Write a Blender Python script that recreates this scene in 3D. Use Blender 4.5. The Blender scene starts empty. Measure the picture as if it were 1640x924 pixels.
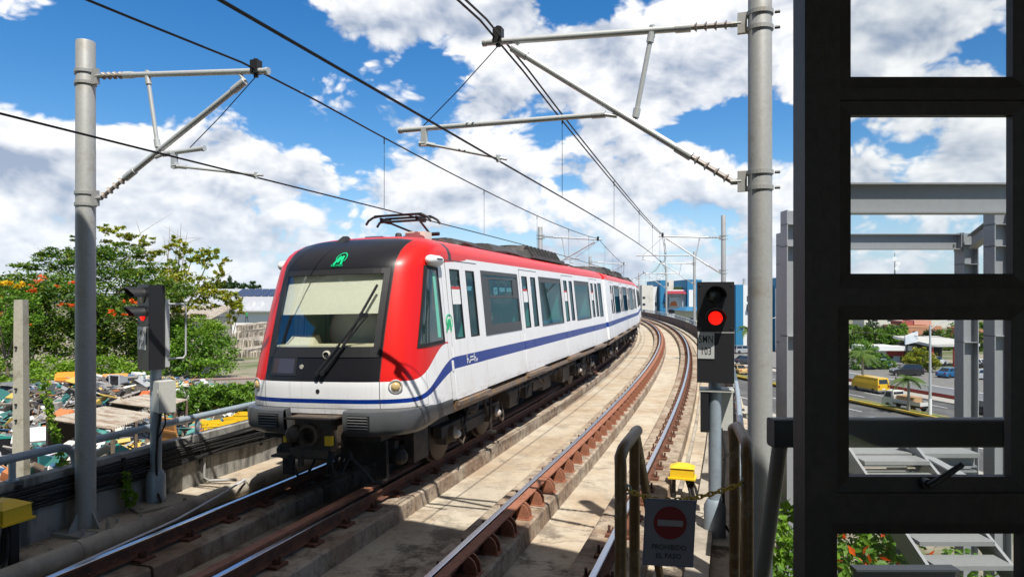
import bpy, bmesh, math, random
import numpy as np
from mathutils import Vector, Matrix
R = math.radians
random.seed(7)
scene = bpy.context.scene
COL = scene.collection

# ------------------------------------------------------------------ camera
cam = bpy.data.cameras.new("camera")
cam.lens = 24.0; cam.sensor_width = 36.0; cam.shift_y = 0.0079
cam.clip_start = 0.05; cam.clip_end = 6000
camo = bpy.data.objects.new("camera", cam); COL.objects.link(camo)
EYE = 2.67
camo.location = (0, 0, EYE); camo.rotation_euler = (R(90), 0, 0)
scene.camera = camo
scene.view_settings.view_transform = 'Standard'
scene.view_settings.look = 'None'
scene.view_settings.exposure = 0.38
scene.view_settings.gamma = 1.0
scene.cycles.max_bounces = 8
scene.cycles.transparent_max_bounces = 24
scene.cycles.use_denoising = True

# ------------------------------------------------------------------ node helper
class X:
    """a socket with arithmetic"""
    def __init__(s, t, v): s.t = t; s.v = v
    def _m(s, op, *a, clamp=False):
        n = s.t.nodes.new('ShaderNodeMath'); n.operation = op; n.use_clamp = clamp
        for i, q in enumerate((s,) + a):
            q = q.v if isinstance(q, X) else q
            if isinstance(q, (int, float)): n.inputs[i].default_value = q
            else: s.t.links.new(q, n.inputs[i])
        return X(s.t, n.outputs[0])
    def __add__(s, o): return s._m('ADD', o)
    __radd__ = __add__
    def __sub__(s, o): return s._m('SUBTRACT', o)
    def __rsub__(s, o): return X(s.t, o)._m('SUBTRACT', s)
    def __mul__(s, o): return s._m('MULTIPLY', o)
    __rmul__ = __mul__
    def __truediv__(s, o): return s._m('DIVIDE', o)
    def gt(s, o): return s._m('GREATER_THAN', o)
    def lt(s, o): return s._m('LESS_THAN', o)
    def mx(s, o): return s._m('MAXIMUM', o)
    def mn(s, o): return s._m('MINIMUM', o)
    def pw(s, o): return s._m('POWER', o)
    def ab(s): return s._m('ABSOLUTE')
    def ex(s): return s._m('EXPONENT')
    def cl(s): return s._m('ADD', 0.0, clamp=True)
    def ss(s, a, b, c=0.0, d=1.0, lin=False):
        n = s.t.nodes.new('ShaderNodeMapRange'); n.interpolation_type = 'LINEAR' if lin else 'SMOOTHSTEP'
        s.t.links.new(s.v, n.inputs[0])
        for i, q in enumerate((a, b, c, d)):
            q = q.v if isinstance(q, X) else q
            if isinstance(q, (int, float)): n.inputs[1 + i].default_value = q
            else: s.t.links.new(q, n.inputs[1 + i])
        return X(s.t, n.outputs[0])
def sep(t, vec):
    n = t.nodes.new('ShaderNodeSeparateXYZ'); t.links.new(vec, n.inputs[0])
    return [X(t, n.outputs[i]) for i in range(3)]
def comb(t, *a):
    n = t.nodes.new('ShaderNodeCombineXYZ')
    for i, q in enumerate(a):
        if isinstance(q, X): t.links.new(q.v, n.inputs[i])
        else: n.inputs[i].default_value = q
    return n.outputs[0]
def noise(t, vec, scale, detail=4, rough=0.55, dist=0.0, lac=2.0):
    n = t.nodes.new('ShaderNodeTexNoise')
    n.inputs['Scale'].default_value = scale; n.inputs['Detail'].default_value = detail
    n.inputs['Roughness'].default_value = rough; n.inputs['Distortion'].default_value = dist
    n.inputs['Lacunarity'].default_value = lac
    if vec is not None: t.links.new(vec, n.inputs['Vector'])
    return X(t, n.outputs[0])
def mixc(t, fac, a, b, mode='MIX'):
    n = t.nodes.new('ShaderNodeMix'); n.data_type = 'RGBA'; n.blend_type = mode
    for s_, q in ((0, fac), (6, a), (7, b)):
        q = q.v if isinstance(q, X) else q
        if isinstance(q, (int, float)): n.inputs[s_].default_value = q
        elif isinstance(q, tuple): n.inputs[s_].default_value = q if len(q) == 4 else q + (1,)
        else: t.links.new(q, n.inputs[s_])
    return n.outputs[2]

# ------------------------------------------------------------------ sun and sky
TO_SUN = Vector((0.194, -0.536, 1.0)).normalized()
sun = bpy.data.lights.new("sun", 'SUN'); sun.energy = 5.0; sun.angle = R(0.5); sun.color = (1.0, 0.955, 0.88)
suno = bpy.data.objects.new("sun", sun); COL.objects.link(suno)
suno.rotation_euler = TO_SUN.to_track_quat('Z', 'Y').to_euler(); suno.location = (0, -20, 40)
world = bpy.data.worlds.new("World"); scene.world = world; world.use_nodes = True
wt = world.node_tree; wt.nodes.clear()
wo = wt.nodes.new('ShaderNodeOutputWorld'); bg = wt.nodes.new('ShaderNodeBackground')
bg.inputs[1].default_value = 0.10
wt.links.new(bg.outputs[0], wo.inputs[0])
sky = wt.nodes.new('ShaderNodeTexSky'); sky.sky_type = 'NISHITA'; sky.sun_disc = False
sky.sun_elevation = math.asin(TO_SUN.z); sky.sun_rotation = math.atan2(TO_SUN.x, TO_SUN.y)
sky.air_density = 1.0; sky.dust_density = 0.35; sky.ozone_density = 2.5; sky.altitude = 0
tc = wt.nodes.new('ShaderNodeTexCoord')
D = tc.outputs['Generated']
dx, dy, dz = sep(wt, D)
hs = wt.nodes.new('ShaderNodeHueSaturation'); hs.inputs['Saturation'].default_value = 1.40
hs.inputs['Hue'].default_value = 0.503; hs.inputs['Value'].default_value = 1.12
wt.links.new(sky.outputs[0], hs.inputs['Color'])
# cumulus: heaps of noise in direction space, with broad banks given by azimuth and elevation
az = dx._m('ARCTAN2', dy)
hyp = (dx * dx + dy * dy).pw(0.5)
el = dz._m('ARCTAN2', hyp)
def ang(px, py):
    a = math.atan((px - 820) / 1093.3); e = math.atan((475 - py) / 1093.3 * math.cos(a))
    return a, e
BANKS = [  # px, py, rx, ry, weight: + cloud, - clear
    (250, 60, 230, 75, -.34), (90, 130, 130, 50, -.30), (420, 45, 75, 70, -.30), (30, 5, 70, 30, .34),(370,62,30,22,.30),
    (505, 215, 80, 38, -.25), (600, 235, 70, 45, -.12), (690, 105, 45, 38, -.30), (940, 12, 60, 18, -.42),
    (1150, 195, 105, 26, -.30), (880, 205, 50, 20, -.14), (1255, 215, 60, 35, -.22), (1445, 245, 60, 30, -.34), (1520,90,130,18,-.20),
    (740, 40, 170, 65, .20), (440, 140, 110, 60, .20), (420, 270, 150, 70, .18), (110, 275, 140, 70, .20),
    (850, 270, 110, 45, .15), (1010, 120, 150, 55, .20), (1150, 60, 120, 80, .16), (1480, 40, 160, 60, .22),
    (1550, 250, 75, 50, .34), (1390, 265, 60, 30, .25), (690, 315, 60, 30, .16), (1080,290,130,30,.12), (560, 325, 45, 22, -.16), (960, 300, 60, 26, -.10),
    (20,200,40,40,.2),(200,150,90,30,-.12),(760,385,120,18,-.10),
]
bias = None
for (px, py, rx, ry, w) in BANKS:
    a0, e0 = ang(px, py)
    sa, se = rx / 1093.3 * math.cos(a0) ** 2, ry / 1093.3 * math.cos(a0)
    u = (az - a0) * (1 / sa); v = (el - e0) * (1 / se)
    g = ((u * u + v * v) * -0.5).ex() * w
    bias = g if bias is None else bias + g
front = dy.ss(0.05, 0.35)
bias = bias * front - (1.0 - front) * 0.22 - dz.ss(0.42, 0.65) * 0.40  # clouds thinned out of view, behind and overhead, to lower the fill light
def cvec(off, k=1.5):
    return comb(wt, dx + off[0], dy + off[1], (dz + off[2]) * k)
def cloud_density(off):
    """heaped cumulus: a broad field, billows by rounded cells, fine fluff"""
    p = cvec(off)
    warp = wt.nodes.new('ShaderNodeTexNoise'); warp.inputs['Scale'].default_value = 9.0; warp.inputs['Detail'].default_value = 2
    wt.links.new(p, warp.inputs['Vector'])
    vm = wt.nodes.new('ShaderNodeVectorMath'); vm.operation = 'MULTIPLY_ADD'
    wt.links.new(warp.outputs[1], vm.inputs[0]); vm.inputs[1].default_value = (.07, .07, .07); wt.links.new(p, vm.inputs[2])
    big = noise(wt, vm.outputs[0], 7.2, 7, 0.56)
    vo = wt.nodes.new('ShaderNodeTexVoronoi'); vo.feature = 'F1'; vo.inputs['Scale'].default_value = 19
    vo.inputs['Detail'].default_value = 2.0; vo.inputs['Roughness'].default_value = 0.6; vo.inputs['Lacunarity'].default_value = 2.2
    vo.normalize = True
    wt.links.new(vm.outputs[0], vo.inputs['Vector'])
    puff = 0.42 - X(wt, vo.outputs[0])
    return big + puff * 0.58
d0 = cloud_density((0, 0, 0))
d1 = cloud_density((0.006, -0.008, 0.022))
def soft(off):
    return noise(wt, cvec(off), 9.0, 3.0, 0.5)
s0 = soft((0, 0, 0)); s1 = soft((0.012, -0.015, 0.040))
low = el.ss(0.02, 0.30, 0.05, 0.0)
dens = d0 + bias + low
cover = dens.ss(0.510, 0.625)
thick = dens.ss(0.60, 1.0)
lit = (s0 - s1) * 1.9 + (d0 - d1) * 2.6 + 0.60
shade = lit - thick * 0.22
ccol = mixc(wt, shade.ss(-0.15, 0.95, lin=True).cl(), (2.9, 3.5, 4.6), (8.7, 8.7, 8.7))
hz = el.ss(0.0, 0.20, 1.0, 0.0)
skyc = mixc(wt, hz * 0.62, hs.outputs[0], (3.6, 5.2, 7.4))
skyc = mixc(wt, dz.ss(.42, .72) * .85, skyc, (2.9, 2.8, 2.7))      # unseen veil overhead, added to take the blue out of the fill light
ccol2 = mixc(wt, hz * 0.42, ccol, (4.6, 5.5, 6.8))
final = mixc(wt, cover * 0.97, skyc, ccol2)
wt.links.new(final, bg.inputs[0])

# ------------------------------------------------------------------ materials
def newmat(name):
    m = bpy.data.materials.new(name); m.use_nodes = True
    t = m.node_tree; b = t.nodes['Principled BSDF']
    return m, t, b
def M(name, col, rough=0.6, metal=0.0, var=0.0, scale=3.0, col2=None, bump=0.0, bscale=40, spec=0.5, coat=0.0, amt=1.0, detail=6, lo=.42, hi=.62):
    """base colour with dirt of its own shape (col2) and small value variation"""
    m, t, b = newmat(name)
    b.inputs['Roughness'].default_value = rough; b.inputs['Metallic'].default_value = metal
    b.inputs['Specular IOR Level'].default_value = spec
    b.inputs['Coat Weight'].default_value = coat; b.inputs['Coat Roughness'].default_value = 0.06
    c = tuple(col) + (1,)
    b.inputs['Base Color'].default_value = c
    o = t.nodes.new('ShaderNodeTexCoord').outputs['Object']
    cur = c
    if col2 is not None:
        f = noise(t, o, scale, detail, 0.62).ss(lo, hi) * amt
        cur = mixc(t, f, c, tuple(col2))
    if var > 0:
        f2 = noise(t, o, scale * 5.3, 5, 0.65).ss(0.3, 0.7, 1 - var, 1 + var, lin=True)
        n = t.nodes.new('ShaderNodeMix'); n.data_type = 'RGBA'; n.blend_type = 'MULTIPLY'; n.inputs[0].default_value = 1
        if isinstance(cur, tuple): n.inputs[6].default_value = cur
        else: t.links.new(cur, n.inputs[6])
        t.links.new(comb(t, f2, f2, f2), n.inputs[7]); cur = n.outputs[2]
    if not isinstance(cur, tuple): t.links.new(cur, b.inputs['Base Color'])
    if bump > 0:
        bn = t.nodes.new('ShaderNodeBump'); bn.inputs['Strength'].default_value = bump; bn.inputs['Distance'].default_value = 0.02
        t.links.new(noise(t, o, bscale, 5, 0.6).v, bn.inputs['Height']); t.links.new(bn.outputs[0], b.inputs['Normal'])
    return m
def glass(name, tint=(.55, .72, .72), dark=0.35, rough=0.02, refl=(.95, 1, 1)):
    m, t, b = newmat(name); t.nodes.remove(b)
    out = t.nodes['Material Output']
    tr = t.nodes.new('ShaderNodeBsdfTransparent'); tr.inputs[0].default_value = tint + (1,)
    gl = t.nodes.new('ShaderNodeBsdfGlossy'); gl.inputs['Roughness'].default_value = rough; gl.inputs['Color'].default_value = refl + (1,)
    g = t.nodes.new('ShaderNodeNewGeometry'); dp = t.nodes.new('ShaderNodeVectorMath'); dp.operation = 'DOT_PRODUCT'
    t.links.new(g.outputs['Normal'], dp.inputs[0]); t.links.new(g.outputs['Incoming'], dp.inputs[1])
    f = ((1.0 - X(t, dp.outputs['Value']).ab()).cl().pw(5.0) * 0.95 + 0.045 + dark * 0.05).cl()
    mx = t.nodes.new('ShaderNodeMixShader'); t.links.new(f.v, mx.inputs[0])
    t.links.new(tr.outputs[0], mx.inputs[1]); t.links.new(gl.outputs[0], mx.inputs[2]); t.links.new(mx.outputs[0], out.inputs[0])
    return m
def leafmat(name, c1, c2, c3=None, scale=0.5):
    m, t, b = newmat(name)
    o = t.nodes.new('ShaderNodeTexCoord').outputs['Object']
    g = t.nodes.new('ShaderNodeNewGeometry')
    rnd = X(t, g.outputs['Random Per Island'])
    f = (noise(t, o, scale, 3, 0.6).ss(0.35, 0.65) * 0.6 + rnd * 0.5).cl()
    c = mixc(t, f, tuple(c1), tuple(c2))
    if c3 is not None: c = mixc(t, rnd.gt(0.86), c, tuple(c3))
    t.links.new(c, b.inputs['Base Color']); b.inputs['Roughness'].default_value = 0.5
    b.inputs['Specular IOR Level'].default_value = 0.35
    tl = t.nodes.new('ShaderNodeBsdfTranslucent'); t.links.new(c, tl.inputs[0])
    mx = t.nodes.new('ShaderNodeMixShader'); mx.inputs[0].default_value = 0.38
    t.links.new(b.outputs[0], mx.inputs[1]); t.links.new(tl.outputs[0], mx.inputs[2])
    t.links.new(mx.outputs[0], t.nodes['Material Output'].inputs[0])
    return m
def scrapmat(name, cols):
    m, t, b = newmat(name)
    g = t.nodes.new('ShaderNodeNewGeometry')
    r = t.nodes.new('ShaderNodeValToRGB'); r.color_ramp.interpolation = 'CONSTANT'
    e = r.color_ramp.elements
    while len(e) < len(cols): e.new(0.5)
    for i, c in enumerate(cols):
        e[i].position = i / len(cols); e[i].color = tuple(c) + (1,)
    t.links.new(g.outputs['Random Per Island'], r.inputs[0]); t.links.new(r.outputs[0], b.inputs['Base Color'])
    b.inputs['Roughness'].default_value = 0.6
    return m
def lampmat(name, col, e):
    m, t, b = newmat(name)
    b.inputs['Base Color'].default_value = tuple(col) + (1,); b.inputs['Emission Color'].default_value = tuple(col) + (1,)
    b.inputs['Emission Strength'].default_value = e
    return m

CON = M('concrete', (.37, .33, .27), .9, var=.20, scale=.9, col2=(.20, .17, .135), bump=.35, bscale=30, lo=.45, hi=.7)
CONG = M('grey concrete', (.27, .265, .25), .9, var=.18, scale=1.3, col2=(.09, .09, .085), bump=.3, bscale=25, lo=.45, hi=.66)
GALV = M('galvanised steel', (.37, .375, .365), .55, .2, var=.08, scale=5, col2=(.31, .29, .25), lo=.5, hi=.75)
GALVB = M('light tube steel', (.56, .58, .58), .4, .35, var=.06, scale=6)
CERAM = M('insulator', (.30, .26, .23), .35)
DARKM = M('dark steel', (.03, .03, .032), .5, .4)
WIREM = M('wire', (.015, .016, .02), .5, .3)
RUST = M('rust', (.155, .060, .032), .85, .1, var=.25, scale=6, col2=(.09, .040, .026), bump=.3, bscale=60)
RUSTL = M('guard rail rust', (.30, .120, .068), .75, .0, var=.18, scale=5, col2=(.20, .075, .036), lo=.45, hi=.7)
STEEL = M('rail head', (.62, .62, .66), .22, 1.0, var=.06, scale=9)
BLK = M('black plastic', (.018, .018, .02), .45)
BLKG = M('black gloss', (.012, .012, .015), .18)
RUB = M('rubber', (.012, .012, .012), .7)
SIGB = M('signal black', (.015, .0155, .018), .45)
YEL = M('yellow paint', (.78, .50, .015), .5, var=.06, scale=6, col2=(.5, .30, .02), lo=.58, hi=.75)
WHT = M('white paint', (.80, .80, .79), .35)
BLUG = M('blue grey tube', (.30, .36, .41), .4, .2, var=.08, scale=4, col2=(.22, .25, .28), lo=.5, hi=.75)
GRYP = M('grey paint', (.37, .38, .385), .5, var=.05, scale=2)
BOXG = M('grey cabinet', (.50, .50, .46), .5, var=.05, scale=4)
ASPH = M('asphalt', (.115, .115, .115), .9, var=.18, scale=.25, col2=(.075, .075, .077))

# ------------------------------------------------------------------ mesh builder
def Mw(o):
    m = o.matrix_basis.copy(); p = o.parent
    while p is not None:
        m = p.matrix_basis @ m; p = p.parent
    return m
class MB:
    def __init__(s): s.v = []; s.f = []; s.mi = []
    def add(s, vs, fs, m=0):
        k = len(s.v); s.v += [tuple(v) for v in vs]
        for f in fs: s.f.append(tuple(i + k for i in f)); s.mi.append(m)
        return s
    def hexa(s, p, m=0):   # 4 bottom (ccw), 4 top
        return s.add(p, [(3, 2, 1, 0), (4, 5, 6, 7), (0, 1, 5, 4), (1, 2, 6, 5), (2, 3, 7, 6), (3, 0, 4, 7)], m)
    def box(s, c, d, rot=None, m=0):
        x, y, z = (q / 2 for q in d)
        ps = [(-x, -y, -z), (x, -y, -z), (x, y, -z), (-x, y, -z), (-x, -y, z), (x, -y, z), (x, y, z), (-x, y, z)]
        c = Vector(c)
        if rot is not None: ps = [rot @ Vector(p) for p in ps]
        return s.hexa([c + Vector(p) for p in ps], m)
    def bbox(s, a, b, m=0):
        return s.box([(i + j) / 2 for i, j in zip(a, b)], [abs(j - i) for i, j in zip(a, b)], None, m)
    def tube(s, a, b, r0, r1=None, n=10, m=0, caps=True):
        a = Vector(a); b = Vector(b); r1 = r0 if r1 is None else r1
        d = (b - a).normalized(); q = d.to_track_quat('Z', 'Y').to_matrix()
        vs = []
        for c, r in ((a, r0), (b, r1)):
            for i in range(n):
                t = 2 * math.pi * i / n; vs.append(c + q @ Vector((r * math.cos(t), r * math.sin(t), 0)))
        fs = [(i, (i + 1) % n, n + (i + 1) % n, n + i) for i in range(n)]
        if caps: fs += [tuple(range(n - 1, -1, -1)), tuple(range(n, 2 * n))]
        return s.add(vs, fs, m)
    def path(s, pts, r, n=8, m=0, caps=True):
        pts = [Vector(p) for p in pts]; N = len(pts)
        rs = r if isinstance(r, (list, tuple)) else [r] * N
        vs = []; up = None
        for i, p in enumerate(pts):
            d = (pts[min(i + 1, N - 1)] - pts[max(i - 1, 0)]).normalized()
            if up is None:
                up = Vector((0, 0, 1)) if abs(d.z) < .9 else Vector((1, 0, 0))
            x = d.cross(up).normalized(); y = x.cross(d).normalized(); up = y
            for k in range(n):
                t = 2 * math.pi * k / n; vs.append(p + x * rs[i] * math.cos(t) + y * rs[i] * math.sin(t))
        fs = [(i * n + k, i * n + (k + 1) % n, (i + 1) * n + (k + 1) % n, (i + 1) * n + k) for i in range(N - 1) for k in range(n)]
        if caps: fs += [tuple(range(n - 1, -1, -1)), tuple((N - 1) * n + k for k in range(n))]
        return s.add(vs, fs, m)
    def lathe(s, prof, o, ax=(0, 0, 1), n=16, m=0):
        o = Vector(o); q = Vector(ax).to_track_quat('Z', 'Y').to_matrix(); vs = []
        for r, z in prof:
            for k in range(n):
                t = 2 * math.pi * k / n; vs.append(o + q @ Vector((r * math.cos(t), r * math.sin(t), z)))
        N = len(prof)
        fs = [(i * n + k, i * n + (k + 1) % n, (i + 1) * n + (k + 1) % n, (i + 1) * n + k) for i in range(N - 1) for k in range(n)]
        fs += [tuple(range(n - 1, -1, -1)), tuple((N - 1) * n + k for k in range(n))]
        return s.add(vs, fs, m)
    def ball(s, c, r, n=10, m=0):
        rr = r if isinstance(r, (tuple, list)) else (r, r, r); c = Vector(c); vs = []; h = n // 2
        for i in range(h + 1):
            a = math.pi * i / h - math.pi / 2
            for k in range(n):
                t = 2 * math.pi * k / n
                vs.append(c + Vector((rr[0] * math.cos(a) * math.cos(t), rr[1] * math.cos(a) * math.sin(t), rr[2] * math.sin(a))))
        return s.add(vs, [(i * n + k, i * n + (k + 1) % n, (i + 1) * n + (k + 1) % n, (i + 1) * n + k) for i in range(h) for k in range(n)], m)
    def prism(s, poly, fn, t0, t1, m=0):   # poly 2d, fn(a,b,t)->3d
        n = len(poly); vs = [fn(a, b, t0) for a, b in poly] + [fn(a, b, t1) for a, b in poly]
        fs = [tuple(range(n - 1, -1, -1)), tuple(range(n, 2 * n))] + [(i, (i + 1) % n, n + (i + 1) % n, n + i) for i in range(n)]
        return s.add(vs, fs, m)
    def build(s, name, mats, parent=None, local=False, smooth=None, loc=None):
        me = bpy.data.meshes.new(name); me.from_pydata(s.v, [], s.f); me.update()
        mats = mats if isinstance(mats, (list, tuple)) else [mats]
        for q in mats: me.materials.append(q)
        if len(mats) > 1: me.polygons.foreach_set('material_index', s.mi)
        bm = bmesh.new(); bm.from_mesh(me); bmesh.ops.remove_doubles(bm, verts=bm.verts, dist=1e-5) if smooth else None
        bmesh.ops.recalc_face_normals(bm, faces=bm.faces); bm.to_mesh(me); bm.free()
        if smooth:
            me.polygons.foreach_set('use_smooth', [True] * len(me.polygons)); me.set_sharp_from_angle(angle=R(smooth))
        o = bpy.data.objects.new(name, me); COL.objects.link(o)
        if parent is not None:
            o.parent = parent
            if not local: me.transform(Mw(parent).inverted())
        elif loc is not None:
            o.location = loc; me.transform(Matrix.Translation(-Vector(loc)))
        return o
def tag(o, label=None, cat=None, group=None, kind=None):
    if label: o['label'] = label
    if cat: o['category'] = cat
    if group: o['group'] = group
    if kind: o['kind'] = kind
    return o
def thing(name, label, cat, loc, rz=0, group=None):
    o = bpy.data.objects.new(name, None); COL.objects.link(o); o.empty_display_size = .2
    o.location = loc; o.rotation_euler = (0, 0, rz)
    return tag(o, label, cat, group)
def struct(o): o['kind'] = 'structure'; return o
def copy_tree(o, parent=None):
    c = o.copy(); COL.objects.link(c)
    if parent is not None: c.parent = parent
    for ch in o.children: copy_tree(ch, c)
    return c
def text(name, body, size, mat, parent, mw, extrude=.002, sx=1.0, sp=1.0):
    """raised lettering; mw places it in the world: x along the line, y up, z out of the sign"""
    cu = bpy.data.curves.new(name, 'FONT'); cu.body = body; cu.size = size; cu.extrude = extrude
    cu.align_x = 'CENTER'; cu.align_y = 'CENTER'; cu.resolution_u = 3; cu.offset = size * .008; cu.space_character = sp
    tmp = bpy.data.objects.new(name, cu); me = bpy.data.meshes.new_from_object(tmp); bpy.data.objects.remove(tmp)
    me.transform(Matrix.Diagonal((sx, 1, 1, 1)))
    me.materials.clear(); me.materials.append(mat)
    o = bpy.data.objects.new(name, me); COL.objects.link(o); o.parent = parent
    me.transform(Mw(parent).inverted() @ mw) if parent else me.transform(mw)
    return o
def frame(o, x, y, z):
    m = Matrix.Identity(4)
    for i, v in enumerate((x, y, z)):
        v = Vector(v).normalized()
        for k in range(3): m[k][i] = v[k]
    for k in range(3): m[k][3] = o[k]
    return m

# ------------------------------------------------------------------ the track's line
H0 = R(18.0); P0 = Vector((-2.07, 11.29)); S0 = 1.0; RAD = 325.0
def T(s, o, z=None):
    d = Vector((math.sin(H0), math.cos(H0))); r = Vector((d.y, -d.x))
    if s <= S0: p = P0 + d * s + r * o
    else:
        f = (s - S0) / RAD; c, k = math.cos(f), math.sin(f)
        rr = Vector((r.x * c - r.y * k, r.x * k + r.y * c))
        p = P0 + d * S0 - r * RAD + rr * (RAD + o)
    return Vector((p.x, p.y)) if z is None else Vector((p.x, p.y, z))
def heading(s):   # clockwise from +y
    return H0 - max(0, s - S0) / RAD
def inv(x, y):
    d = Vector((math.sin(H0), math.cos(H0))); r = Vector((d.y, -d.x)); q = Vector((x, y)) - P0
    s = q.dot(d); o = q.dot(r)
    if s <= S0: return s, o
    C = P0 + d * S0 - r * RAD; w = Vector((x, y)) - C
    return S0 + RAD * math.atan2(w.dot(d), w.dot(r)), w.length - RAD
def srange(a, b, ds=1.0, grow=True):
    out = [a]
    while out[-1] < b:
        s = out[-1]; out.append(min(b, s + (ds if s < 30 else ds * 2.2)))
    return out
def sweep(mb, prof, ss, closed=True, mats=None, caps=True):
    n = len(prof); k = len(mb.v); N = len(ss)
    for s in ss:
        for (o, z) in prof: mb.v.append(tuple(T(s, o, z)))
    for i in range(N - 1):
        for j in range(n if closed else n - 1):
            a = k + i * n + j; b = k + i * n + (j + 1) % n
            mb.f.append((a, b, b + n, a + n)); mb.mi.append(mats[j] if mats else 0)
    if closed and caps:
        mb.f.append(tuple(k + j for j in range(n))); mb.mi.append(0)
        mb.f.append(tuple(k + (N - 1) * n + j for j in range(n - 1, -1, -1))); mb.mi.append(0)
    return mb
def circ(o, z, r, n=10): return [(o + r * math.cos(2 * math.pi * i / n), z + r * math.sin(2 * math.pi * i / n)) for i in range(n)]
def at(px, py, y):
    return Vector(((px - 820) / 1093.3 * y, y, EYE - (py - 475) * y / 1093.3))
TR2 = 3.42      # centre of the second track
ZD, ZP = -0.42, -0.19
# ------------------------------------------------------------------ ground
def ground_z(x, y):
    yy = max(-40, min(y, 140)); s, o = inv(x, yy)
    if x < -60: o = -30
    left = -2.8 if y < 45 else (-2.8 - .8 * min(1, (y - 45) / 40))
    t = min(1, max(0, (o + 3.5) / 11)); t = t * t * (3 - 2 * t)
    return left * (1 - t) - 9.5 * t
gm, gt, gb = newmat('ground')
go = gt.nodes.new('ShaderNodeTexCoord').outputs['Object']
gf = noise(gt, go, .12, 6, .6).ss(.42, .58); gf2 = noise(gt, go, 1.5, 5, .6).ss(.35, .7)
gc = mixc(gt, gf, (.30, .26, .20), (.09, .12, .035)); gc = mixc(gt, gf2 * .5, gc, (.14, .12, .09))
gt.links.new(gc, gb.inputs['Base Color']); gb.inputs['Roughness'].default_value = .95
xs = sorted(set([-4000, -2000, -1000, -500, -300, -200, -150, -120, -100, -80, -60] + list(range(-50, 61, 2)) + [70, 90, 120, 160, 250, 400, 800, 2000, 4000]))
ys = sorted(set([-300, -100, -50] + list(range(-30, 150, 4)) + [160, 200, 260, 400, 700, 1500, 3000, 5500]))
mb = MB()
vs = [(x, y, ground_z(x, y)) for y in ys for x in xs]; n = len(xs)
mb.add(vs, [(j * n + i, j * n + i + 1, (j + 1) * n + i + 1, (j + 1) * n + i) for j in range(len(ys) - 1) for i in range(n - 1)])
struct(mb.build('ground', gm, smooth=60))

# ------------------------------------------------------------------ viaduct deck and rail plinths
SS = srange(-14, 170, 1.0)
dm, dt, db = newmat('deck concrete')
do = dt.nodes.new('ShaderNodeTexCoord').outputs['Object']
n1 = noise(dt, do, .55, 8, .66).ss(.40, .66); n2 = noise(dt, do, 3.2, 8, .7).ss(.46, .72); n3 = noise(dt, do, 14, 6, .7).ss(.3, .75)
dc = mixc(dt, n1, (.485, .425, .33), (.39, .29, .19)); dc = mixc(dt, n2 * .65, dc, (.20, .155, .115)); sx_ = noise(dt, do, .9, 5, .6).ss(.30, .70)
crk = dt.nodes.new('ShaderNodeTexVoronoi'); crk.feature = 'DISTANCE_TO_EDGE'; crk.inputs['Scale'].default_value = .55
wv = dt.nodes.new('ShaderNodeVectorMath'); wv.operation = 'MULTIPLY_ADD'; nw = dt.nodes.new('ShaderNodeTexNoise'); nw.inputs['Scale'].default_value = 2.5; nw.inputs['Detail'].default_value = 5; dt.links.new(do, nw.inputs['Vector'])
dt.links.new(nw.outputs[1], wv.inputs[0]); wv.inputs[1].default_value = (.5, .5, .5); dt.links.new(do, wv.inputs[2]); dt.links.new(wv.outputs[0], crk.inputs['Vector'])
dc = mixc(dt, X(dt, crk.outputs[0]).ss(.004, .014, .55, 0.0) * sx_, dc, (.10, .08, .06))
dc = mixc(dt, n3 * .28, dc, (.55, .49, .40))
n4 = noise(dt, do, 1.5, 9, .74).ss(.47, .60); gx, gy, gz = sep(dt, do)
dc = mixc(dt, n4 * (gy.ss(7.5, 11.0, .92, .14)), dc, (.070, .052, .038))     # oil and brake dust where trains stand at the platform
dt.links.new(dc, db.inputs['Base Color']); db.inputs['Roughness'].default_value = .92
bn = dt.nodes.new('ShaderNodeBump'); bn.inputs['Strength'].default_value = .4; bn.inputs['Distance'].default_value = .02
dt.links.new((n3 + n2 * .5).v, bn.inputs['Height']); dt.links.new(bn.outputs[0], db.inputs['Normal'])
struct(sweep(MB(), [(-3.25, ZD), (5.85, ZD), (5.85, -1.1), (4.2, -2.4), (-1.6, -2.4), (-3.25, -1.1)], SS).build('viaduct_deck', dm))
RO = [-.75, .75, TR2 - .75, TR2 + .75]
pm, pt, pb = newmat('plinth concrete')
po = pt.nodes.new('ShaderNodeTexCoord').outputs['Object']
q1 = noise(pt, po, 1.1, 7, .65).ss(.4, .65); q2 = noise(pt, po, 6, 7, .7).ss(.45, .7)
vm_ = pt.nodes.new('ShaderNodeVectorMath'); vm_.operation = 'MULTIPLY'; pt.links.new(po, vm_.inputs[0]); vm_.inputs[1].default_value = (5, 5, .6)
q3 = noise(pt, vm_.outputs[0], 1.5, 4, .6).ss(.52, .70)
pc = mixc(pt, q1, (.40, .33, .25), (.24, .16, .105)); pc = mixc(pt, q2 * .75, pc, (.10, .07, .05)); pc = mixc(pt, q3 * .6, pc, (.13, .10, .075))
pt.links.new(pc, pb.inputs['Base Color']); pb.inputs['Roughness'].default_value = .9
bn = pt.nodes.new('ShaderNodeBump'); bn.inputs['Strength'].default_value = .5; bn.inputs['Distance'].default_value = .03
pt.links.new(q2.v, bn.inputs['Height']); pt.links.new(bn.outputs[0], pb.inputs['Normal'])
for ro in RO:
    mb = MB(); s = -14.0                       # cast in lengths with open joints
    while s < 150:
        e = s + (3.2 if s < 60 else 20)
        sweep(mb, [(ro - .38, ZD + .001), (ro - .37, ZP - .02), (ro - .34, ZP), (ro + .32, ZP), (ro + .35, ZP - .02), (ro + .36, ZD + .001)], [s + .02, (s + e) / 2, e - .02])
        s = e
    struct(mb.build('track_plinth', pm))
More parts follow.
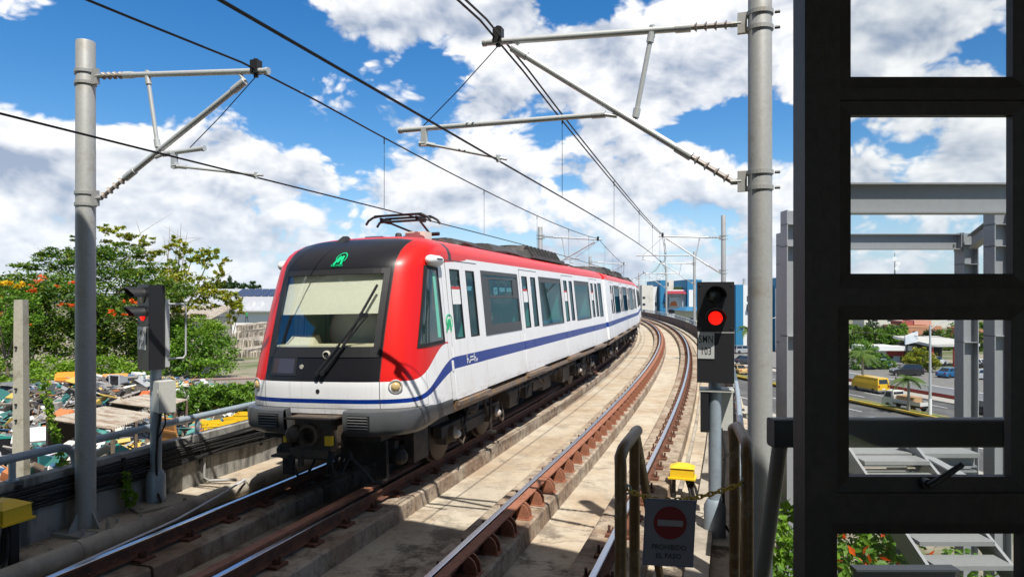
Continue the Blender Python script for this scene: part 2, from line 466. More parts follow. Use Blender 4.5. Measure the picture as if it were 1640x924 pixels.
struct(sweep(MB(), [(4.95, ZD + .001), (4.95, -.30), (5.20, -.30), (5.20, ZD + .001)], srange(-14, 150, 1.5)).build('cable_trough_kerb', CON))
struct(sweep(MB(), [(4.62, ZD + .001), (4.62, -.37), (4.68, -.37), (4.68, ZD + .001)], srange(-14, 150, 1.5)).build('drain_kerb', CON))

# ------------------------------------------------------------------ rails, guard rails
RAILP = [(-.07, -.155), (-.07, -.143), (-.010, -.128), (-.010, -.045), (-.035, -.036), (-.035, -.006), (-.028, 0), (.028, 0), (.035, -.006), (.035, -.036), (.010, -.045), (.010, -.128), (.07, -.143), (.07, -.155)]
RAILM = [0] * len(RAILP); RAILM[5] = RAILM[6] = RAILM[7] = 1
cb = MB(); cb.bbox((-.17, -.10, -.19), (.17, .10, -.158))
for sx in (-1, 1):
    cb.hexa([(sx * .05, -.03, -.158), (sx * .12, -.03, -.158), (sx * .12, .03, -.158), (sx * .05, .03, -.158), (sx * .055, -.025, -.125), (sx * .10, -.025, -.09), (sx * .10, .025, -.09), (sx * .055, .025, -.125)])
    cb.tube((sx * .135, 0, -.16), (sx * .135, 0, -.07), .016, n=6)
clip_me = None
labels = ['shiny running rail farthest left, beside the grey duct pipe', 'running rail on the right of the train, with a brown guard rail inside it',
          'running rail in the middle of the picture, with toothed rusty guard brackets beside it', 'running rail farthest right, nearest the red signal']
for i, ro in enumerate(RO):
    mb = sweep(MB(), [(ro + a, b) for a, b in RAILP], SS, mats=RAILM)
    rl = tag(mb.build('rail', [RUST, STEEL], smooth=35), labels[i], 'rail', 'running rails of the two tracks')
    for k in range(100):
        s = -7 + .68 * k + (.3 if i % 2 else 0)
        if clip_me is None:
            c = cb.build('rail_clip', RUST, rl, local=True); clip_me = c.data
        else:
            c = bpy.data.objects.new('rail_clip', clip_me); COL.objects.link(c); c.parent = rl
        c.location = T(s, ro, 0); c.rotation_euler = (0, 0, -heading(s))
bk = MB()     # a guard bracket: two round-topped cheeks on a foot, the rail lying to its left
for yy in (-.055, .055):
    poly = [(0, -.18), (.17, -.18), (.165, -.10), (.14, -.04), (.10, -.005), (.06, .01), (0, .012)]
    bk.prism(poly, lambda a, b, t: (a, t, b), yy - .012, yy + .012)
bk.bbox((0, -.09, -.19), (.19, .09, -.178)); bk.bbox((0, -.05, -.12), (.05, .05, -.06))
bk_me = None
for ro, sg, lab in ((RO[1], -1, 'brown guard rail lying inside the train\'s right-hand rail'), (RO[2], 1, 'orange-brown guard rail with rounded brackets along the middle rail')):
    a, b, c2 = sg * .085, sg * .20, sg * .10
    prof = [(ro + a, -.12), (ro + a, .020), (ro + b, .020), (ro + b, .002), (ro + c2, .002), (ro + c2, -.12)]
    if sg < 0: prof = prof[::-1]
    g = tag(sweep(MB(), prof, srange(-14, 150, 1.2)).build('guard_rail', RUSTL), lab, 'guard rail', 'guard rails')
    for k in range(95):
        s = -6 + .62 * k
        if bk_me is None:
            c = bk.build('guard_bracket', RUSTL, g, local=True); bk_me = c.data
        else:
            c = bpy.data.objects.new('guard_bracket', bk_me); COL.objects.link(c); c.parent = g
        c.location = T(s, ro + sg * .125, 0); c.rotation_euler = (0, 0, -heading(s) + (0 if sg > 0 else math.pi))

# ------------------------------------------------------------------ parapets, handrails, ducts
wm, wtt, wb = newmat('parapet concrete')
wo_ = wtt.nodes.new('ShaderNodeTexCoord').outputs['Object']
vv = wtt.nodes.new('ShaderNodeVectorMath'); vv.operation = 'MULTIPLY'; wtt.links.new(wo_, vv.inputs[0]); vv.inputs[1].default_value = (3.2, 3.2, .55)
w1 = noise(wtt, vv.outputs[0], 1.1, 7, .66).ss(.44, .62); w2 = noise(wtt, wo_, 2.2, 7, .7).ss(.48, .68)
wc = mixc(wtt, w1, (.33, .32, .29), (.10, .10, .095)); wc = mixc(wtt, w2 * .7, wc, (.045, .045, .045))
wtt.links.new(wc, wb.inputs['Base Color']); wb.inputs['Roughness'].default_value = .9
def parapet(o0, o1, lab, conduits, s1=150, mat=wm):
    t = thing('parapet_wall', lab, 'wall', T(-2, o0, ZD))
    sweep(MB(), [(o0, ZD + .001), (o0, .40), (o1, .40), (o1, -1.0)] if o0 > o1 else [(o0, -1.0), (o0, .40), (o1, .40), (o1, ZD + .001)], srange(-14, s1, 1)).build('wall_panel', mat, t)
    sg = 1 if o0 > o1 else -1
    for s in conduits:
        o = max(o0, o1) + .02 if o0 > o1 else min(o0, o1) - .02
        MB().path([T(s, o, .36), T(s, o, -.33), T(s + .05, o + .05 * sg, -.39), T(s + .3, o + .4 * sg, -.40)], .022, n=8).build('conduit', GALV, t)
    return t
parapet(-2.92, -3.10, 'stained concrete parapet on the left, hung with black cables', (-.9, 1.2, 3.2, 6.0))
BRW = M('brown stained concrete', (.13, .085, .065), .9, var=.2, scale=.8, col2=(.07, .05, .045))
t = thing('parapet_wall', 'brown stained parapet curving round the outside of the far track', 'wall', T(-2, 5.5, ZD))
sweep(MB(), [(5.45, -1.0), (5.45, .40), (5.63, .40), (5.63, -1.0)], srange(-2.6, 150, 1)).build('wall_panel', BRW, t)
def railing(o, ss, lab, posts, rr, z=.68, bend=None, mids=()):
    t = thing('handrail', lab, 'handrail', T(ss[0], o, .4), 0, 'parapet handrails')
    pts = [T(s, o, z) for s in srange(ss[0], ss[1], 1)]
    if bend == 'end': pts += [T(ss[1] + .10, o + .02, z - .03), T(ss[1] + .16, o + .06, z - .12), T(ss[1] + .17, o + .1, z - .28)]
    MB().path(pts, rr, n=12).build('top_rail', BLUG, t, smooth=40)
    for mz in mids: MB().path([T(s, o, mz) for s in srange(ss[0], ss[1], 1.5)], .018, n=6).build('middle_rail', BLUG, t)
    for s in posts:
        mb = MB(); mb.tube(T(s, o, .40), T(s, o, z), .04, n=8); mb.tube(T(s, o, .395), T(s, o, .415), .075, n=8); mb.build('post', BLUG, t, smooth=40)
MS = [-3.1, 22.0, 47.0, 72.0, 97.0]
railing(-3.0, (-12, MS[0] - .28), 'blue-grey tube handrail bending down just before the big left mast', (-9, -6.3, -4.0), .055, bend='end')
railing(-3.0, (MS[0] + .16, 110), 'blue-grey tube handrail on the left parapet, running on past the train', [-.95 + 2.6 * i for i in range(40)], .055)
railing(5.55, (-2.4, 120), 'pale tube handrail with many posts on the right-hand parapet', [-2 + 1.45 * i for i in range(80)], .045, z=.72, mids=(.57,))
dp = MB(); s = -14.0
while s < 30:
    sweep(dp, circ(-1.83, ZD + .115, .125, 14), [s, s + .6, s + 1.2, s + 1.94]); sweep(dp, circ(-1.83, ZD + .115, .132, 14), [s + 1.9, s + 2.0]); s += 2
tag(dp.build('duct_pipe', CON, smooth=50), 'fat grey concrete duct pipe lying beside the leftmost rail', 'pipe')
cbn = MB(); rg = random.Random(3)
for i in range(11):
    z0 = .30 - .030 * i; pts = []
    for k in range(120):
        s = -12 + k * .55
        sag = .025 * math.sin((s * 2.1) + i) * (1 if i > 2 else .4)
        pts.append(T(s, -2.885 + .012 * rg.random() + .028 * math.sin(i * 2.1) ** 2, z0 + sag + .012 * rg.random()))
    cbn.path(pts, .012 + .006 * rg.random(), n=5)
for k in range(14):
    s = -10 + k * 1.5; cbn.box(T(s, -2.875, .14), (.03, .05, .44), Matrix.Rotation(-heading(s), 3, 'Z'))
tag(cbn.build('cable_bundle', RUB), 'bundle of sagging black cables strapped along the left parapet', 'cables')
wc_ = MB().path([T(-7.5, -1.02, -.10), T(-5, -1.06, -.13), T(-3.2, -1.25, -.15), T(-2.2, -1.5, -.16), T(-1.7, -1.62, -.15), T(-1.35, -1.72, -.15), T(-1.25, -1.95, -.25), T(-1.3, -2.1, -.37)], .014, n=6)
tag(wc_.build('loose_cable', M('white cable', (.62, .62, .66), .5)), 'thin pale cable looping over the duct pipe beside the left signal', 'cable')

# ------------------------------------------------------------------ contact line: masts and wires
def bl(a, b, t): return a + (b - a) * t
def insulator(mb, a, b, n=4, r=.05):
    a = Vector(a); b = Vector(b); d = (b - a)
    mb.tube(a, b, .026, n=8)
    for i in range(n):
        c = a + d * ((i + .7) / (n + .4)); mb.tube(c - d.normalized() * .012, c + d.normalized() * .012, r, r * .55, n=12)
def mast(s, o, side, lab, dia, top, ztop, zarm, zdiag, reach, zreg, oreg, ztip, near, ins_lo, rise=0.0, k=.50):
    """side +1: the arm reaches to the right of the mast"""
    t = thing('catenary_mast', lab, 'mast', T(s, o, ZD), 0, 'overhead line masts')
    def P(r_, z, ds=0): return T(s + ds, o + side * r_, z)
    nn = 24 if near else 10
    mb = MB(); mb.lathe([(dia / 2 * 1.02, 0), (dia / 2, top * .5), (dia / 2 * .97, top - .01), (dia / 2 * .93, top)], T(s, o, ZD), n=nn); mb.build('post', GALV, t, smooth=40)
    mb = MB(); mb.box(T(s, o, ZD + .02), (.62, .62, .04), Matrix.Rotation(-heading(s), 3, 'Z'))
    for i in range(4):
        a = math.pi / 4 + i * math.pi / 2 - heading(s)
        c = T(s, o) + Vector((math.cos(a), math.sin(a))) * .36
        mb.tube((c.x, c.y, ZD + .03), (c.x, c.y, ZD + .12), .022, n=6)
    for i in range(4):
        a = i * math.pi / 2 - heading(s); dr = Vector((math.cos(a), math.sin(a), 0)); b0 = T(s, o, ZD + .04) + dr * dia * .49
        sd = Vector((-dr.y, dr.x, 0)) * .008
        mb.hexa([b0 - sd, b0 + dr * .14 - sd, b0 + dr * .14 + sd, b0 + sd, b0 - sd + Vector((0, 0, .22)), b0 + dr * .01 - sd + Vector((0, 0, .22)), b0 + dr * .01 + sd + Vector((0, 0, .22)), b0 + sd + Vector((0, 0, .22))])
    mb.build('base_plate', GALV, t)
    R0 = dia / 2
    for zc in (zarm + rise, zdiag):
        mb = MB()
        for dz_ in (-.075, .075):
            mb.lathe([(R0 + .003, -.02), (R0 + .012, -.02), (R0 + .012, .02), (R0 + .003, .02)], T(s, o, zc + dz_), n=nn)
            for sg2 in (-1, 1):
                mb.tube(P(-R0 - .02, zc + dz_, .07 * sg2 * 0) , P(-R0 - .07, zc + dz_), .016, n=6)
        mb.box(P(R0 + .05, zc), (.09, .05, .2), Matrix.Rotation(-heading(s), 3, 'Z'))
        mb.tube(P(R0 + .06, zc), P(R0 + .16, zc), .03, n=8)
        mb.build('clamp', GALV, t)
    A0, A1 = P(R0 + .14, zarm + rise), P(reach + .16, zarm - .03)
    L = (A1 - A0).length
    mb = MB(); insulator(mb, A0, bl(A0, A1, .42 / L), 4 if near else 3); mb.build('insulator', CERAM, t, smooth=40)
    mb = MB(); mb.tube(bl(A0, A1, .40 / L), A1, .036, n=12); mb.tube(A1 - (A1 - A0).normalized() * .02, A1 + (A1 - A0).normalized() * .02, .043, n=12)
    mb.tube(bl(A0, A1, .40 / L), bl(A0, A1, .55 / L), .045, n=12); mb.build('top_arm', GALVB, t, smooth=40)
    D0, D1 = P(R0 + .14, zdiag), P(reach - .16, zarm - .12)
    Ld = (D1 - D0).length
    mb = MB(); insulator(mb, D0, bl(D0, D1, .5 / Ld), 4); mb.build('insulator', CERAM, t, smooth=40)
    mb = MB(); mb.tube(bl(D0, D1, .48 / Ld), D1, .036, n=12); mb.tube(bl(D0, D1, .48 / Ld), bl(D0, D1, .66 / Ld), .047, n=12); mb.tube(bl(D1, D0, .2 / Ld), D1, .047, n=12)
    mb.tube(D1, bl(A0, A1, 1 - .42 / L), .024, n=8); mb.build('diagonal_arm', GALVB, t, smooth=40)
    # strut between the two
    E0 = bl(A0, A1, .30); E1 = bl(D0, D1, .42)
    mb = MB(); mb.tube(E0, E1, .026, n=10)
    for q in (.08, .9): mb.tube(bl(E0, E1, q - .05), bl(E0, E1, q + .05), .038, n=10)
    mb.tube(E0 + Vector((0, 0, .05)), E0 - Vector((0, 0, .07)), .03, n=8); mb.build('strut', GALVB, t, smooth=40)
    # messenger clamp
    mb = MB(); mp = P(reach, zarm + .03); mb.box(mp, (.10, .10, .16), Matrix.Rotation(-heading(s), 3, 'Z')); mb.tube(mp - Vector((0, 0, .12)), mp + Vector((0, 0, .1)), .03, n=8); mb.build('messenger_clamp', DARKM, t)
    # registration tube and steady arm
    G0 = bl(D0, D1, k); G0.z -= .02; G1 = P(oreg, zreg)
    u = (G1 - G0).normalized()
    mb = MB(); mb.tube(G0 + u * .12, G1, .030, n=12); mb.tube(G0 - Vector((0, 0, .03)), G0 + u * .14, .022, n=8); mb.tube(G0 + u * .12, G0 + u * .26, .038, n=12); mb.tube(G1 - u * .02, G1 + u * .02, .037, n=10)
    mb.build('registration_arm', GALVB, t, smooth=40)
    sg3 = ins_lo
    H0_ = G1 - u * sg3; mb = MB()
    mb.box(H0_ - Vector((0, 0, .10)), (.06, .06, .2), Matrix.Rotation(-heading(s), 3, 'Z')); mb.tube(H0_ - Vector((0, 0, .17)) - u * .02, H0_ - Vector((0, 0, .17)) + u * .06, .035, n=8)
    H1 = P(reach, ztip + .03); H00 = H0_ - Vector((0, 0, .17))
    mb.tube(H00, H1, .016, n=8); mb.tube(bl(H00, H1, .04), bl(H00, H1, .15), .026, n=8); mb.tube(H1 - Vector((0, 0, .045)), H1 + Vector((0, 0, .03)), .026, n=6); mb.tube(H1, H1 + (H1 - H00).normalized() * .1, .014, n=6)
    mb.build('steady_arm', GALVB, t, smooth=40)
    mb = MB(); mb.path([P(reach, zarm - .08), bl(P(reach, zarm - .08), G1 - u * .25, .5) - Vector((0, 0, .02)), G1 - u * .25], .006, n=5); mb.build('stay_wire', WIREM, t)
    return t
left_l = ['thick grey mast on the left, arm over the train, lower half in shade', 'second left-hand mast, seen rising behind the roof of the train', 'third left-hand mast, small, behind the far end of the train', 'fourth left-hand mast, tiny in the distance behind the train', 'farthest left-hand mast, a thin line behind the train']
right_l = ['thick grey mast on the right with long arm, in front of the black window frame', 'second right-hand mast, rising behind the red signal', 'third right-hand mast, thinner, just left of the red signal', 'fourth right-hand mast in front of the blue and white block', 'farthest right-hand mast, small, above the end of the curve']
ZM, ZC = 5.42, 4.10
for i, s in enumerate(MS):
    mast(s - (.15 if i == 0 else 0), -2.70 if i == 0 else -2.80, 1, left_l[i], .240, 6.04 - ZD, 0, ZM - .03, 3.96, 2.70 if i == 0 else 2.80, 4.50, 1.92, ZC, i == 0, .45, .17, .40)
    mast(s + (.08 if i == 0 else 0), 5.70, -1, right_l[i], .228, 6.35 - ZD, 0, 5.50, 3.80, 2.70, 4.58, 3.89, 4.16, i == 0, .30, -.15)
def wires(o, zc, zm, sag, labm, labc, double):
    cw = MB().path([T(s, o, zc) for s in srange(-14, 120, 2.5)], .0105, n=6)
    tag(cw.build('contact_wire', WIREM), labc, 'wire', 'overhead wires')
    t = thing('messenger_wire', labm, 'wire', T(0, o, zm), 0, 'overhead wires')
    def zz(s):
        L = 25.1; k = ((s - MS[0]) % L) / L; return zm - sag * 4 * k * (1 - k)
    for dd in ((-.035, .035) if double else (0,)):
        MB().path([T(s, o + dd, zz(s)) for s in srange(-14, 120, 1.5)], .0125, n=6).build('strand', WIREM, t)
    for i in range(5):
        for k in (.12, .31, .5, .69, .88):
            s = MS[0] + 25.1 * (i - (0 if i else 0)) + 25.1 * k
            if s > 100: continue
            MB().tube(T(s, o, zc), T(s, o, zz(s)), .0045, n=5).build('dropper', WIREM, t)
            if s < 30: MB().tube(T(s, o, zz(s) - .10), T(s, o, zz(s) + .015), .011, n=5).build('dropper_clip', WIREM, t)
wires(0.0, ZC, ZM, .35, 'dark messenger wire over the train, from the top left corner to the distance', 'thin contact wire touching the pantograph, low on the left', False)
wires(3.0, 4.16, 5.55, .45, 'twin messenger wires over the empty right-hand track, on the long arm', 'contact wire over the empty right-hand track, above the train', True)
# ------------------------------------------------------------------ the train
# car space: x back along the car from the nose, y to its left, z up from the rail
RED = (.62, .012, .010); WH = (.79, .79, .80); BL = (.002, .030, .235)
def paint(front):
    m, t, b = newmat('cab paint' if front else 'car paint')
    o = t.nodes.new('ShaderNodeTexCoord').outputs['Object']
    x, y, z = sep(t, o); ay = y.ab()
    dirt = noise(t, o, 1.2, 6, .65).ss(.4, .75)
    low = z.ss(1.0, 1.7, .30, .03)
    white = mixc(t, dirt * low, WH + (1,), (.46, .42, .36, 1))
    run = noise(t, comb(t, x * 9, y * 9, z * .5), 1.6, 4, .6).ss(.54, .72) * z.ss(1.0, 3.0, .30, .06)
    white = mixc(t, run, white, (.42, .38, .32, 1))
    dust = noise(t, comb(t, x * 1.5, y, z * 6), 2.2, 5, .7).ss(.45, .75) * z.ss(1.0, 1.35, .55, .0)
    white = mixc(t, dust, white, (.30, .23, .16, 1))
    cur = white
    if front:
        zc = x.ss(.28, 1.75, 1.235, 1.615); hf = x.ss(.28, 1.6, .030, .090)
        stripe = (z - zc).ab().lt(hf)
    else:
        stripe = (z - 1.615).ab().lt(.090)
    scr = noise(t, comb(t, x * 2, y, z * 9), 3, 5, .7).ss(.60, .66) * .12
    cur = mixc(t, stripe, cur, mixc(t, scr, BL + (1,), (.35, .4, .6, 1)))
    roof = z.gt(3.27)
    red = roof
    if front:
        zr = x.ss(.30, 1.42, 1.50, 1.93)
        ub = z.ss(1.95, 2.0, 1.50, .80, lin=True)
        ub = ub + z.ss(2.0, 3.1, 0, .22, lin=True) + z.ss(3.10, 3.27, 0, 1.6)
        red = (z.gt(zr) * x.lt(ub)).mx(roof)
    cur = mixc(t, red, cur, RED + (1,))
    if front:
        blk = (ay.lt(.90) * z.gt(1.50) * x.lt(1.25))
        gas = (z.gt(3.22) * x.gt(1.82) * x.lt(1.94)) * ay.lt(1.3)
        cur = mixc(t, blk.mx(gas), cur, (.011, .011, .014, 1))
        seam = ((ay - .905).ab().lt(.006) * z.gt(1.1) * x.lt(1.3)).mx((z - 1.135).ab().lt(.005) * x.lt(.6))
        seam = seam.mx((x - .62).ab().lt(.004) * z.lt(1.62) * ay.gt(1.0)).mx((x - 1.47).ab().lt(.005) * ay.gt(1.0) * z.lt(3.24))
        cur = mixc(t, seam * .8, cur, (.03, .03, .035, 1))
        blkr = blk
    t.links.new(cur, b.inputs['Base Color'])
    b.inputs['Roughness'].default_value = .34
    b.inputs['Specular IOR Level'].default_value = .28; b.inputs['Coat Weight'].default_value = .14; b.inputs['Coat Roughness'].default_value = .08
    bn = t.nodes.new('ShaderNodeBump'); bn.inputs['Strength'].default_value = .06; bn.inputs['Distance'].default_value = .05
    t.links.new(noise(t, o, 1.6, 2, .5).v, bn.inputs['Height']); t.links.new(bn.outputs[0], b.inputs['Normal'])
    return m
PF, PC = paint(True), paint(False)
GLS = glass('train glass', (.66, .84, .86), .2, refl=(.32, .40, .43))
GLW = glass('windscreen glass', (.94, .96, .94), 1.1)
FRM = M('window frame', (.05, .055, .06), .5)
UND = M('underframe', (.075, .06, .048), .75, .2, var=.3, scale=4, col2=(.15, .10, .06), lo=.45, hi=.7)
UND2 = M('underframe dark', (.028, .025, .024), .75, .2, var=.3, scale=4, col2=(.06, .045, .035))
SILL = M('sill', (.24, .19, .16), .6, .3, var=.15, scale=4, col2=(.36, .22, .11), lo=.45, hi=.65)
FAIR = M('bumper fairing', (.075, .078, .082), .36, .0, var=.08, scale=4, spec=.6)
TEAL = M('teal lining', (.16, .55, .42), .5)
CREAM = M('cream blind', (.80, .77, .66), .8, var=.05, scale=4)
INT = M('interior panel', (.40, .46, .47), .6)
SEATB = M('blue seat', (.03, .30, .45), .5)
GREENL = M('logo green', (.0, .50, .20), .35)
ROOFK = M('roof equipment', (.055, .052, .05), .55, .2, var=.15, scale=4, col2=(.12, .105, .09), lo=.5, hi=.7)
LEN = 16.25
def w_(z):
    if z <= 1.10: return 1.395
    if z <= 3.25: return 1.395 - .080 * (z - 1.10)
    q = min(1, (z - 3.25) / .37); return .30 + .923 * max(0, 1 - q ** 2.5) ** (1 / 2.5)
def u0_(z):
    if z < 1.50: return .05 * (1.5 - z) ** 2 * 4 * (z < 1.3) * 0 + .03 * max(0, (1.25 - z)) * 6
    if z <= 3.12: return .31 * (z - 1.50) * (.75 + .25 * (z - 1.5) / 1.62)
    q = min(1, (z - 3.12) / .50); return .502 + .30 * q + .95 * (1 - math.sqrt(max(0, 1 - q * q)))
def dn_(z): return .90 if z < 3.25 else .90 - .30 * (z - 3.25) / .37
NP = 3.3
def nose(z, v):
    """x of the front skin at height z and sideways v"""
    k = min(1, abs(v) / w_(z)); return u0_(z) + dn_(z) * (1 - (1 - k ** NP) ** (1 / NP))
DOORS = [2.35, 6.38, 10.38, 14.36]; WINS = [(3.28, 5.50), (7.28, 9.50), (11.28, 13.48)]; ENDW = (15.18, 15.80)
WZ0, WZ1 = 1.97, 3.08
HOLES = [(d - .60, d + .60) for d in DOORS] + WINS + [ENDW]
ZS = [1.06, 1.08, 1.10, 1.16, 1.22, 1.30, 1.40, 1.50, 1.62, 1.76, 1.88, WZ0, 2.15, 2.4, 2.65, 2.85, 2.98, WZ1, 3.16, 3.25, 3.32, 3.40, 3.48, 3.54, 3.58, 3.61, 3.62]
def car_body(front, parent, mat):
    us = sorted(set([q for h in HOLES for q in h] + [2.75, 15.0, LEN]))
    nf = 24; vcut = .80
    ks = sorted(set([round(math.sin(math.pi / 2 * i / nf) ** (1.0), 5) for i in range(nf + 1)]))
    rows = []
    for z in ZS:
        w = w_(z); row = []
        side = [max(u, u0_(z) + dn_(z) + .03 * (i + 1)) for i, u in enumerate(us)]
        right = [(u, -w, z) for u in reversed(side)]
        if front:
            kk = [q for q in ks if abs(q - vcut / 1.29) > .02] + [vcut / 1.29]; kk = sorted(kk)
            arc = [(nose(z, k * w), -k * w, z) for k in reversed(kk)] + [(nose(z, k * w), k * w, z) for k in kk[1:]]
            row = right + arc + [(a, -b, c) for a, b, c in reversed(right)]
        else:
            r0 = [(u, -w, z) for u in reversed([.06] + us)]
            row = r0 + [(0.0, -(w - .06), z), (0.0, (w - .06), z)] + [(a, -b, c) for a, b, c in reversed(r0)]
        rows.append(row)
    n = len(rows[0]); mb = MB(); mb.v = [p for r_ in rows for p in r_]
    for i in range(len(rows) - 1):
        zc = (ZS[i] + ZS[i + 1]) / 2
        for j in range(n):
            a, b = rows[i][j], rows[i][(j + 1) % n]
            uc = (a[0] + b[0]) / 2; vc = (a[1] + b[1]) / 2
            if WZ0 < zc < WZ1 and abs(abs(a[1]) - w_(ZS[i])) < .001 and abs(a[1] - b[1]) < .01 and any(h0 < uc < h1 for h0, h1 in HOLES): continue
            if front and WZ0 < zc < 2.98 and abs(vc) < .79 and uc < 1.6 and abs(a[1] - b[1]) > .001: continue
            f = (i * n + j, i * n + (j + 1) % n, (i + 1) * n + (j + 1) % n, (i + 1) * n + j)
            mb.f.append(f); mb.mi.append(0)
    k = (len(rows) - 1) * n
    mb.f.append(tuple(range(k, k + n))); mb.mi.append(0); mb.f.append(tuple(range(n - 1, -1, -1))); mb.mi.append(0)
    return mb.build('car_body', mat, parent, local=True, smooth=40)
def SP(sd, u, z, out): return Vector((u, -sd * (w_(z) + out), z))
def slab(mb, sd, ua, ub, za, zb, o0, o1, m=0):
    p = [SP(sd, ua, za, o0), SP(sd, ub, za, o0), SP(sd, ub, za, o1), SP(sd, ua, za, o1), SP(sd, ua, zb, o0), SP(sd, ub, zb, o0), SP(sd, ub, zb, o1), SP(sd, ua, zb, o1)]
    mb.hexa(p, m)
def rect_frame(mb, sd, a, b, c, d, t, o0, o1, m=0):
    slab(mb, sd, a, b, c, c + t, o0, o1, m); slab(mb, sd, a, b, d - t, d, o0, o1, m)
    slab(mb, sd, a, a + t, c + t, d - t, o0, o1, m); slab(mb, sd, b - t, b, c + t, d - t, o0, o1, m)
def fit(root, rel):
    return rel
def make_car(root, rel, front):
    """all parts are children of the train; rel places a trailing car behind the first"""
    made = []
    mat = PF if front else PC
    body = car_body(front, root, mat); made.append(body)
    for sd in (1, -1):
        for i, d in enumerate(DOORS):
            for a, b in ((d - .70, d - .006), (d + .006, d + .70)):
                mb = MB()
                lo, hi = 1.05, 3.20; wa, wb2 = (a + .14, b - .13) if a < d else (a + .13, b - .14)
                slab(mb, sd, a, wa, lo, hi, -.02, .008); slab(mb, sd, wb2, b, lo, hi, -.02, .008)
                slab(mb, sd, wa, wb2, lo, WZ0, -.02, .008); slab(mb, sd, wa, wb2, WZ1, hi, -.02, .008)
                dr = mb.build('door', mat, root, local=True); made.append(dr)
                g = MB(); slab(g, sd, wa, wb2, WZ0, WZ1, -.012, -.004); g.build('door_window', GLS, dr, local=True)
                g = MB(); rect_frame(g, sd, wa, wb2, WZ0, WZ1, .022, -.003, .010); g.build('window_seal', RUB, dr, local=True)
                if a < d and sd == 1:
                    g = MB(); slab(g, sd, wa + .03, wb2 - .03, 2.52, 2.80, .0, .0015); g.build('notice', WHT, dr, local=True)
                    g = MB(); slab(g, sd, wa + .03, wb2 - .03, 2.76, 2.805, .0016, .003); g.build('notice_header', M('notice red', (.5, .03, .03), .5) if 'notice red' not in bpy.data.materials else bpy.data.materials['notice red'], dr, local=True)
            g = MB(); slab(g, sd, d - .006, d + .006, 1.05, 3.2, -.02, .004); made.append(g.build('door_seal', RUB, root, local=True))
            g = MB()
            for q in (-.712, .702): slab(g, sd, d + q, d + q + .010, 1.04, 3.22, -.01, .003)
            slab(g, sd, d - .712, d + .712, 3.205, 3.22, -.01, .004); made.append(g.build('door_frame', FRM, root, local=True))
            g = MB(); g.bbox((d - .74, -sd * 1.34, .965), (d + .74, -sd * 1.475, 1.03)); made.append(g.build('door_step', SILL, root, local=True))
        for k, (a, b) in enumerate(WINS + [ENDW]):
            g = MB(); big = k < 3; th = .075 if (k == 0 and front) else .035
            rect_frame(g, sd, a - .02, b + .02, WZ0 - .02, WZ1 + .03, th, -.02, .009)
            if k == 0 and front: slab(g, sd, a + .06, b - .06, WZ0, WZ0 + .16, -.02, .008); rect_frame(g, sd, a + .35, b - .35, 2.62, 3.0, .035, -.02, .008); slab(g, sd, a + .05, a + .36, 2.1, 3.0, -.02, .005); slab(g, sd, b - .36, b - .05, 2.6, 3.0, -.02, .005)
            elif k < 3: slab(g, sd, a, b, WZ1 - .10, WZ1, -.02, .004)
            fr = g.build('window', FRM, root, local=True); made.append(fr)
            g = MB(); slab(g, sd, a, b, WZ0, WZ1, -.012, -.004); g.build('pane', GLS, fr, local=True)
    # cabin lining, seats, poles, seen through the glass
    x0 = 2.0 if front else .3
    mb = MB(); mb.bbox((x0, -1.30, 1.08), (LEN - .1, 1.30, 1.14)); mb.bbox((x0, -1.0, 3.16), (LEN - .1, 1.0, 3.20))
    mb.bbox((LEN - .14, -1.2, 1.15), (LEN - .10, 1.2, 3.15)); made.append(mb.build('interior_lining', INT, root, local=True))
    mb = MB()
    for a, b in WINS:
        for sd in (1, -1): mb.bbox((a + .1, sd * .80, 1.45), (b - .1, sd * 1.22, 1.56)); mb.bbox((a + .1, sd * 1.16, 1.56), (b - .1, sd * 1.24, 2.05))
    made.append(mb.build('seat_row', SEATB, root, local=True))
    mb = MB()
    for d in DOORS:
        for q in (-.78, .78):
            for sd in (1, -1): mb.tube((d + q, sd * .80, 1.14), (d + q, sd * .80, 3.16), .022, n=6); mb.bbox((d + q - .02, sd * .85, 1.14), (d + q + .02, sd * 1.22, 2.75))
    made.append(mb.build('partition', TEAL, root, local=True))
    # underframe
    mb = MB(); x0 = 1.55 if front else .15
    for sd in (1, -1):
        mb.bbox((x0, sd * 1.24, .90), (LEN - .1, sd * 1.385, .975)); mb.bbox((x0, sd * 1.30, .855), (LEN - .1, sd * 1.345, .90))
    made.append(mb.build('side_sill', SILL, root, local=True))
    mb = MB(); mb.bbox((x0, -1.2, .80), (LEN - .1, 1.2, .98)); made.append(mb.build('underframe', UND2, root, local=True))
    rr = random.Random(5 if front else 9)
    x = 5.3
    while x < 11.1:
        l = rr.choice([.35, .5, .8, 1.1, .6]); h = rr.choice([.35, .42, .5, .25]); 
        um = rr.choice([UND, UND2, UND])
        for sd in (1, -1):
            mb = MB(); mb.bbox((x, sd * .55, .84 - h), (x + l, sd * rr.uniform(1.05, 1.22), .80))
            for q in range(3):
                mb.tube((x + l * rr.random(), sd * 1.24, .82), (x + l * rr.random(), sd * (1.15 + .1 * rr.random()), .84 - h * rr.random()), .018, n=6)
            if rr.random() < .5: mb.bbox((x + l + .03, sd * 1.0, .50), (x + l + .09, sd * 1.2, .82))
            made.append(mb.build('equipment_box', um, root, local=True))
        x += l + rr.uniform(.08, .3)
    mb = MB()
    for k in range(5):
        pts = [Vector((4.6 + .02 * k + q * .35, -1.22 + .02 * math.sin(q + k), .80 - .09 * abs(math.sin(q * 1.1 + k))) ) for q in range(20)]
        mb.path(pts, .014, n=5)
    made.append(mb.build('hanging_cable', RUB, root, local=True))
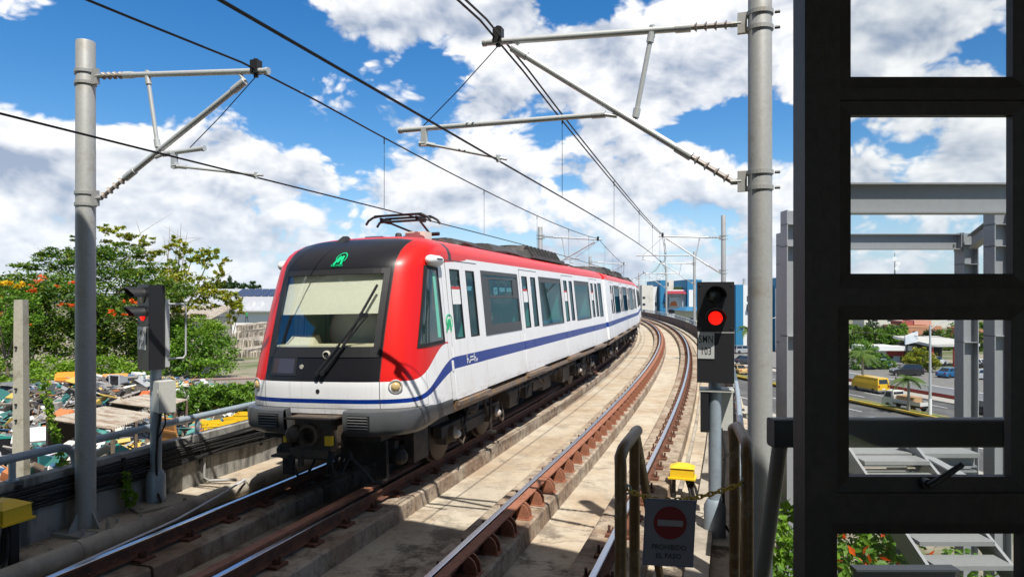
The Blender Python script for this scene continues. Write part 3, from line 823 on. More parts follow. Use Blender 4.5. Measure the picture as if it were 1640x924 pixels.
    for bx in (3.15, 13.1):
        bg_ = MB()
        for sd in (1, -1):
            bg_.hexa([(bx - 1.45, sd * .96, .42), (bx + 1.45, sd * .96, .42), (bx + 1.45, sd * 1.10, .42), (bx - 1.45, sd * 1.10, .42), (bx - 1.45, sd * .96, .60), (bx + 1.45, sd * .96, .60), (bx + 1.45, sd * 1.10, .60), (bx - 1.45, sd * 1.10, .60)])
            bg_.bbox((bx - .45, sd * .94, .34), (bx + .45, sd * 1.13, .52))
            bg_.ball((bx, sd * 1.02, .70), (.28, .16, .13), 10)
            for q in (-1, 1): bg_.tube((bx + q * .6, sd * 1.14, .45), (bx + q * .35, sd * 1.16, .85), .03, n=8)
            bg_.tube((bx + .62, sd * 1.20, .15), (bx + .62, sd * 1.20, .80), .03, n=8); bg_.tube((bx + .5, sd * 1.2, .17), (bx + .7, sd * 1.25, .14), .035, n=8)
        bg_.bbox((bx - .3, -.95, .40), (bx + .3, .95, .62))
        bo = bg_.build('bogie', UND2, root, local=True, smooth=35); made.append(bo)
        for wx in (-1.05, 1.05):
            mb = MB()
            for sd in (1, -1):
                mb.lathe([(.05, -.13), (.38, -.13), (.43, -.10), (.43, -.01), (.46, .0), (.46, .03), (.34, .035), (.32, -.0), (.10, -.01), (.05, .03)], (bx + wx, sd * .79, .43), (0, sd * -1, 0), n=28)
            mb.tube((bx + wx, -.75, .43), (bx + wx, .75, .43), .08, n=10); mb.build('wheelset', M('wheel', (.055, .04, .032), .55, .5, var=.2, scale=5) if 'wheel' not in bpy.data.materials else bpy.data.materials['wheel'], bo, local=True, smooth=35)
            for sd in (1, -1):
                mb = MB(); mb.bbox((bx + wx - .17, sd * .93, .28), (bx + wx + .17, sd * 1.08, .58)); mb.tube((bx + wx, sd * 1.08, .43), (bx + wx, sd * 1.17, .43), .13, n=14)
                mb.lathe([(.075, 0), (.065, .06), (.03, .09), (.0, .095)], (bx + wx, sd * 1.17, .43), (0, sd, 0), n=12, m=1)
                mb.path([(bx + wx, sd * 1.22, .36), (bx + wx + .08, sd * 1.26, .26), (bx + wx + .22, sd * 1.24, .34), (bx + wx + .26, sd * 1.18, .60)], .018, n=6)
                mb.build('axle_box', [UND, M('cap', (.5, .45, .40), .5) if 'cap' not in bpy.data.materials else bpy.data.materials['cap']], bo, local=True, smooth=35)
    # roof gear
    mb = MB()
    def wedge(xa, xb, h, hw, k=.35):
        mb.hexa([(xa, -hw, 3.60), (xb, -hw, 3.60), (xb, hw, 3.60), (xa, hw, 3.60), (xa + k, -hw * .72, 3.60 + h), (xb - k, -hw * .72, 3.60 + h), (xb - k, hw * .72, 3.60 + h), (xa + k, hw * .72, 3.60 + h)])
    gear = []
    segs = [(3.75, 5.25, .17, .62, .08), (5.6, 7.9, .20, .78, .06), (7.95, 11.6, .36, .86, .5), (12.2, 13.4, .16, .6, .1)] if front else [(1.0, 3.2, .22, .7, .1), (4.4, 7.4, .36, .86, .5), (9.6, 12.8, .36, .86, .5), (13.4, 15.2, .2, .6, .1)]
    for sg in segs:
        mb = MB(); wedge(*sg)
        xa, xb, h, hw, k = sg
        if k > .3:
            for q in range(9): mb.box((xa + .35 + q * (xb - xa - .7) / 8, -hw * .87, 3.60 + h * .5), (.05, .10, h * .9), Matrix.Rotation(R(-32), 3, 'X'))
            for q in (-1, 1): mb.bbox((xa + .1, q * (hw + .02), 3.60), (xb - .1, q * (hw + .07), 3.68))
            for q in range(int((xb - xa) / 1.2)): mb.lathe([(.28, 0), (.30, .03), (.26, .05)], (xa + 1 + q * 1.1, 0, 3.60 + h - .005), n=16)
        else:
            for q in range(4): mb.bbox((xa + .2 + q * .3, -hw * .5, 3.60 + h), (xa + .32 + q * .3, hw * .5, 3.625 + h))
        made.append(mb.build('roof_unit', ROOFK, root, local=True, smooth=30))
    mb = MB()
    for k in range(3): mb.path([(3.6 + q * .8, -.72 - .05 * k, 3.585 + .03 * math.sin(q * 1.7 + k) + .03) for q in range(15)], .018, n=5)
    made.append(mb.build('roof_conduit', ROOFK, root, local=True))
    if rel is not None:
        for o in made: o.matrix_basis = rel
    return body
a1, a2 = T(-2.0 + 3.15, 0), T(-2.0 + 13.1, 0)
def car_matrix(s_nose):
    p, q = T(s_nose + 3.15, 0), T(s_nose + 13.1, 0); d = (q - p).normalized(); o = p - d * 3.15
    return Matrix.Translation((o.x, o.y, 0)) @ Matrix.Rotation(math.atan2(d.y, d.x), 4, 'Z') @ Matrix.Rotation(R(-1.3), 4, 'X')
M1 = car_matrix(-2.0)
train = thing('metro_train', 'white metro train with red roof and nose, black windscreen panel and blue stripe', 'train', (0, 0, 0))
train.matrix_basis = M1
make_car(train, None, True)
rel = M1.inverted() @ car_matrix(-2.0 + LEN + .45); make_car(train, rel, False)
rel3 = M1.inverted() @ car_matrix(-2.0 + 2 * (LEN + .45)); make_car(train, rel3, False)
for q in (0, 1):
    mb = MB(); u = LEN + q * (LEN + .45)
    for i in range(5):
        f = i / 4
        for z0, z1, w in ((1.0, 3.3, 1.12),):
            pass
    mb.bbox((LEN + .0, -1.10, 1.0), (LEN + .45, 1.10, 3.30)); g = mb.build('gangway', RUB, train, local=True)
    if q: g.matrix_basis = rel
# ---- cab front
def tr(name, mb, mat, parent=None, smooth=None): return mb.build(name, mat, parent or train, local=True, smooth=smooth)
def front_patch(mb, va, vb, za, zb, out, th, nv=14, nz=8, m=0, zfun=None):
    vs = []
    for lay in (out, out - th):
        for i in range(nz + 1):
            for j in range(nv + 1):
                v = va + (vb - va) * j / nv; z = za + (zb - za) * i / nz
                vs.append((nose(z, v) - lay, -v, z))
    n = nv + 1; K = (nz + 1) * n; fs = []
    for i in range(nz):
        for j in range(nv):
            a = i * n + j; fs += [(a, a + 1, a + n + 1, a + n), (K + a, K + a + n, K + a + n + 1, K + a + 1)]
    ring = [j for j in range(n)] + [i * n + nv for i in range(1, nz + 1)] + [nz * n + j for j in range(nv - 1, -1, -1)] + [i * n for i in range(nz - 1, 0, -1)]
    for a, b in zip(ring, ring[1:] + ring[:1]): fs.append((a, b, K + b, K + a))
    mb.add(vs, fs, m)
mb = MB(); front_patch(mb, -.83, .83, 1.93, 3.02, .006, .012); ws = tr('windscreen', mb, GLW, smooth=40)
mb = MB()
for a in ((-.87, .87, 1.83, 1.965), (-.87, .87, 2.985, 3.06)): front_patch(mb, *a, .012, .03, nz=1)
for a in ((-.87, -.785, 1.965, 2.985), (.785, .87, 1.965, 2.985)): front_patch(mb, *a, .012, .03, nv=1)
mb.build('windscreen_seal', BLK, ws, local=True)
mb = MB()
front_patch(mb, -.82, .82, 2.42, 3.03, -.075, .01); bl_ = mb.build('sun_blind', CREAM, train, local=True, smooth=40)
mb = MB(); mb.bbox((1.30, -1.16, 1.15), (1.95, 1.16, 1.20)); mb.bbox((1.92, -1.2, 1.15), (1.97, 1.2, 3.2)); mb.bbox((.75, -1.0, 3.08), (1.95, 1.0, 3.12)); tr('cab_lining', mb, M('cab wall', (.34, .38, .40), .6))
mb = MB(); front_patch(mb, -.82, .82, 1.90, 1.99, -.04, .42, nz=1); mb.hexa([(.36, .30, 1.97), (.62, .30, 1.97), (.62, .78, 1.97), (.36, .78, 1.97), (.50, .36, 2.10), (.62, .36, 2.12), (.62, .74, 2.12), (.50, .74, 2.10)]); tr('dashboard', mb, M('dash', (.66, .61, .45), .6))
mb = MB(); mb.ball((1.12, .0, 2.12), (.14, .50, .46), 18); mb.ball((1.0, .0, 1.85), (.30, .40, .10), 14); tr('driver_seat', mb, M('seat grey', (.78, .84, .88), .7), smooth=60)
mb = MB(); mb.bbox((1.5, -.72, 1.2), (1.52, -.45, 2.6)); tr('cab_cabinet', mb, M('cab blue', (.03, .10, .22), .5))
# destination box, camera, ring under the screen
mb = MB(); front_patch(mb, -.80, -.36, 1.58, 1.84, .010, .02, nv=4, nz=2); db_ = tr('display_frame', mb, BLK)
mb = MB(); front_patch(mb, -.76, -.40, 1.61, 1.81, .013, .006, nv=4, nz=2); mb.build('display_pane', M('display glass', (.05, .04, .045), .12, spec=.8), db_, local=True)
mb = MB(); mb.lathe([(.062, -.01), (.062, .02), (.045, .03), (.045, .0)], (nose(1.86, .10), -.10, 1.86), (-1, 0, 0), n=18); mb.tube((nose(1.70, -.28) + .02, .28, 1.70), (nose(1.70, -.28) - .012, .28, 1.70), .03, n=12); tr('camera_ring', mb, M('ring', (.42, .40, .34), .4))
# wiper: two parallel arms and a blade
def nz_(v, z, out): return Vector((nose(z, v) - out, -v, z))
mb = MB()
piv = [nz_(.02, 1.62, .03), nz_(.10, 1.62, .03)]
for q, e in zip(piv, (nz_(.60, 2.40, .075), nz_(.66, 2.38, .075))):
    mb.tube(q, q + Vector((-.05, 0, 0)), .035, n=10); mb.tube(q - Vector((.045, 0, 0)), e, .014, n=6)
    mb.tube(bl(q - Vector((.045, 0, 0)), e, .03), bl(q - Vector((.045, 0, 0)), e, .5), .019, n=6)
e0, e1 = nz_(.36, 1.98, .055), nz_(.74, 2.82, .055)
mb.tube(e0, e1, .020, n=6); mb.box((nz_(.62, 2.40, .07)), (.03, .12, .06)); tr('wiper', mb, BLK)
# head lamps, markers, holes
LAMPB = M('lamp housing', (.70, .70, .70), .25, .6)
for sd in (1, -1):
    c = Vector((nose(1.43, 1.10), -sd * 1.10, 1.43)); ax = Vector((-1, -sd * .55, .0)).normalized()
    mb = MB(); mb.lathe([(.085, -.03), (.10, .008), (.085, .014), (.07, -.01)], c, ax, n=20); hl = tr('headlight', mb, LAMPB, smooth=40)
    mb = MB(); mb.lathe([(.068, -.01), (.055, .022), (.03, .034), (.0, .036)], c, ax, n=18); mb.build('lens', M('amber lens', (.55, .40, .18), .15, spec=.7) if 'amber lens' not in bpy.data.materials else bpy.data.materials['amber lens'], hl, local=True, smooth=60)
    c2 = Vector((nose(1.31, .97), -sd * .97, 1.315)); mb = MB(); mb.lathe([(.032, -.02), (.038, .008), (.02, .010)], c2 + Vector((.015, 0, 0)), (-1, -sd * .3, 0), n=14); tr('marker_lamp', mb, BLK)
mb = MB(); mb.tube((nose(1.37, 0) + .02, 0, 1.37), (nose(1.37, 0) - .006, 0, 1.37), .030, n=14); tr('towing_hole', mb, RUB)
# side windows of the cab: follow the rounded corner
def side_pt(sd, u, z, out):
    # invert the nose curve: v at which nose(z,v)=u
    k0 = u0_(z); D = dn_(z); q = (u - k0) / D
    if q >= 1: return Vector((u, -sd * (w_(z) + out), z))
    k = (1 - (1 - max(0, q)) ** NP) ** (1 / NP); v = k * w_(z)
    e = 1e-3; du = nose(z, min(w_(z), v + e)) - u; nrm = Vector((-e, max(du, 1e-5))).normalized()   # (x,v) outward
    return Vector((u + nrm.x * out, -sd * (v + nrm.y * out), z))
CABW = [(.53, 1.95), (1.34, 1.97), (1.32, 3.06), (.97, 3.08)]       # u,z corners: front low, rear low, rear top, front top
def quad_patch(mb, sd, c, out, th, n=10, m=0):
    vs = []
    for lay in (out, out - th):
        for i in range(n + 1):
            for j in range(n + 1):
                a, b = i / n, j / n
                u = (1 - a) * ((1 - b) * c[0][0] + b * c[1][0]) + a * ((1 - b) * c[3][0] + b * c[2][0])
                z = (1 - a) * ((1 - b) * c[0][1] + b * c[1][1]) + a * ((1 - b) * c[3][1] + b * c[2][1])
                vs.append(side_pt(sd, u, z, lay))
    N = n + 1; K = N * N; fs = []
    for i in range(n):
        for j in range(n):
            q = i * N + j; fs += [(q, q + 1, q + N + 1, q + N), (K + q, K + q + N, K + q + N + 1, K + q + 1)]
    ring = list(range(N)) + [i * N + n for i in range(1, N)] + [n * N + j for j in range(n - 1, -1, -1)] + [i * N for i in range(n - 1, 0, -1)]
    for q, r_ in zip(ring, ring[1:] + ring[:1]): fs.append((q, r_, K + r_, K + q))
    mb.add(vs, fs, m)
DGL = M('dark cab glass', (.012, .03, .03), .04, spec=.9)
for sd in (1, -1):
    mb = MB(); quad_patch(mb, sd, CABW, .006, .02); cw = tr('cab_window', mb, DGL, smooth=40)
    c = CABW; cx = sum(p[0] for p in c) / 4; cz = sum(p[1] for p in c) / 4
    mb = MB(); g = .045
    def ins(p, q): return (p[0] + (g if p[0] < cx else -g) * q, p[1] + (g if p[1] < cz else -g) * q)
    o_, i_ = [ins(p, -.5) for p in c], [ins(p, .6) for p in c]
    for k in range(4):
        quad_patch(mb, sd, [o_[k], o_[(k + 1) % 4], i_[(k + 1) % 4], i_[k]], .012, .012)
    mb.build('window_seal', RUB, cw, local=True)
    mb = MB(); quad_patch(mb, sd, [(1.12, 2.04), (1.23, 2.04), (1.22, 3.0), (1.13, 3.0)], .009, .004); mb.build('grab_rail', TEAL, cw, local=True)
    # white mirror pod on the roof shoulder
    mb = MB(); c = side_pt(sd, 1.22, 3.18, .035)
    N = 12
    for k in range(N): pass
    mb.path([c + Vector((q, 0, 0)) for q in (-.26, -.25, -.22, -.17, .13, .18, .21, .22)], [.01, .045, .068, .078, .078, .068, .045, .01], n=16)
    pod = tr('mirror_pod', mb, WHT, smooth=60)
    mb = MB(); mb.box(c + Vector((.0, -sd * .078, .02)), (.20, .012, .018)); mb.build('slot', BLK, pod, local=True)
# bumper fairings with louvres
for sd in (1, -1):
    mb = MB(); N = 30
    zs = [.78, .81, .88, .98, 1.07, 1.115, 1.13]; ins_ = [.10, .045, .01, 0, 0, .01, .05]
    rows = []
    for z, dz_ in zip(zs, ins_):
        row = []
        for k in range(N + 1):
            f = k / N
            if f < .35: v = .46 + (f / .35) * .54; 
            else: v = None
            if v is not None:
                u = -.14 + .12 * max(0, (v - .7) / .3) ** 2 + dz_
            else:
                a = (f - .35) / .65 * 1.0
                if a < .5:
                    th_ = a / .5 * math.pi / 2; v = 1.0 + .40 * math.sin(th_) - dz_ * math.sin(th_); u = -.02 + dz_ * math.cos(th_) + .65 * (1 - math.cos(th_))
                else:
                    v = 1.40 - dz_; u = .63 + (a - .5) / .5 * .85
            # the back end sweeps up a little
            zz = z + (.10 * max(0, (u - .5)) if z < .85 else 0)
            row.append((u, -sd * v, zz))
        rows.append(row)
    n = N + 1; mb.v = [p for r_ in rows for p in r_]
    for i in range(len(rows) - 1):
        for j in range(N): mb.f.append((i * n + j, i * n + j + 1, (i + 1) * n + j + 1, (i + 1) * n + j)); mb.mi.append(0)
    # top and bottom lids, inner cheek
    inner = [(u, v * (.9 if abs(v) > .5 else 1), z) for u, v, z in rows[0]]
    for rr_, zz in ((rows[-1], 1.13), (rows[0], .78)):
        k = len(mb.v); mb.v += [(p[0], p[1], p[2]) for p in rr_] + [(1.48, -sd * .46, zz)]
        for j in range(N): mb.f.append((k + j, k + j + 1, k + n)); mb.mi.append(0)
    k = len(mb.v); mb.v += [rows[0][0], rows[-1][0], (1.48, -sd * .46, 1.13), (1.48, -sd * .46, .78), rows[0][-1], rows[-1][-1]]
    mb.f += [(k, k + 1, k + 2, k + 3), (k + 3, k + 2, k + 5, k + 4)]; mb.mi += [0, 0]
    bf = tr('bumper_fairing', mb, FAIR, smooth=38)
    mb = MB(); c0 = -sd * .70
    mb.bbox((-.155, c0 - .16, .885), (-.13, c0 + .16, 1.075)); mb.build('louvre_plate', RUB, bf, local=True)
    mb = MB()
    for k in range(5): mb.box((-.165, c0, .905 + .037 * k), (.03, .29, .012), Matrix.Rotation(R(25), 3, 'Y'))
    mb.build('louvre', M('louvre grey', (.13, .13, .13), .5) if 'louvre grey' not in bpy.data.materials else bpy.data.materials['louvre grey'], bf, local=True)
# coupler and hoses
mb = MB(); mb.bbox((-.05, -.34, .60), (.6, .34, .92)); mb.bbox((-.30, -.38, .935), (.35, .34, .955)); mb.bbox((-.22, -.32, .52), (.1, .16, .93))
mb.lathe([(.15, 0), (.15, .07), (.11, .075), (.10, .0)], (-.22, -.02, .73), (-1, 0, 0), n=20); mb.lathe([(.12, 0), (.10, .10), (.05, .15), (0, .16)], (-.22, .21, .74), (-1, 0, 0), n=16)
mb.hexa([(-.24, -.28, .42), (.1, -.28, .42), (.1, .28, .42), (-.24, .28, .42), (-.24, -.30, .54), (.1, -.30, .54), (.1, .30, .54), (-.24, .30, .54)])
mb.bbox((-.26, .10, .30), (-.20, .16, .45)); mb.bbox((-.3, .30, .42), (-.1, .55, .45)); cp = tr('coupler', mb, UND, smooth=30); cp.location = (0, 0, .09)
mb = MB(); mb.bbox((-.262, -.36, .60), (-.20, -.26, .72)); mb.build('yellow_cock', YEL, cp, local=True); mb = MB(); mb.bbox((-.262, .33, .62), (-.20, .38, .70)); mb.build('yellow_cock', YEL, cp, local=True)
for k, (v0, v1) in enumerate(((-.30, -.26), (-.36, -.40), (-.33, -.36), (.25, .1))):
    mb = MB(); mb.path([(-.2, v0, .60), (-.26, v0, .45), (-.24, (v0 + v1) / 2, .32 - .02 * k), (-.1, v1, .28), (.1, v1, .45)], .02, n=6); tr('brake_hose', mb, RUB)
mb = MB(); mb.path([(-.1, -.55, .58), (-.16, -.62, .5), (-.16, -.80, .34), (-.18, -.92, .22), (-.1, -1.0, .20)], .026, n=8); tr('brake_hose', mb, RUB)
mb = MB(); mb.bbox((.06, -.92, .70), (1.5, .92, 1.08)); mb.bbox((.5, -.9, .30), (.62, .9, .62))
for sd in (1, -1): mb.bbox((.35, sd * .68, .10), (.43, sd * .84, .65)); mb.bbox((.8, sd * .9, .25), (1.3, sd * 1.05, .7)); mb.ball((.55, sd * .95, .4), .12, 10)
tr('front_beam', mb, UND2)
# pantograph
mb = MB()
for q in (-1, 1):
    xs_ = 2.75 + q * .20
    mb.path([(xs_, -.62, 3.94), (xs_, -.57, 4.01), (xs_, -.48, 4.06), (xs_, -.36, 4.08), (xs_, .36, 4.08), (xs_, .48, 4.06), (xs_, .57, 4.01), (xs_, .62, 3.94)], .022, n=7)
    mb.box((xs_, 0, 4.088), (.05, .9, .02))
for v in (-.34, .34):
    mb.tube((2.55, v, 4.04), (2.95, v, 4.04), .018, n=6); mb.box((2.75, v, 4.0), (.34, .05, .05))
pg = tr('pantograph', mb, DARKM, smooth=40)
mb = MB(); mb.tube((2.75, -.45, 4.0), (2.75, .45, 4.0), .022, n=8)
for v in (-.12, .12): mb.tube((2.75, v * 2.6, 4.0), (3.65, v, 3.84), .020, n=8)
mb.tube((3.65, -.3, 3.84), (3.65, .3, 3.84), .035, n=8); mb.tube((3.65, .0, 3.84), (2.95, 0, 3.76), .03, n=8); mb.tube((3.65, .1, 3.84), (2.95, .1, 3.74), .016, n=8); mb.build('arm', DARKM, pg, local=True)
mb = MB(); mb.bbox((2.72, -.42, 3.60), (3.02, -.05, 3.80)); mb.build('actuator_box', M('cream box', (.72, .70, .60), .5), pg, local=True)
mb = MB(); mb.bbox((2.5, .30, 3.60), (2.9, .62, 3.73)); mb.bbox((2.55, .1, 3.61), (2.75, .28, 3.70)); mb.lathe([(.09, 0), (.05, .17), (.03, .18)], (2.62, .03, 3.60), n=12)
for v in (-.5, .5):
    for xx in (2.9, 3.8): mb.lathe([(.06, 0), (.045, .03), (.06, .05), (.04, .08)], (xx, v, 3.57), n=10); 
    mb.tube((2.9, v, 3.66), (3.8, v, 3.66), .022, n=6)
mb.build('base_frame', ROOFK, pg, local=True)
mb = MB(); mb.path([(2.98, -.35, 3.64), (3.3, -.45, 3.68), (3.7, -.5, 3.66), (4.0, -.4, 3.70)], .02, n=6); mb.build('supply_cable', M('orange brown cable', (.45, .12, .07), .5), pg, local=True)
mb = MB(); mb.hexa([(1.05, -.09, 3.50), (1.35, -.09, 3.55), (1.35, .09, 3.55), (1.05, .09, 3.50), (1.25, -.03, 3.64), (1.33, -.03, 3.64), (1.33, .03, 3.64), (1.25, .03, 3.64)]); an = tr('roof_antenna', mb, BLK)
an.location = Vector((0, .28, -.02))
# emblem: a leaning pair of strokes and a bar under an open arch, with its name below
def ribbon(mb, pts, wd, f, th=.004):
    """flat stroke; f maps (a,b,out) to 3d"""
    if len(pts) == 2: pts = [(pts[0][0] + (pts[1][0] - pts[0][0]) * i / 7, pts[0][1] + (pts[1][1] - pts[0][1]) * i / 7) for i in range(8)]
    for (a0, b0), (a1_, b1_) in zip(pts, pts[1:]):
        if abs(a1_ - a0) + abs(b1_ - b0) < 1e-5: continue
        dx_, dy_ = a1_ - a0, b1_ - b0; l = math.hypot(dx_, dy_); nx, ny = -dy_ / l * wd / 2, dx_ / l * wd / 2; ex, ey = dx_ / l * wd * .12, dy_ / l * wd * .12
        q = [(a0 - ex + nx, b0 - ey + ny), (a1_ + ex + nx, b1_ + ey + ny), (a1_ + ex - nx, b1_ + ey - ny), (a0 - ex - nx, b0 - ey - ny)]
        mb.hexa([f(a, b, .001) for a, b in q] + [f(a, b, th) for a, b in q])
def emblem(mb, f, k, thin=1.0):
    for i, (p, wd) in enumerate((([(-.40, -.42), (-.02, .26)], .19), ([(-.10, -.26), (.20, .28)], .15), ([(.23, .28), (.27, -.42)], .20))):
        ribbon(mb, [(a * k, b * k) for a, b in p], wd * k, f, .004 + .0008 * i)
    arc = []
    for i in range(15):
        t_ = R(200 - 240 * i / 14); arc.append(((.10 + .46 * math.cos(t_)) * k, (.12 + .44 * math.sin(t_)) * k))
    ribbon(mb, arc, .07 * k, f, .0068)
mb = MB(); ZE = 3.21
emblem(mb, lambda a, b, o: Vector((nose(ZE + b, a + .05) - o - .010, -(a + .05), ZE + b)), .175); em = tr('emblem', mb, GREENL)
mw = Mw(train) @ frame((nose(3.115, .04) - .016, -.04, 3.115), (0, -1, 0), (.31, 0, .95), (-.95, 0, .31))
text('lettering', 'METRO', .046, GREENL, em, mw, .004, 1.25)
mb = MB(); emblem(mb, lambda a, b, o: SP(1, 1.58 + a, 2.22 + b, o + .004), .26); em2 = tr('emblem', mb, GREENL)
PALEB = M('pale sign', (.72, .74, .80), .4)
mb = MB()
for q in (0, .34):
    f = lambda a, b, o: SP(1, 2.25 + q + a, 1.62 + b, o + .010)
    ribbon(mb, [(-.05, -.06), (-.05, .02), (.0, -.0), (.03, -.06)], .022, f); ribbon(mb, [(-.05, .045), (-.05, .07)], .04, f); ribbon(mb, [(.06, -.06), (.09, -.02)], .02, f)
f = lambda a, b, o: SP(1, 2.42 + a, 1.62 + b, o + .010)
for b in (.03, -.02): ribbon(mb, [(-.08, b), (.08, b)], .022, f)
tr('wheelchair_symbol', mb, PALEB)
mb = MB(); slab(mb, 1, 1.56, 1.62, 1.50, 1.66, .0, .012); tr('door_release', mb, WHT)
# ------------------------------------------------------------------ station roof and platform behind the camera, with added side walls
mb = MB(); mb.prism([(-13, -26), (13, -26), (13, -4.0), (3.9, 2.62), (2.37, 3.68), (.37, 4.74), (-4.74, 6.48), (-13, 9.6)], lambda a, b, z: (a, b, z), 8.0, 8.3)
struct(mb.build('station_roof', GRYP))
SHADE_WALL = M('added shade wall', (.42, .37, .30), .8, var=.1, scale=1)
mb = MB(); mb.bbox((9.0, -25.99, -1), (9.2, 1.0, 7.99)); struct(mb.build('unseen_shade_wall', SHADE_WALL))  # unseen wall, added to cut the light from behind the camera
mb = MB(); mb.bbox((-12.6, -25.99, -1), (-12.4, 3.0, 7.99)); struct(mb.build('unseen_shade_wall', SHADE_WALL))  # second unseen wall, added for the same darkening
struct(sweep(MB(), [(4.87, -1.0), (4.87, 1.0), (9.5, 1.0), (9.5, -1.0)], [-32, -20, -10, -8.1]).build('platform', CON))
struct(sweep(MB(), [(-3.3, -1.0), (-3.3, 1.0), (-1.45, 1.0), (-1.45, -1.0)], [-32, -20, -14.2]).build('platform', CON))

# ------------------------------------------------------------------ signals
PLATE = M('number plate', (.50, .51, .50), .45, .1)
REDL = lampmat('red lamp', (1.0, .012, .006), .9)
def signal(loc, ang_, lab, num, cab, ladder):
    """ang_: direction the lamps face, from +x counter-clockwise"""
    t = thing('railway_signal', lab, 'signal', loc, 0, 'railway signals')
    n = Vector((math.cos(ang_), math.sin(ang_), 0)); rx = Vector((-n.y, n.x, 0)); up = Vector((0, 0, 1))
    L = Vector(loc)
    def Q(a, b, c): return L + rx * a + n * b + up * c
    rot = Matrix((rx, n, up)).transposed()
    mb = MB(); mb.box(L + Vector((0, 0, .02)), (.74, .74, .035), rot)
    for a in (-.3, .3):
        for b in (-.3, .3): mb.tube(Q(a, b, .03), Q(a, b, .09), .03, n=6)
    mb.build('base_plate', M('beige plate', (.36, .33, .27), .7, var=.1, scale=4) if 'beige plate' not in bpy.data.materials else bpy.data.materials['beige plate'], t)
    mb = MB(); mb.lathe([(.135, .03), (.135, .42), (.095, .50)], L, n=20); mb.lathe([(.08, .45), (.08, 2.1)], L, n=18); mb.tube(Q(-.14, 0, .36), Q(.14, 0, .36), .02, n=6); mb.build('pole', BLUG, t, smooth=35)
    z0 = 2.00; H = 1.28; hw = .225
    mb = MB(); mb.bbox((0, 0, 0), (0, 0, 0)) if False else None
    mb.box(Q(0, .06, z0 + H * .5), (.42, .22, H - .04), rot); mb.box(Q(0, .175, z0 + H * .75), (.45, .012, H * .5 - .012), rot); mb.box(Q(0, .175, z0 + H * .25), (.45, .012, H * .5 - .012), rot)
    for a in (-.19, .19):
        for c in (H - .05, H * .5 + .05): mb.ball(Q(a, .182, z0 + c), .012, 8)
    mb.box(Q(0, .178, z0 + H * .5), (.44, .01, .014), rot, 1)
    hd = mb.build('head', [SIGB, GALV], t)
    for k, zc in enumerate((H * .5 + .46, H * .5 + .18)):
        c0 = Q(0, .18, z0 + zc); N = 14; mb = MB(); vs = []
        for ro in (.128, .120):
            for dep in (0, 1):
                for i in range(N + 1):
                    a = R(-8 + 196 * i / N); ln = .02 + .24 * dep * (.55 + .45 * math.sin(max(0, min(math.pi, a))) )
                    vs.append(c0 + rx * ro * math.cos(a) + up * (ro * math.sin(a) + (.0)) + n * ln * dep)
        m = N + 1
        fs = [(i, i + 1, m + i + 1, m + i) for i in range(N)] + [(2 * m + i, 3 * m + i, 3 * m + i + 1, 2 * m + i + 1) for i in range(N)] + [(m + i, m + i + 1, 3 * m + i + 1, 3 * m + i) for i in range(N)] + [(0, m, 3 * m, 2 * m), (N, 2 * m + N, 3 * m + N, m + N)]
        mb.add(vs, fs); mb.build('hood', SIGB, t, smooth=50)
        mb = MB(); mb.lathe([(.105, 0), (.105, .012), (.07, .02), (0, .022)] if k == 0 else [(.086, 0), (.086, .014), (.06, .028), (0, .032)], c0, n, n=24)
        mb.build('lens', REDL if k else BLKG, t, smooth=50)
    mb = MB(); mb.box(Q(-.115 if not ladder else -.03, .188, z0 + .475), (.20 if not ladder else .33, .006, .33), rot); pl_ = mb.build('number_plate', PLATE, t)
    o = -.115 if not ladder else -.03
    for tx, dz_ in (('SMN', .075), (num, -.075)):
        text('lettering', tx, .135, BLK, pl_, frame(Q(o, .1915, z0 + .475 + dz_), rx, up, n), .001, .60 if not ladder else 1.0, 1.14)
    if cab == 'side':
        mb = MB(); mb.box(Q(.20, -.05, 1.62), (.26, .22, .46), rot); mb.box(Q(.20, .065, 1.62), (.24, .012, .44), rot); mb.box(Q(.28, .075, 1.70), (.02, .02, .05), rot)
    else:
        mb = MB(); mb.box(Q(.05, -.25, 1.62), (.36, .26, .52), rot); mb.box(Q(-.13, .06, 1.62), (.10, .12, .50), rot, 1); mb.box(Q(.02, -.02, 1.9), (.42, .3, .03), rot)
    cb_ = mb.build('cabinet', [BOXG, SIGB], t)
    mb = MB(); mb.path([Q(.08, -.05, 1.4), Q(.13, .02, 1.1), Q(.10, .03, .7), Q(.11, .02, .2), Q(.2, .0, .06)], .018, n=6); mb.path([Q(.2, -.05, 1.4), Q(.26, -.04, 1.22), Q(.18, -.02, 1.1), Q(.10, 0, 1.0)], .012, n=6); mb.build('cable', RUB, t)
    if ladder:
        mb = MB(); mb.box(Q(.225, -.08, z0 + .55), (.02, .06, 1.0), rot)
        mb.path([Q(.235, -.08, z0 + .98), Q(.235, -.30, z0 + .98), Q(.235, -.34, z0 + .93), Q(.235, -.34, z0 + .22), Q(.235, -.30, z0 + .17), Q(.235, -.08, z0 + .17)], .014, n=8)
        mb.build('grab_handle', GALVB, t, smooth=40)
    else:
        mb = MB(); mb.box(Q(.232, -.02, z0 + .30), (.014, .05, .74), rot); mb.build('grab_handle', GALVB, t)
    return t
signal((-5.32, 10.2, ZD), R(-133), 'black signal seen from the side, beside the left mast, with a white cabinet below', '104', 'side', True)
signal((2.60, 8.75, ZD), R(-104), 'black signal with a bright red lamp facing us, right of the empty track', '103', 'back', False)
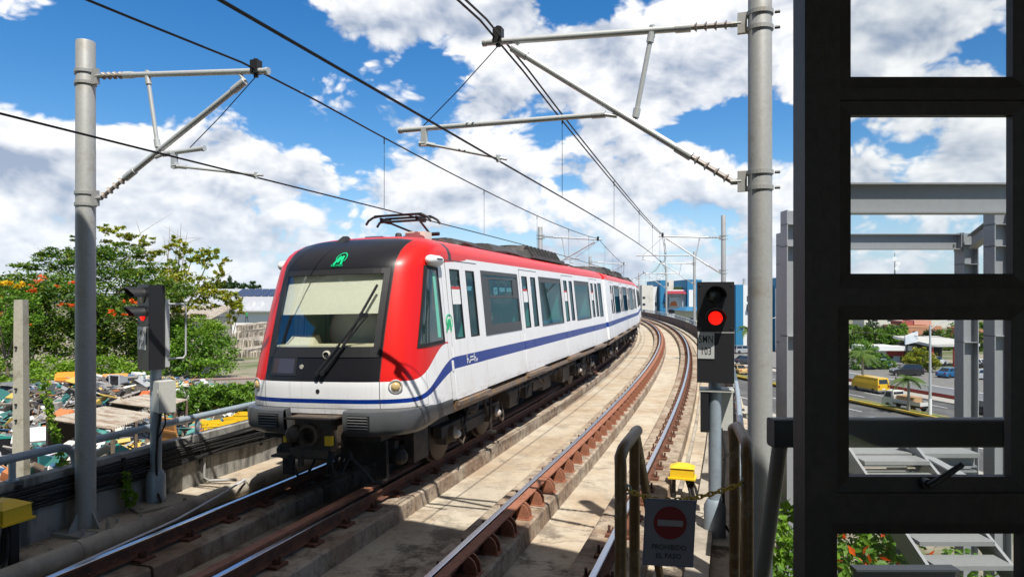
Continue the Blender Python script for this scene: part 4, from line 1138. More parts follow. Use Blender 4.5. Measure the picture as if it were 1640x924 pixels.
# spare anchor plate, yellow track boxes
mb = MB(); p = at(190, 836, 9.05); p.z = ZD
rot = Matrix.Rotation(R(-18), 3, 'Z'); mb.box(p + Vector((0, 0, .03)), (.85, .5, .035), rot)
for a, b in ((-.05, -.12), (.25, .12)):
    c = p + rot @ Vector((a, b, .04)); mb.tube(c, c + Vector((0, 0, .10)), .03, n=6); mb.tube(c + Vector((0, 0, .1)), c + Vector((0, 0, .16)), .016, n=6)
tag(mb.build('anchor_plate', bpy.data.materials['beige plate']), 'bare beige anchor plate with two bolts, in front of the left mast\'s foot', 'plate')
def track_box(loc, rz, sz, lab):
    t = thing('track_box', lab, 'junction box', loc, rz, 'yellow track boxes')
    w, d, h, leg = sz
    mb = MB(); mb.hexa([(-w / 2, -d / 2, leg), (w / 2, -d / 2, leg), (w / 2, d / 2, leg), (-w / 2, d / 2, leg), (-w / 2 + .01, -d / 2 + .01, leg + h * .75), (w / 2 - .01, -d / 2 + .01, leg + h * .75), (w / 2 - .01, d / 2 - .01, leg + h * .75), (-w / 2 + .01, d / 2 - .01, leg + h * .75)])
    mb.box((0, 0, leg + .012), (w + .05, d + .05, .022)); mb.build('box', YEL, t, local=True)
    mb = MB(); k = leg + h * .75 + .001
    mb.hexa([(-w / 2 - .005, -d / 2 - .005, k), (w / 2 + .005, -d / 2 - .005, k), (w / 2 + .005, d / 2 + .005, k), (-w / 2 - .005, d / 2 + .005, k), (-w * .2, -d * .2, k + h * .25), (w * .2, -d * .2, k + h * .25), (w * .2, d * .2, k + h * .25), (-w * .2, d * .2, k + h * .25)]); mb.build('lid', YEL, t, local=True)
    for a in (-1, 1):
        mb = MB(); mb.bbox((a * w * .35 - .025, -.05, 0), (a * w * .35 + .025, .05, leg)); mb.build('leg', DARKM, t, local=True)
    for q in range(3):
        mb = MB(); mb.path([(.05 + .04 * q, -.02 * q, leg - .005), (.10 + .05 * q, -.08, leg * .6), (.13 + .05 * q, -.12, leg * .25), (.12 + .1 * q, -.25, .02), (.1 + .15 * q, -.5, .015)], .022, n=6); mb.build('cable', RUB, t, local=True)
track_box((T(-4.40, -2.60, ZD)), R(-18), (.50, .34, .24, .50), 'worn yellow junction box on black legs at the bottom left, below the cables')
track_box((2.62, 10.5, ZD), R(-18), (.36, .26, .22, .31), 'small bright yellow junction box on the deck, in front of the right signal')

# ------------------------------------------------------------------ platform end: handrails, chain, sign
BRN = M('worn yellow brown tube', (.15, .085, .030), .45, .2, var=.2, scale=9, col2=(.26, .20, .13), lo=.5, hi=.7)
def loop(x0, y0, x1, y1, zt, lab, down):
    t = thing('platform_handrail', lab, 'handrail', (x0, y0, 1.0), 0, 'platform end handrails')
    r = .0225; k = .07
    mb = MB(); mb.path([(x0, y0, 1.0), (x0, y0, zt - k), (x0 + .0 * k, y0 + k * .12, zt - k * .45), (x0 + (x1 - x0) * .12, y0 + k * .55, zt - k * .08), (x0 + (x1 - x0) * .3, y0 + k * 1.4, zt), (x1, y1 - .06, zt), (x1, y1, zt - .02)], r, n=12); mb.build('top_rail', BRN, t, smooth=50)
    mb = MB(); mb.tube((x1 - .01, y1 - .05, 1.0), (x1 - .01, y1 - .05, zt - .01), r, n=12); mb.build('post', BRN, t, smooth=50)
    mb = MB(); mb.path([(x1, y1, zt - .02), (x1 + down, y1 + .45, zt - .45), (x1 + down * 2.3, y1 + 1.0, zt - 1.1), (x1 + down * 2.3, y1 + 1.02, -.4)], r, n=12); mb.build('stair_rail', BRN, t, smooth=50)
    return t
loop(.398, 2.5, .525, 2.92, 2.11, 'brown bent-tube handrail left of the no-entry sign', .145)
loop(.862, 2.5, .955, 2.95, 2.12, 'brown bent-tube handrail right of the no-entry sign, in front of the right mast', .16)
CHY = M('chain yellow', (.55, .36, .03), .5)
p0, p1 = Vector((.42, 2.5, 1.965)), Vector((.852, 2.49, 1.995)); mb = MB(); N = 22
for i in range(N):
    f = (i + .5) / N; c = bl(p0, p1, f) - Vector((0, 0, .055 * 4 * f * (1 - f) * (1.15 - .5 * f)))
    f2 = (i + .9) / N; c2 = bl(p0, p1, f2) - Vector((0, 0, .055 * 4 * f2 * (1 - f2) * (1.15 - .5 * f2)))
    d = (c2 - c).normalized(); s1 = d.cross(Vector((0, 1, 0)) if i % 2 else Vector((0, 0, 1))).normalized()
    ring = [c + d * .015 * math.cos(a) + s1 * .0075 * math.sin(a) for a in [2 * math.pi * q / 9 for q in range(10)]]
    mb.path(ring, .0034, n=5, caps=False)
t = thing('barrier_chain', 'sagging yellow link chain between the two brown handrails, carrying the sign', 'chain', p0)
mb.build('links', CHY, t)
for q in (p0, p1):
    mb = MB(); mb.path([q + Vector((.016 * math.cos(a), 0, .016 * math.sin(a))) for a in [2 * math.pi * i / 12 for i in range(13)]], .004, n=6); mb.tube(q, q + Vector((.0, .0, .02)), .006, n=6); mb.build('hook', GALV, t)
ts = thing('no_entry_sign', 'small white sign with a red no-entry disc hanging from the yellow chain', 'sign', (.57, 2.49, 1.69))
S = frame((.570, 2.47, 1.815), (1, 0, -.055), (.04, -.04, 1), (0, -1, -.04)); S3 = S.to_3x3()
def SL(a, b, c): return S @ Vector((a, b, c))
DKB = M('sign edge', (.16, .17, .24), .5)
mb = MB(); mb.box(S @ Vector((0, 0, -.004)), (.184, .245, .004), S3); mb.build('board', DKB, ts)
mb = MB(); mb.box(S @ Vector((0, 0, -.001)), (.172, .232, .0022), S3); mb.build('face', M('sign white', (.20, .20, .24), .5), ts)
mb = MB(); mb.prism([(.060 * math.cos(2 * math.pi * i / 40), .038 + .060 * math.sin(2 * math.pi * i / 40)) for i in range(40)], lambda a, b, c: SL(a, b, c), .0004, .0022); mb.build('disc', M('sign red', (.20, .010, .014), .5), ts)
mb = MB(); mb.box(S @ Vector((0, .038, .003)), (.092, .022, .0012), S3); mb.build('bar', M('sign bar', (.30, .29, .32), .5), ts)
for tx, b, sx in (('PROHIBIDO', -.052, .92), ('EL PASO', -.084, .95)):
    text('lettering', tx, .026, BLK, ts, frame(SL(0, b, .0010), S3.col[0], S3.col[1], S3.col[2]), .0006, sx)
# dark handrail past the window
t = thing('dark_handrail', 'blurry dark grey handrail with square end, running behind the window frame', 'handrail', (.75, 2.0, 1.0))
DGR = M('dark grey tube', (.05, .056, .066), .5, .1)
def rounded(mb, a, b, hw, hh):   # bar along x with rounded edges
    poly = []
    for cx_, cz_, a0 in ((hw - .012, hh - .012, 0), (-hw + .012, hh - .012, 90), (-hw + .012, -hh + .012, 180), (hw - .012, -hh + .012, 270)):
        for k in range(4): poly.append((cx_ + .012 * math.cos(R(a0 + 30 * k)), cz_ + .012 * math.sin(R(a0 + 30 * k))))
    mb.prism(poly, lambda p, q, s_: Vector((s_, a[1] + p, a[2] + q)), a[0], b[0])
mb = MB(); rounded(mb, (.757, 2.0, 2.273), (2.2, 2.0, 2.273), .03, .041); mb.build('top_rail', DGR, t, smooth=40)
mb = MB(); mb.path([(.785, 2.0, 2.235), (.775, 2.05, 2.0), (.76, 2.15, 1.6), (.75, 2.3, 1.0)], .022, n=10); mb.build('post', M('grey brown tube', (.17, .16, .15), .5, .2), t, smooth=40)
mb = MB(); mb.tube((1.95, 2.0, 1.0), (1.95, 2.0, 2.25), .022, n=10); mb.build('post', DGR, t, smooth=40)

# ------------------------------------------------------------------ window frame close to the camera
YF = 1.60; k_ = YF / 1093.3
def fx(px): return (px - 820) * k_
def fz(py): return EYE - (py - 475) * k_
FRB = M('dark painted steel frame', (.030, .024, .023), .5, var=.25, scale=7, col2=(.05, .04, .036), bump=.12, bscale=160, lo=.52, hi=.75)
t = thing('window_frame', 'black steel frame with a column of panes, filling the right edge close to us', 'window', (fx(1273), YF, 1.0))
op = [(1346, 1652, -172, 142), (1346, 1652, 160, 462), (1342, 1650, 490, 790), (1332, 1662, 838, 1175)]
xl, xr = .686, fx(1740)
mb = MB(); y0, y1 = YF, YF + .052
def fr_box(a, b, c, d): mb.bbox((fx(a), y0, fz(d)), (fx(b), y1, fz(c)))
ys_ = [-400] + [q for o in op for q in (o[2], o[3])] + [1500]
mb.bbox((xl, y0, fz(1500)), (fx(1332), y1, fz(-400))); mb.bbox((fx(1662), y0, fz(1500)), (xr, y1, fz(-400)))
for i in range(0, len(ys_) - 1, 2): mb.bbox((fx(1332), y0 + .001, fz(ys_[i + 1])), (fx(1662), y1 - .001, fz(ys_[i])))
for o in op:
    if o[0] > 1332: mb.bbox((fx(1332), y0 + .002, fz(o[3])), (fx(o[0]), y1 - .002, fz(o[2])))
    if o[1] < 1662: mb.bbox((fx(o[1]), y0 + .002, fz(o[3])), (fx(1662), y1 - .002, fz(o[2])))
mb.build('outer_frame', FRB, t)
mb = MB(); mb.bbox((xl - .004, y0 - .010, fz(1500)), (xl + .012, y1 + .004, fz(-400))); mb.build('corner_trim', FRB, t)
panes = [(1368, 1630, -150, 120), (1368, 1630, 182, 438), (1365, 1627, 513, 766), (1346, 1642, 858, 1160)]
CLR = glass('clear pane', (.97, .98, .98), .02)
for i, ((a, b, c, d), o) in enumerate(zip(panes, op)):
    mb = MB(); q0, q1 = y0 + .010, y0 + .044
    def pc(px, py, y): return (fx(px), y, fz(py))
    # chamfered sash: outer edge at the opening, inner edge at the glass
    for (A, B, C_, D_) in (((o[0], o[2]), (o[1], o[2]), (b, c), (a, c)), ((o[1], o[2]), (o[1], o[3]), (b, d), (b, c)), ((o[1], o[3]), (o[0], o[3]), (a, d), (b, d)), ((o[0], o[3]), (o[0], o[2]), (a, c), (a, d))):
        fr4 = [pc(*A, q0), pc(*B, q0), pc(*C_, q0 + .006), pc(*D_, q0 + .006)]; bk4 = [pc(*A, q1), pc(*B, q1), pc(*C_, q1 - .006), pc(*D_, q1 - .006)]
        mb.hexa(fr4 + bk4)
    sa = mb.build('sash', FRB, t)
    mb = MB(); mb.bbox((fx(a) - .004, q0 + .018, fz(d) - .004), (fx(b) + .004, q0 + .021, fz(c) + .004)); mb.build('pane', CLR, sa)
mb = MB(); mb.tube((fx(1486), y0 - .005, fz(776)), (fx(1486), y0 + .02, fz(776)), .014, n=10); mb.path([(fx(1484), y0 - .012, fz(776)), (fx(1500), y0 - .02, fz(762)), (fx(1528), y0 - .03, fz(738))], [.010, .008, .0065], n=8)
mb.build('handle', BLK, t, smooth=50)
struct(MB().bbox((fx(1740), YF - .02, -1), (fx(1740) + 3, YF + .14, 5)).build('side_wall', FRB))

# ------------------------------------------------------------------ exit stair and its steel portals, right of the viaduct
def hbeam(mb, a, b, w, h, upv=(0, 0, 1)):
    a = Vector(a); b = Vector(b); d = (b - a).normalized(); upv = Vector(upv); s1 = d.cross(upv).normalized(); u = s1.cross(d).normalized()
    tk = .022
    for (p, q, ww, hh) in ((0, h / 2 - tk / 2, w, tk), (0, -h / 2 + tk / 2, w, tk), (0, 0, tk, h - 2 * tk)):
        mb.hexa([a + s1 * (sx * ww / 2) + u * (q + sz * hh / 2) for sz in (-1,) for sx in (-1, 1)] + [b + s1 * (sx * ww / 2) + u * (q - hh / 2) for sx in (1, -1)]
                + [a + s1 * (sx * ww / 2) + u * (q + hh / 2) for sx in (-1, 1)] + [b + s1 * (sx * ww / 2) + u * (q + hh / 2) for sx in (1, -1)])
STG = M('portal steel paint', (.29, .30, .31), .5, .1, var=.05, scale=2)
def portal(x0, x1, y, ztop, lab, bh, w=.34, beam=True):
    t = thing('steel_portal', lab, 'steel frame', ((x0 + x1) / 2, y, -9.5), 0, 'steel portal frames')
    for x in (x0, x1):
        mb = MB(); hbeam(mb, (x, y, -9.5), (x, y, ztop), w, .36, (1, 0, 0))
        for z in (ztop - .3, ztop - .75, ztop - 2.6):
            mb.bbox((x - .18, y - .17, z), (x + .18, y + .17, z + .015))
        mb.build('column', STG, t)
    if not beam: return t
    mb = MB(); hbeam(mb, (x0 + .18, y, ztop - bh / 2 - .02), (x1 - .18, y, ztop - bh / 2 - .02), .22, bh)
    for x, sg in ((x0 + .20, 1), (x1 - .20, -1)):
        mb.bbox((x - .012, y - .14, ztop - bh - .08), (x + .012, y + .14, ztop - .0))
        for zz in (.12, .26): mb.tube((x + sg * .1, y - .02, ztop - zz), (x + sg * .1, y + -.05, ztop - zz), .025, n=8)
    mb.build('crossbeam', STG, t)
portal(4.08, 7.60, 9.1, 4.19, 'nearest grey steel portal, its crossbeam across the second window pane', .40)
p2 = portal(5.83, 10.1, 14.2, 4.45, 'pair of grey steel columns without a crossbeam, the right one tallest in the second pane', .30, beam=False)
portal(6.55, 10.85, 16.3, 4.18, 'farthest grey steel portal with a thin crossbeam low in the second pane', .37)
for (a, b, l) in (((10.1, 14.4, 4.1), (10.85, 16.1, 3.95), 'short grey joist tying two steel columns on the right, behind the glass'), ((5.83, 14.4, 4.1), (6.55, 16.1, 3.95), 'short grey joist between steel columns just left of the window frame')):
    mb = MB(); hbeam(mb, a, b, .2, .32); tag(mb.build('steel_joist', STG), l, 'steel beam')
t = thing('exit_staircase', 'pale grey steel staircase with open treads, seen through the lowest pane', 'staircase', (5.2, 8.6, -9.5))
TRD = M('tread', (.23, .24, .24), .6, var=.06, scale=3)
for i in range(12):
    zt = .45 - .16 * i; yf = 9.55 - .31 * i
    mb = MB(); mb.bbox((4.76, yf - .34, zt - .05), (5.64, yf, zt)); mb.build('tread', TRD, t)
for x in (4.72, 5.68):
    mb = MB(); p = [(9.9, .58), (9.6, .58), (9.6 - 3.9, .58 - 2.0), (9.6 - 3.9, .30 - 2.0), (9.6, .28), (9.9, .28)]
    mb.prism(p, lambda a, b, s_: Vector((s_, a, b)), x - .02, x + .02); mb.build('stringer', STG, t)
    mb = MB(); mb.path([(x, 9.7, 1.45), (x, 5.7, -.55)], .025, n=8)
    for q in (9.6, 8.3, 7.0, 5.8): mb.tube((x, q, .45 - (9.6 - q) * .513), (x, q, 1.40 - (9.6 - q) * .5), .02, n=6)
mb = MB(); mb.bbox((4.3, 9.62, .40), (6.6, 11.4, .46)); mb.build('landing', TRD, t)
for z in (.33, .12):
    mb = MB(); hbeam(mb, (4.3, 9.75, z), (6.6, 9.75, z), .12, .16); mb.build('landing_beam', STG, t)
for x in (4.45, 5.75):
    mb = MB(); hbeam(mb, (x, 10.2, -9.5), (x, 10.2, .38), .2, .2, (1, 0, 0)); mb.build('support_column', STG, t)
mb = MB(); hbeam(mb, (3.6, 7.2, -.28), (4.68, 7.2, -.28), .14, .2); mb.build('tie_beam', DGR, t)
mb = MB(); hbeam(mb, (5.62, 9.9, .50), (6.45, 8.9, -.05), .2, .16); mb.build('brace', STG, t)
# ------------------------------------------------------------------ plants
NPR = np.random.default_rng(11)
def leaves(name, mat, parent, blobs, n, size, up=.35, fill=.45, world=True, flat=1.0, clump=0.0):
    """leaf-sized faces through the crown: blobs are (centre, radii); more on the outside, gaps between clumps"""
    vol = np.array([b[1][0] * b[1][1] * b[1][2] for b in blobs]) ** .66; cnt = (n * vol / vol.sum()).astype(int) + 3
    P = []
    for (c, r), k in zip(blobs, cnt):
        if clump:
            nc = max(4, int(k / 26)); d = NPR.normal(size=(nc, 3)); d /= np.linalg.norm(d, axis=1)[:, None]
            rad = (fill + (1 - fill) * NPR.random(nc) ** .5)[:, None]
            cc = d * rad; idx = NPR.integers(0, nc, k)
            q = cc[idx] + NPR.normal(size=(k, 3)) * clump
        else:
            d = NPR.normal(size=(k, 3)); d /= np.linalg.norm(d, axis=1)[:, None]
            q = d * (fill + (1 - fill) * NPR.random(k) ** .5)[:, None]
        P.append(np.array(c) + q * np.array(r))
    P = np.concatenate(P); N = len(P)
    nm = NPR.normal(size=(N, 3)); nm[:, 2] = np.abs(nm[:, 2]) + up; nm /= np.linalg.norm(nm, axis=1)[:, None]
    a = np.cross(nm, NPR.normal(size=(N, 3))); a /= np.linalg.norm(a, axis=1)[:, None]; b = np.cross(nm, a)
    s = size * (.6 + .8 * NPR.random((N, 1)))
    V = np.stack([P - a * s * .5, P - b * s * .26 + a * s * .05, P + a * s * .5 - nm * s * .08, P + b * s * .26 + a * s * .05], 1).reshape(-1, 3)
    me = bpy.data.meshes.new(name); me.from_pydata(V.tolist(), [], np.arange(N * 4).reshape(N, 4).tolist()); me.materials.append(mat)
    o = bpy.data.objects.new(name, me); COL.objects.link(o); o.parent = parent
    if parent is not None: me.transform(Mw(parent).inverted())
    return o
BARK = M('bark', (.16, .12, .085), .9, var=.25, scale=3, bump=.4, bscale=20)
BARKG = M('pale bark', (.33, .29, .24), .9, var=.2, scale=3)
LF_D = leafmat('flame tree leaves', (.035, .105, .012), (.15, .25, .025), (.22, .26, .02))
LF_Y = leafmat('almond leaves', (.13, .20, .015), (.34, .37, .025), (.46, .34, .03))
LF_G = leafmat('bright leaves', (.09, .21, .014), (.27, .42, .03))
LF_B = leafmat('bush leaves', (.05, .14, .012), (.20, .36, .03))
LF_K = leafmat('dark leaves', (.016, .045, .012), (.05, .10, .022))
LF_P = leafmat('palm leaves', (.05, .12, .02), (.16, .24, .04))
FLW = leafmat('flame flowers', (.75, .06, .012), (.80, .16, .015))
FLY = leafmat('yellow flowers', (.75, .45, .01), (.80, .55, .02))
def limbs(parent, base, tops, r, mat, bend=.25, rg=None):
    rg = rg or random.Random(4); base = Vector(base)
    fork = base + Vector((0, 0, 1)) * (Vector(tops[0]).z - base.z) * .38
    mb = MB(); mb.path([base - Vector((0, 0, .3)), bl(base, fork, .5) + Vector((.1, 0, 0)), fork], [r * 1.3, r, r * .8], n=9)
    tk = mb.build('trunk', mat, parent, smooth=60)
    for tp in tops:
        tp = Vector(tp); m1 = bl(fork, tp, .5) + Vector((rg.uniform(-1, 1), rg.uniform(-1, 1), -.3)) * bend * (tp - fork).length * .4
        mb = MB(); mb.path([fork - Vector((0, 0, .1)), bl(fork, m1, .5), m1, bl(m1, tp, .6), tp], [r * .5, r * .42, r * .32, r * .18, r * .06], n=6)
        for q in range(3):
            a = bl(m1, tp, rg.uniform(.1, .8)); e = a + Vector((rg.uniform(-1, 1), rg.uniform(-1, 1), rg.uniform(-.1, .8))) * (tp - fork).length * .28
            mb.path([a, bl(a, e, .5) + Vector((0, 0, .05)), e], [r * .14, r * .09, r * .03], n=5)
        mb.build('limb', mat, parent, smooth=60)
def tree(name, lab, base, blobs, n, size, mat, r=.25, bark=BARK, group=None, tops=None, clump=.13, up=.35, fill=.4, flowers=None, cat='tree'):
    t = thing(name, lab, cat, base, 0, group)
    limbs(t, base, tops or [b[0] for b in blobs[:7]], r, bark)
    leaves('crown', mat, t, blobs, n, size, up, fill, clump=clump)
    if flowers:
        fm, fb, fn, fs = flowers; leaves('blossom', fm, t, fb, fn, fs, .6, .3, clump=.045)
    return t
def B(px, py, y, rx, ry, rz=None): return (tuple(at(px, py, y)), (rx * y / 1093.3, (ry if rz is None else rz) * y / 1093.3 * (1.2 if rz is None else 1), ry * y / 1093.3))
GL = 'trees on the left bank'
fb = [B(60, 455, 44, 75, 22), B(20, 480, 42, 60, 35), B(110, 490, 43, 70, 40), B(150, 425, 46, 60, 24), B(95, 410, 47, 45, 14), B(200, 455, 45, 70, 26), B(235, 430, 46, 60, 12), B(255, 470, 45, 55, 26), B(190, 405, 47, 45, 16),
      B(200, 510, 44, 65, 36), B(110, 545, 43, 75, 34), B(30, 535, 42, 55, 38), B(250, 545, 46, 45, 45), B(-50, 470, 44, 60, 40), B(-40, 540, 43, 60, 40), B(185, 560, 44, 60, 30), B(130, 382, 48, 22, 7), B(55, 425, 46, 45, 10)]
fl = [B(130, 495, 40.5, 75, 32), B(170, 490, 40.5, 40, 30), B(50, 455, 40, 70, 26), B(90, 455, 40, 60, 26), B(215, 500, 42, 50, 30), B(20, 500, 40, 40, 30)]
tree('flame_tree', 'big spreading flame tree with orange-red flowers, left of the signal', at(140, 560, 45).xy.to_3d() + Vector((0, 0, -2.9)), fb, 52000, .23, LF_D, .36, flowers=(FLW, fl, 300, .22), group=GL, clump=.12, up=.9)
tree('yellow_flower_tree', 'bush top with large yellow flowers at the left edge above the concrete post', at(10, 520, 37).xy.to_3d() + Vector((0, 0, -2.9)), [B(15, 470, 37, 34, 16), B(35, 500, 37, 26, 30), B(-10, 510, 37, 40, 40)], 2600, .20, LF_B, .10, group=GL, flowers=(FLY, [B(10, 452, 36, 12, 4), B(33, 455, 36, 5, 7)], 60, .34))
yb = [B(190, 378, 49, 34, 16), B(225, 388, 50, 28, 12), B(288, 398, 50, 24, 16), B(335, 415, 50, 26, 20), B(308, 412, 51, 26, 14), B(352, 445, 49, 12, 20), B(290, 455, 48, 45, 22), B(325, 475, 48, 40, 20), B(270, 430, 49, 30, 16), B(240, 412, 50, 36, 12), B(300, 500, 48, 30, 14), B(165, 366, 50, 18, 7), B(282, 380, 52, 12, 7)]
tree('almond_tree', 'yellow-green tree with bare twigs on top, right of the flame tree', at(285, 560, 50).xy.to_3d() + Vector((0, 0, -3.0)), yb, 6200, .25, LF_Y, .22, BARKG, group=GL, clump=.085, fill=.25)
tw = thing('bare_tree', 'leafless grey twigs sticking up above the yellow-green tree', 'tree', at(285, 560, 53).xy.to_3d() + Vector((0, 0, -3.0)), 0, GL)
limbs(tw, at(285, 560, 53).xy.to_3d() + Vector((0, 0, -3.0)), [tuple(at(p, q, 53)) for p, q in ((272, 362), (290, 358), (300, 372), (262, 380), (285, 368), (218, 352))], .16, BARKG, .2)
tree('drooping_tree', 'thin yellowish tree hanging over the white shed wall, near the red nose', at(372, 590, 60).xy.to_3d() + Vector((0, 0, -3.1)), [B(375, 478, 60, 16, 12), B(385, 492, 60, 12, 12), B(368, 494, 60, 10, 12), B(360, 470, 60, 14, 8), B(372, 512, 60, 5, 10)], 1500, .26, LF_Y, .08, BARKG, group=GL)
def bush(name, lab, base, blobs, n, size, mat, cat='bush', group='bushes on the left bank'):
    t = thing(name, lab, cat, base, 0, group)
    mb = MB()
    for c, r in blobs[:6]: mb.path([Vector(base) - Vector((0, 0, .2)), bl(Vector(base), Vector(c), .6) + Vector((0, 0, -.1)), c], [.05, .035, .015], n=5)
    mb.build('stem', BARK, t); leaves('foliage', mat, t, blobs, n, size, .3, .45, clump=.14); return t
bush('undergrowth', 'bright green undergrowth below the flame tree, left of the mast', tuple(at(60, 640, 37).xy.to_3d() + Vector((0, 0, -2.8))), [B(20, 595, 37, 45, 22), B(75, 590, 38, 45, 20), B(60, 610, 36, 70, 18), B(120, 600, 38, 35, 24)], 5200, .17, LF_G)
bush('undergrowth', 'bright green undergrowth right of the left mast, behind the scrap heap', tuple(at(180, 640, 38).xy.to_3d() + Vector((0, 0, -2.8))), [B(165, 588, 38, 45, 18), B(205, 600, 38, 40, 20), B(235, 605, 38, 30, 16), B(180, 615, 37, 60, 12)], 4600, .17, LF_G)
bush('tall_bush', 'big rounded green bush between the left signal and the train', tuple(at(325, 610, 45.5).xy.to_3d() + Vector((0, 0, -3.2))), [B(315, 548, 45.5, 46, 34), B(350, 565, 45.5, 30, 30), B(300, 570, 45, 36, 32), B(285, 535, 45.5, 26, 22), B(270, 580, 45, 30, 26), B(330, 590, 44, 46, 16)], 9500, .19, LF_B)
bush('feathery_bush', 'light feathery green shrub on top of the big bush', tuple(at(310, 610, 45.9).xy.to_3d() + Vector((0, 0, -3.2))), [B(312, 522, 45.8, 44, 16), B(340, 532, 45.6, 26, 14)], 4200, .13, LF_G)
hb = [B(300 + 13 * i, 640 + 3 * math.sin(i * 2.3), 27.5 + .25 * i, 15, 24) for i in range(9)] + [B(320 + 20 * i, 623, 28, 14, 9) for i in range(5)]
bush('hedge', 'dense green hedge just behind the handrail, left of the train', tuple(at(350, 665, 28).xy.to_3d() + Vector((0, 0, -2.8))), hb, 9000, .13, LF_B, 'hedge')
fr_ = [(110, 457, 200, 30, 8)]
rg = random.Random(8)
for i in range(26):
    y = rg.uniform(170, 240); px = 330 + i * 6 + rg.uniform(-6, 6) if i < 14 else rg.uniform(-80, 330)
    py = 461 + rg.uniform(-3, 4); w = rg.uniform(9, 15)
    tree('distant_tree', 'dark distant tree in the row on the left skyline', (at(px, 500, y).x, y, -3.6), [B(px, py, y, w, 8), B(px + w * .6, py + 4, y, w * .7, 9), B(px - w * .5, py + 6, y, w * .7, 10)], 420, .8, LF_K, .3, group='distant trees on the left skyline', tops=[tuple(at(px, py, y))])
t = thing('pointed_tree', 'tall thin pointed conifer on the left skyline, above the solar roof', 'tree', (at(368, 470, 190).x, 190, -3.6))
mb = MB(); mb.path([(at(368, 470, 190).x, 190, -3.8), (at(368, 470, 190).x, 190, 9)], [.3, .05], n=6); mb.build('trunk', BARK, t)
leaves('crown', LF_K, t, [B(368, 455, 190, 4, 7), B(368, 447, 190, 2.5, 6), B(368, 465, 190, 5, 8)], 500, .6, .2, .2)

# ------------------------------------------------------------------ left bank: scrap yard, sheds
def zground(p): return ground_z(p.x, p.y)
CONP = M('pale concrete post', (.42, .39, .31), .85, var=.12, scale=4, col2=(.30, .27, .2), lo=.5, hi=.7)
p = at(34, 480, 13.2); mb = MB()
mb.hexa([(p.x - .13, p.y - .10, -3), (p.x + .13, p.y - .10, -3), (p.x + .13, p.y + .10, -3), (p.x - .13, p.y + .10, -3), (p.x - .085, p.y - .08, p.z), (p.x + .085, p.y - .08, p.z), (p.x + .085, p.y + .08, p.z), (p.x - .085, p.y + .08, p.z)])
t = thing('concrete_post', 'square pale concrete post on the far left, in front of the scrap', 'post', (p.x, p.y, -2.8)); mb.build('shaft', CONP, t)
mb = MB()
for z in (.9, .6, .3, 1.7): mb.tube((p.x - .03, p.y - .125, z), (p.x - .03, p.y - .09, z), .02, n=8)
mb.build('bolt', DARKM, t)
SCR = scrapmat('scrap colours', [(.09, .08, .07), (.20, .18, .16), (.27, .25, .22), (.02, .20, .17), (.55, .56, .55), (.42, .16, .06), (.30, .31, .32), (.04, .04, .045), (.62, .58, .50), (.02, .12, .11), (.33, .30, .27), (.52, .36, .08), (.12, .13, .14), (.45, .45, .48), (.03, .10, .20), (.18, .13, .09), (.66, .66, .64), (.07, .06, .06), (.10, .30, .27)])
MOUND = M('scrap mound', (.22, .19, .15), .95, var=.3, scale=2, col2=(.10, .09, .08))
def heap_z(x, y):   # scrap surface
    s, o = inv(x, y)
    h = 0
    for (cx, cy, r, a) in ((-17.0, 30.5, 7.0, 1.75), (-13.0, 21, 4.5, 1.0), (-25, 29, 6, 1.2), (-11.5, 15.5, 3.6, 1.15), (-9.5, 25, 3, .5)):
        h += a * math.exp(-((x - cx) ** 2 + (y - cy) ** 2) / (r * r * .55))
    return -2.85 + h
xs = np.linspace(-40, -5.5, 46); ys = np.linspace(10, 38, 38); mb = MB()
mb.add([(x, y, heap_z(x, y) - .05 if True else 0) for y in ys for x in xs], [(j * 46 + i, j * 46 + i + 1, (j + 1) * 46 + i + 1, (j + 1) * 46 + i) for j in range(37) for i in range(45)])
o = mb.build('scrap_mound', MOUND, smooth=60); o['kind'] = 'structure'
mb = MB(); rg = random.Random(21)
for i in range(8000):
    while True:
        x, y = rg.uniform(-34, -8), rg.uniform(11, 37)
        if inv(x, y)[1] < -4.2 and heap_z(x, y) > -2.72 + .15 * rg.random(): break
    l = rg.choice([.06, .09, .12, .17, .24, .36]) * rg.uniform(.6, 1.4); d = (l, l * rg.uniform(.2, .9), l * rg.uniform(.05, .6))
    rot = Matrix.Rotation(rg.uniform(0, 6.3), 3, 'Z') @ Matrix.Rotation(rg.gauss(0, .7), 3, 'X') @ Matrix.Rotation(rg.gauss(0, .7), 3, 'Y')
    mb.box((x, y, heap_z(x, y) + l * .12 + .1 * rg.random()), d, rot)
for i in range(900):
    while True:
        x, y = rg.uniform(-34, -8), rg.uniform(11, 37)
        if inv(x, y)[1] < -4.2 and heap_z(x, y) > -2.7: break
    l = rg.uniform(.5, 1.6); d = (l, rg.choice([.03, .05, .3, .5]), rg.choice([.02, .03, .04]))
    rot = Matrix.Rotation(rg.uniform(0, 6.3), 3, 'Z') @ Matrix.Rotation(rg.gauss(0, .25), 3, 'X') @ Matrix.Rotation(rg.gauss(0, .3), 3, 'Y')
    mb.box((x, y, heap_z(x, y) + .06 + .12 * rg.random()), d, rot)
tag(mb.build('scrap_heap', SCR), 'mixed heap of broken plastic, metal and computer scrap below the trees', 'scrap heap', kind='stuff')
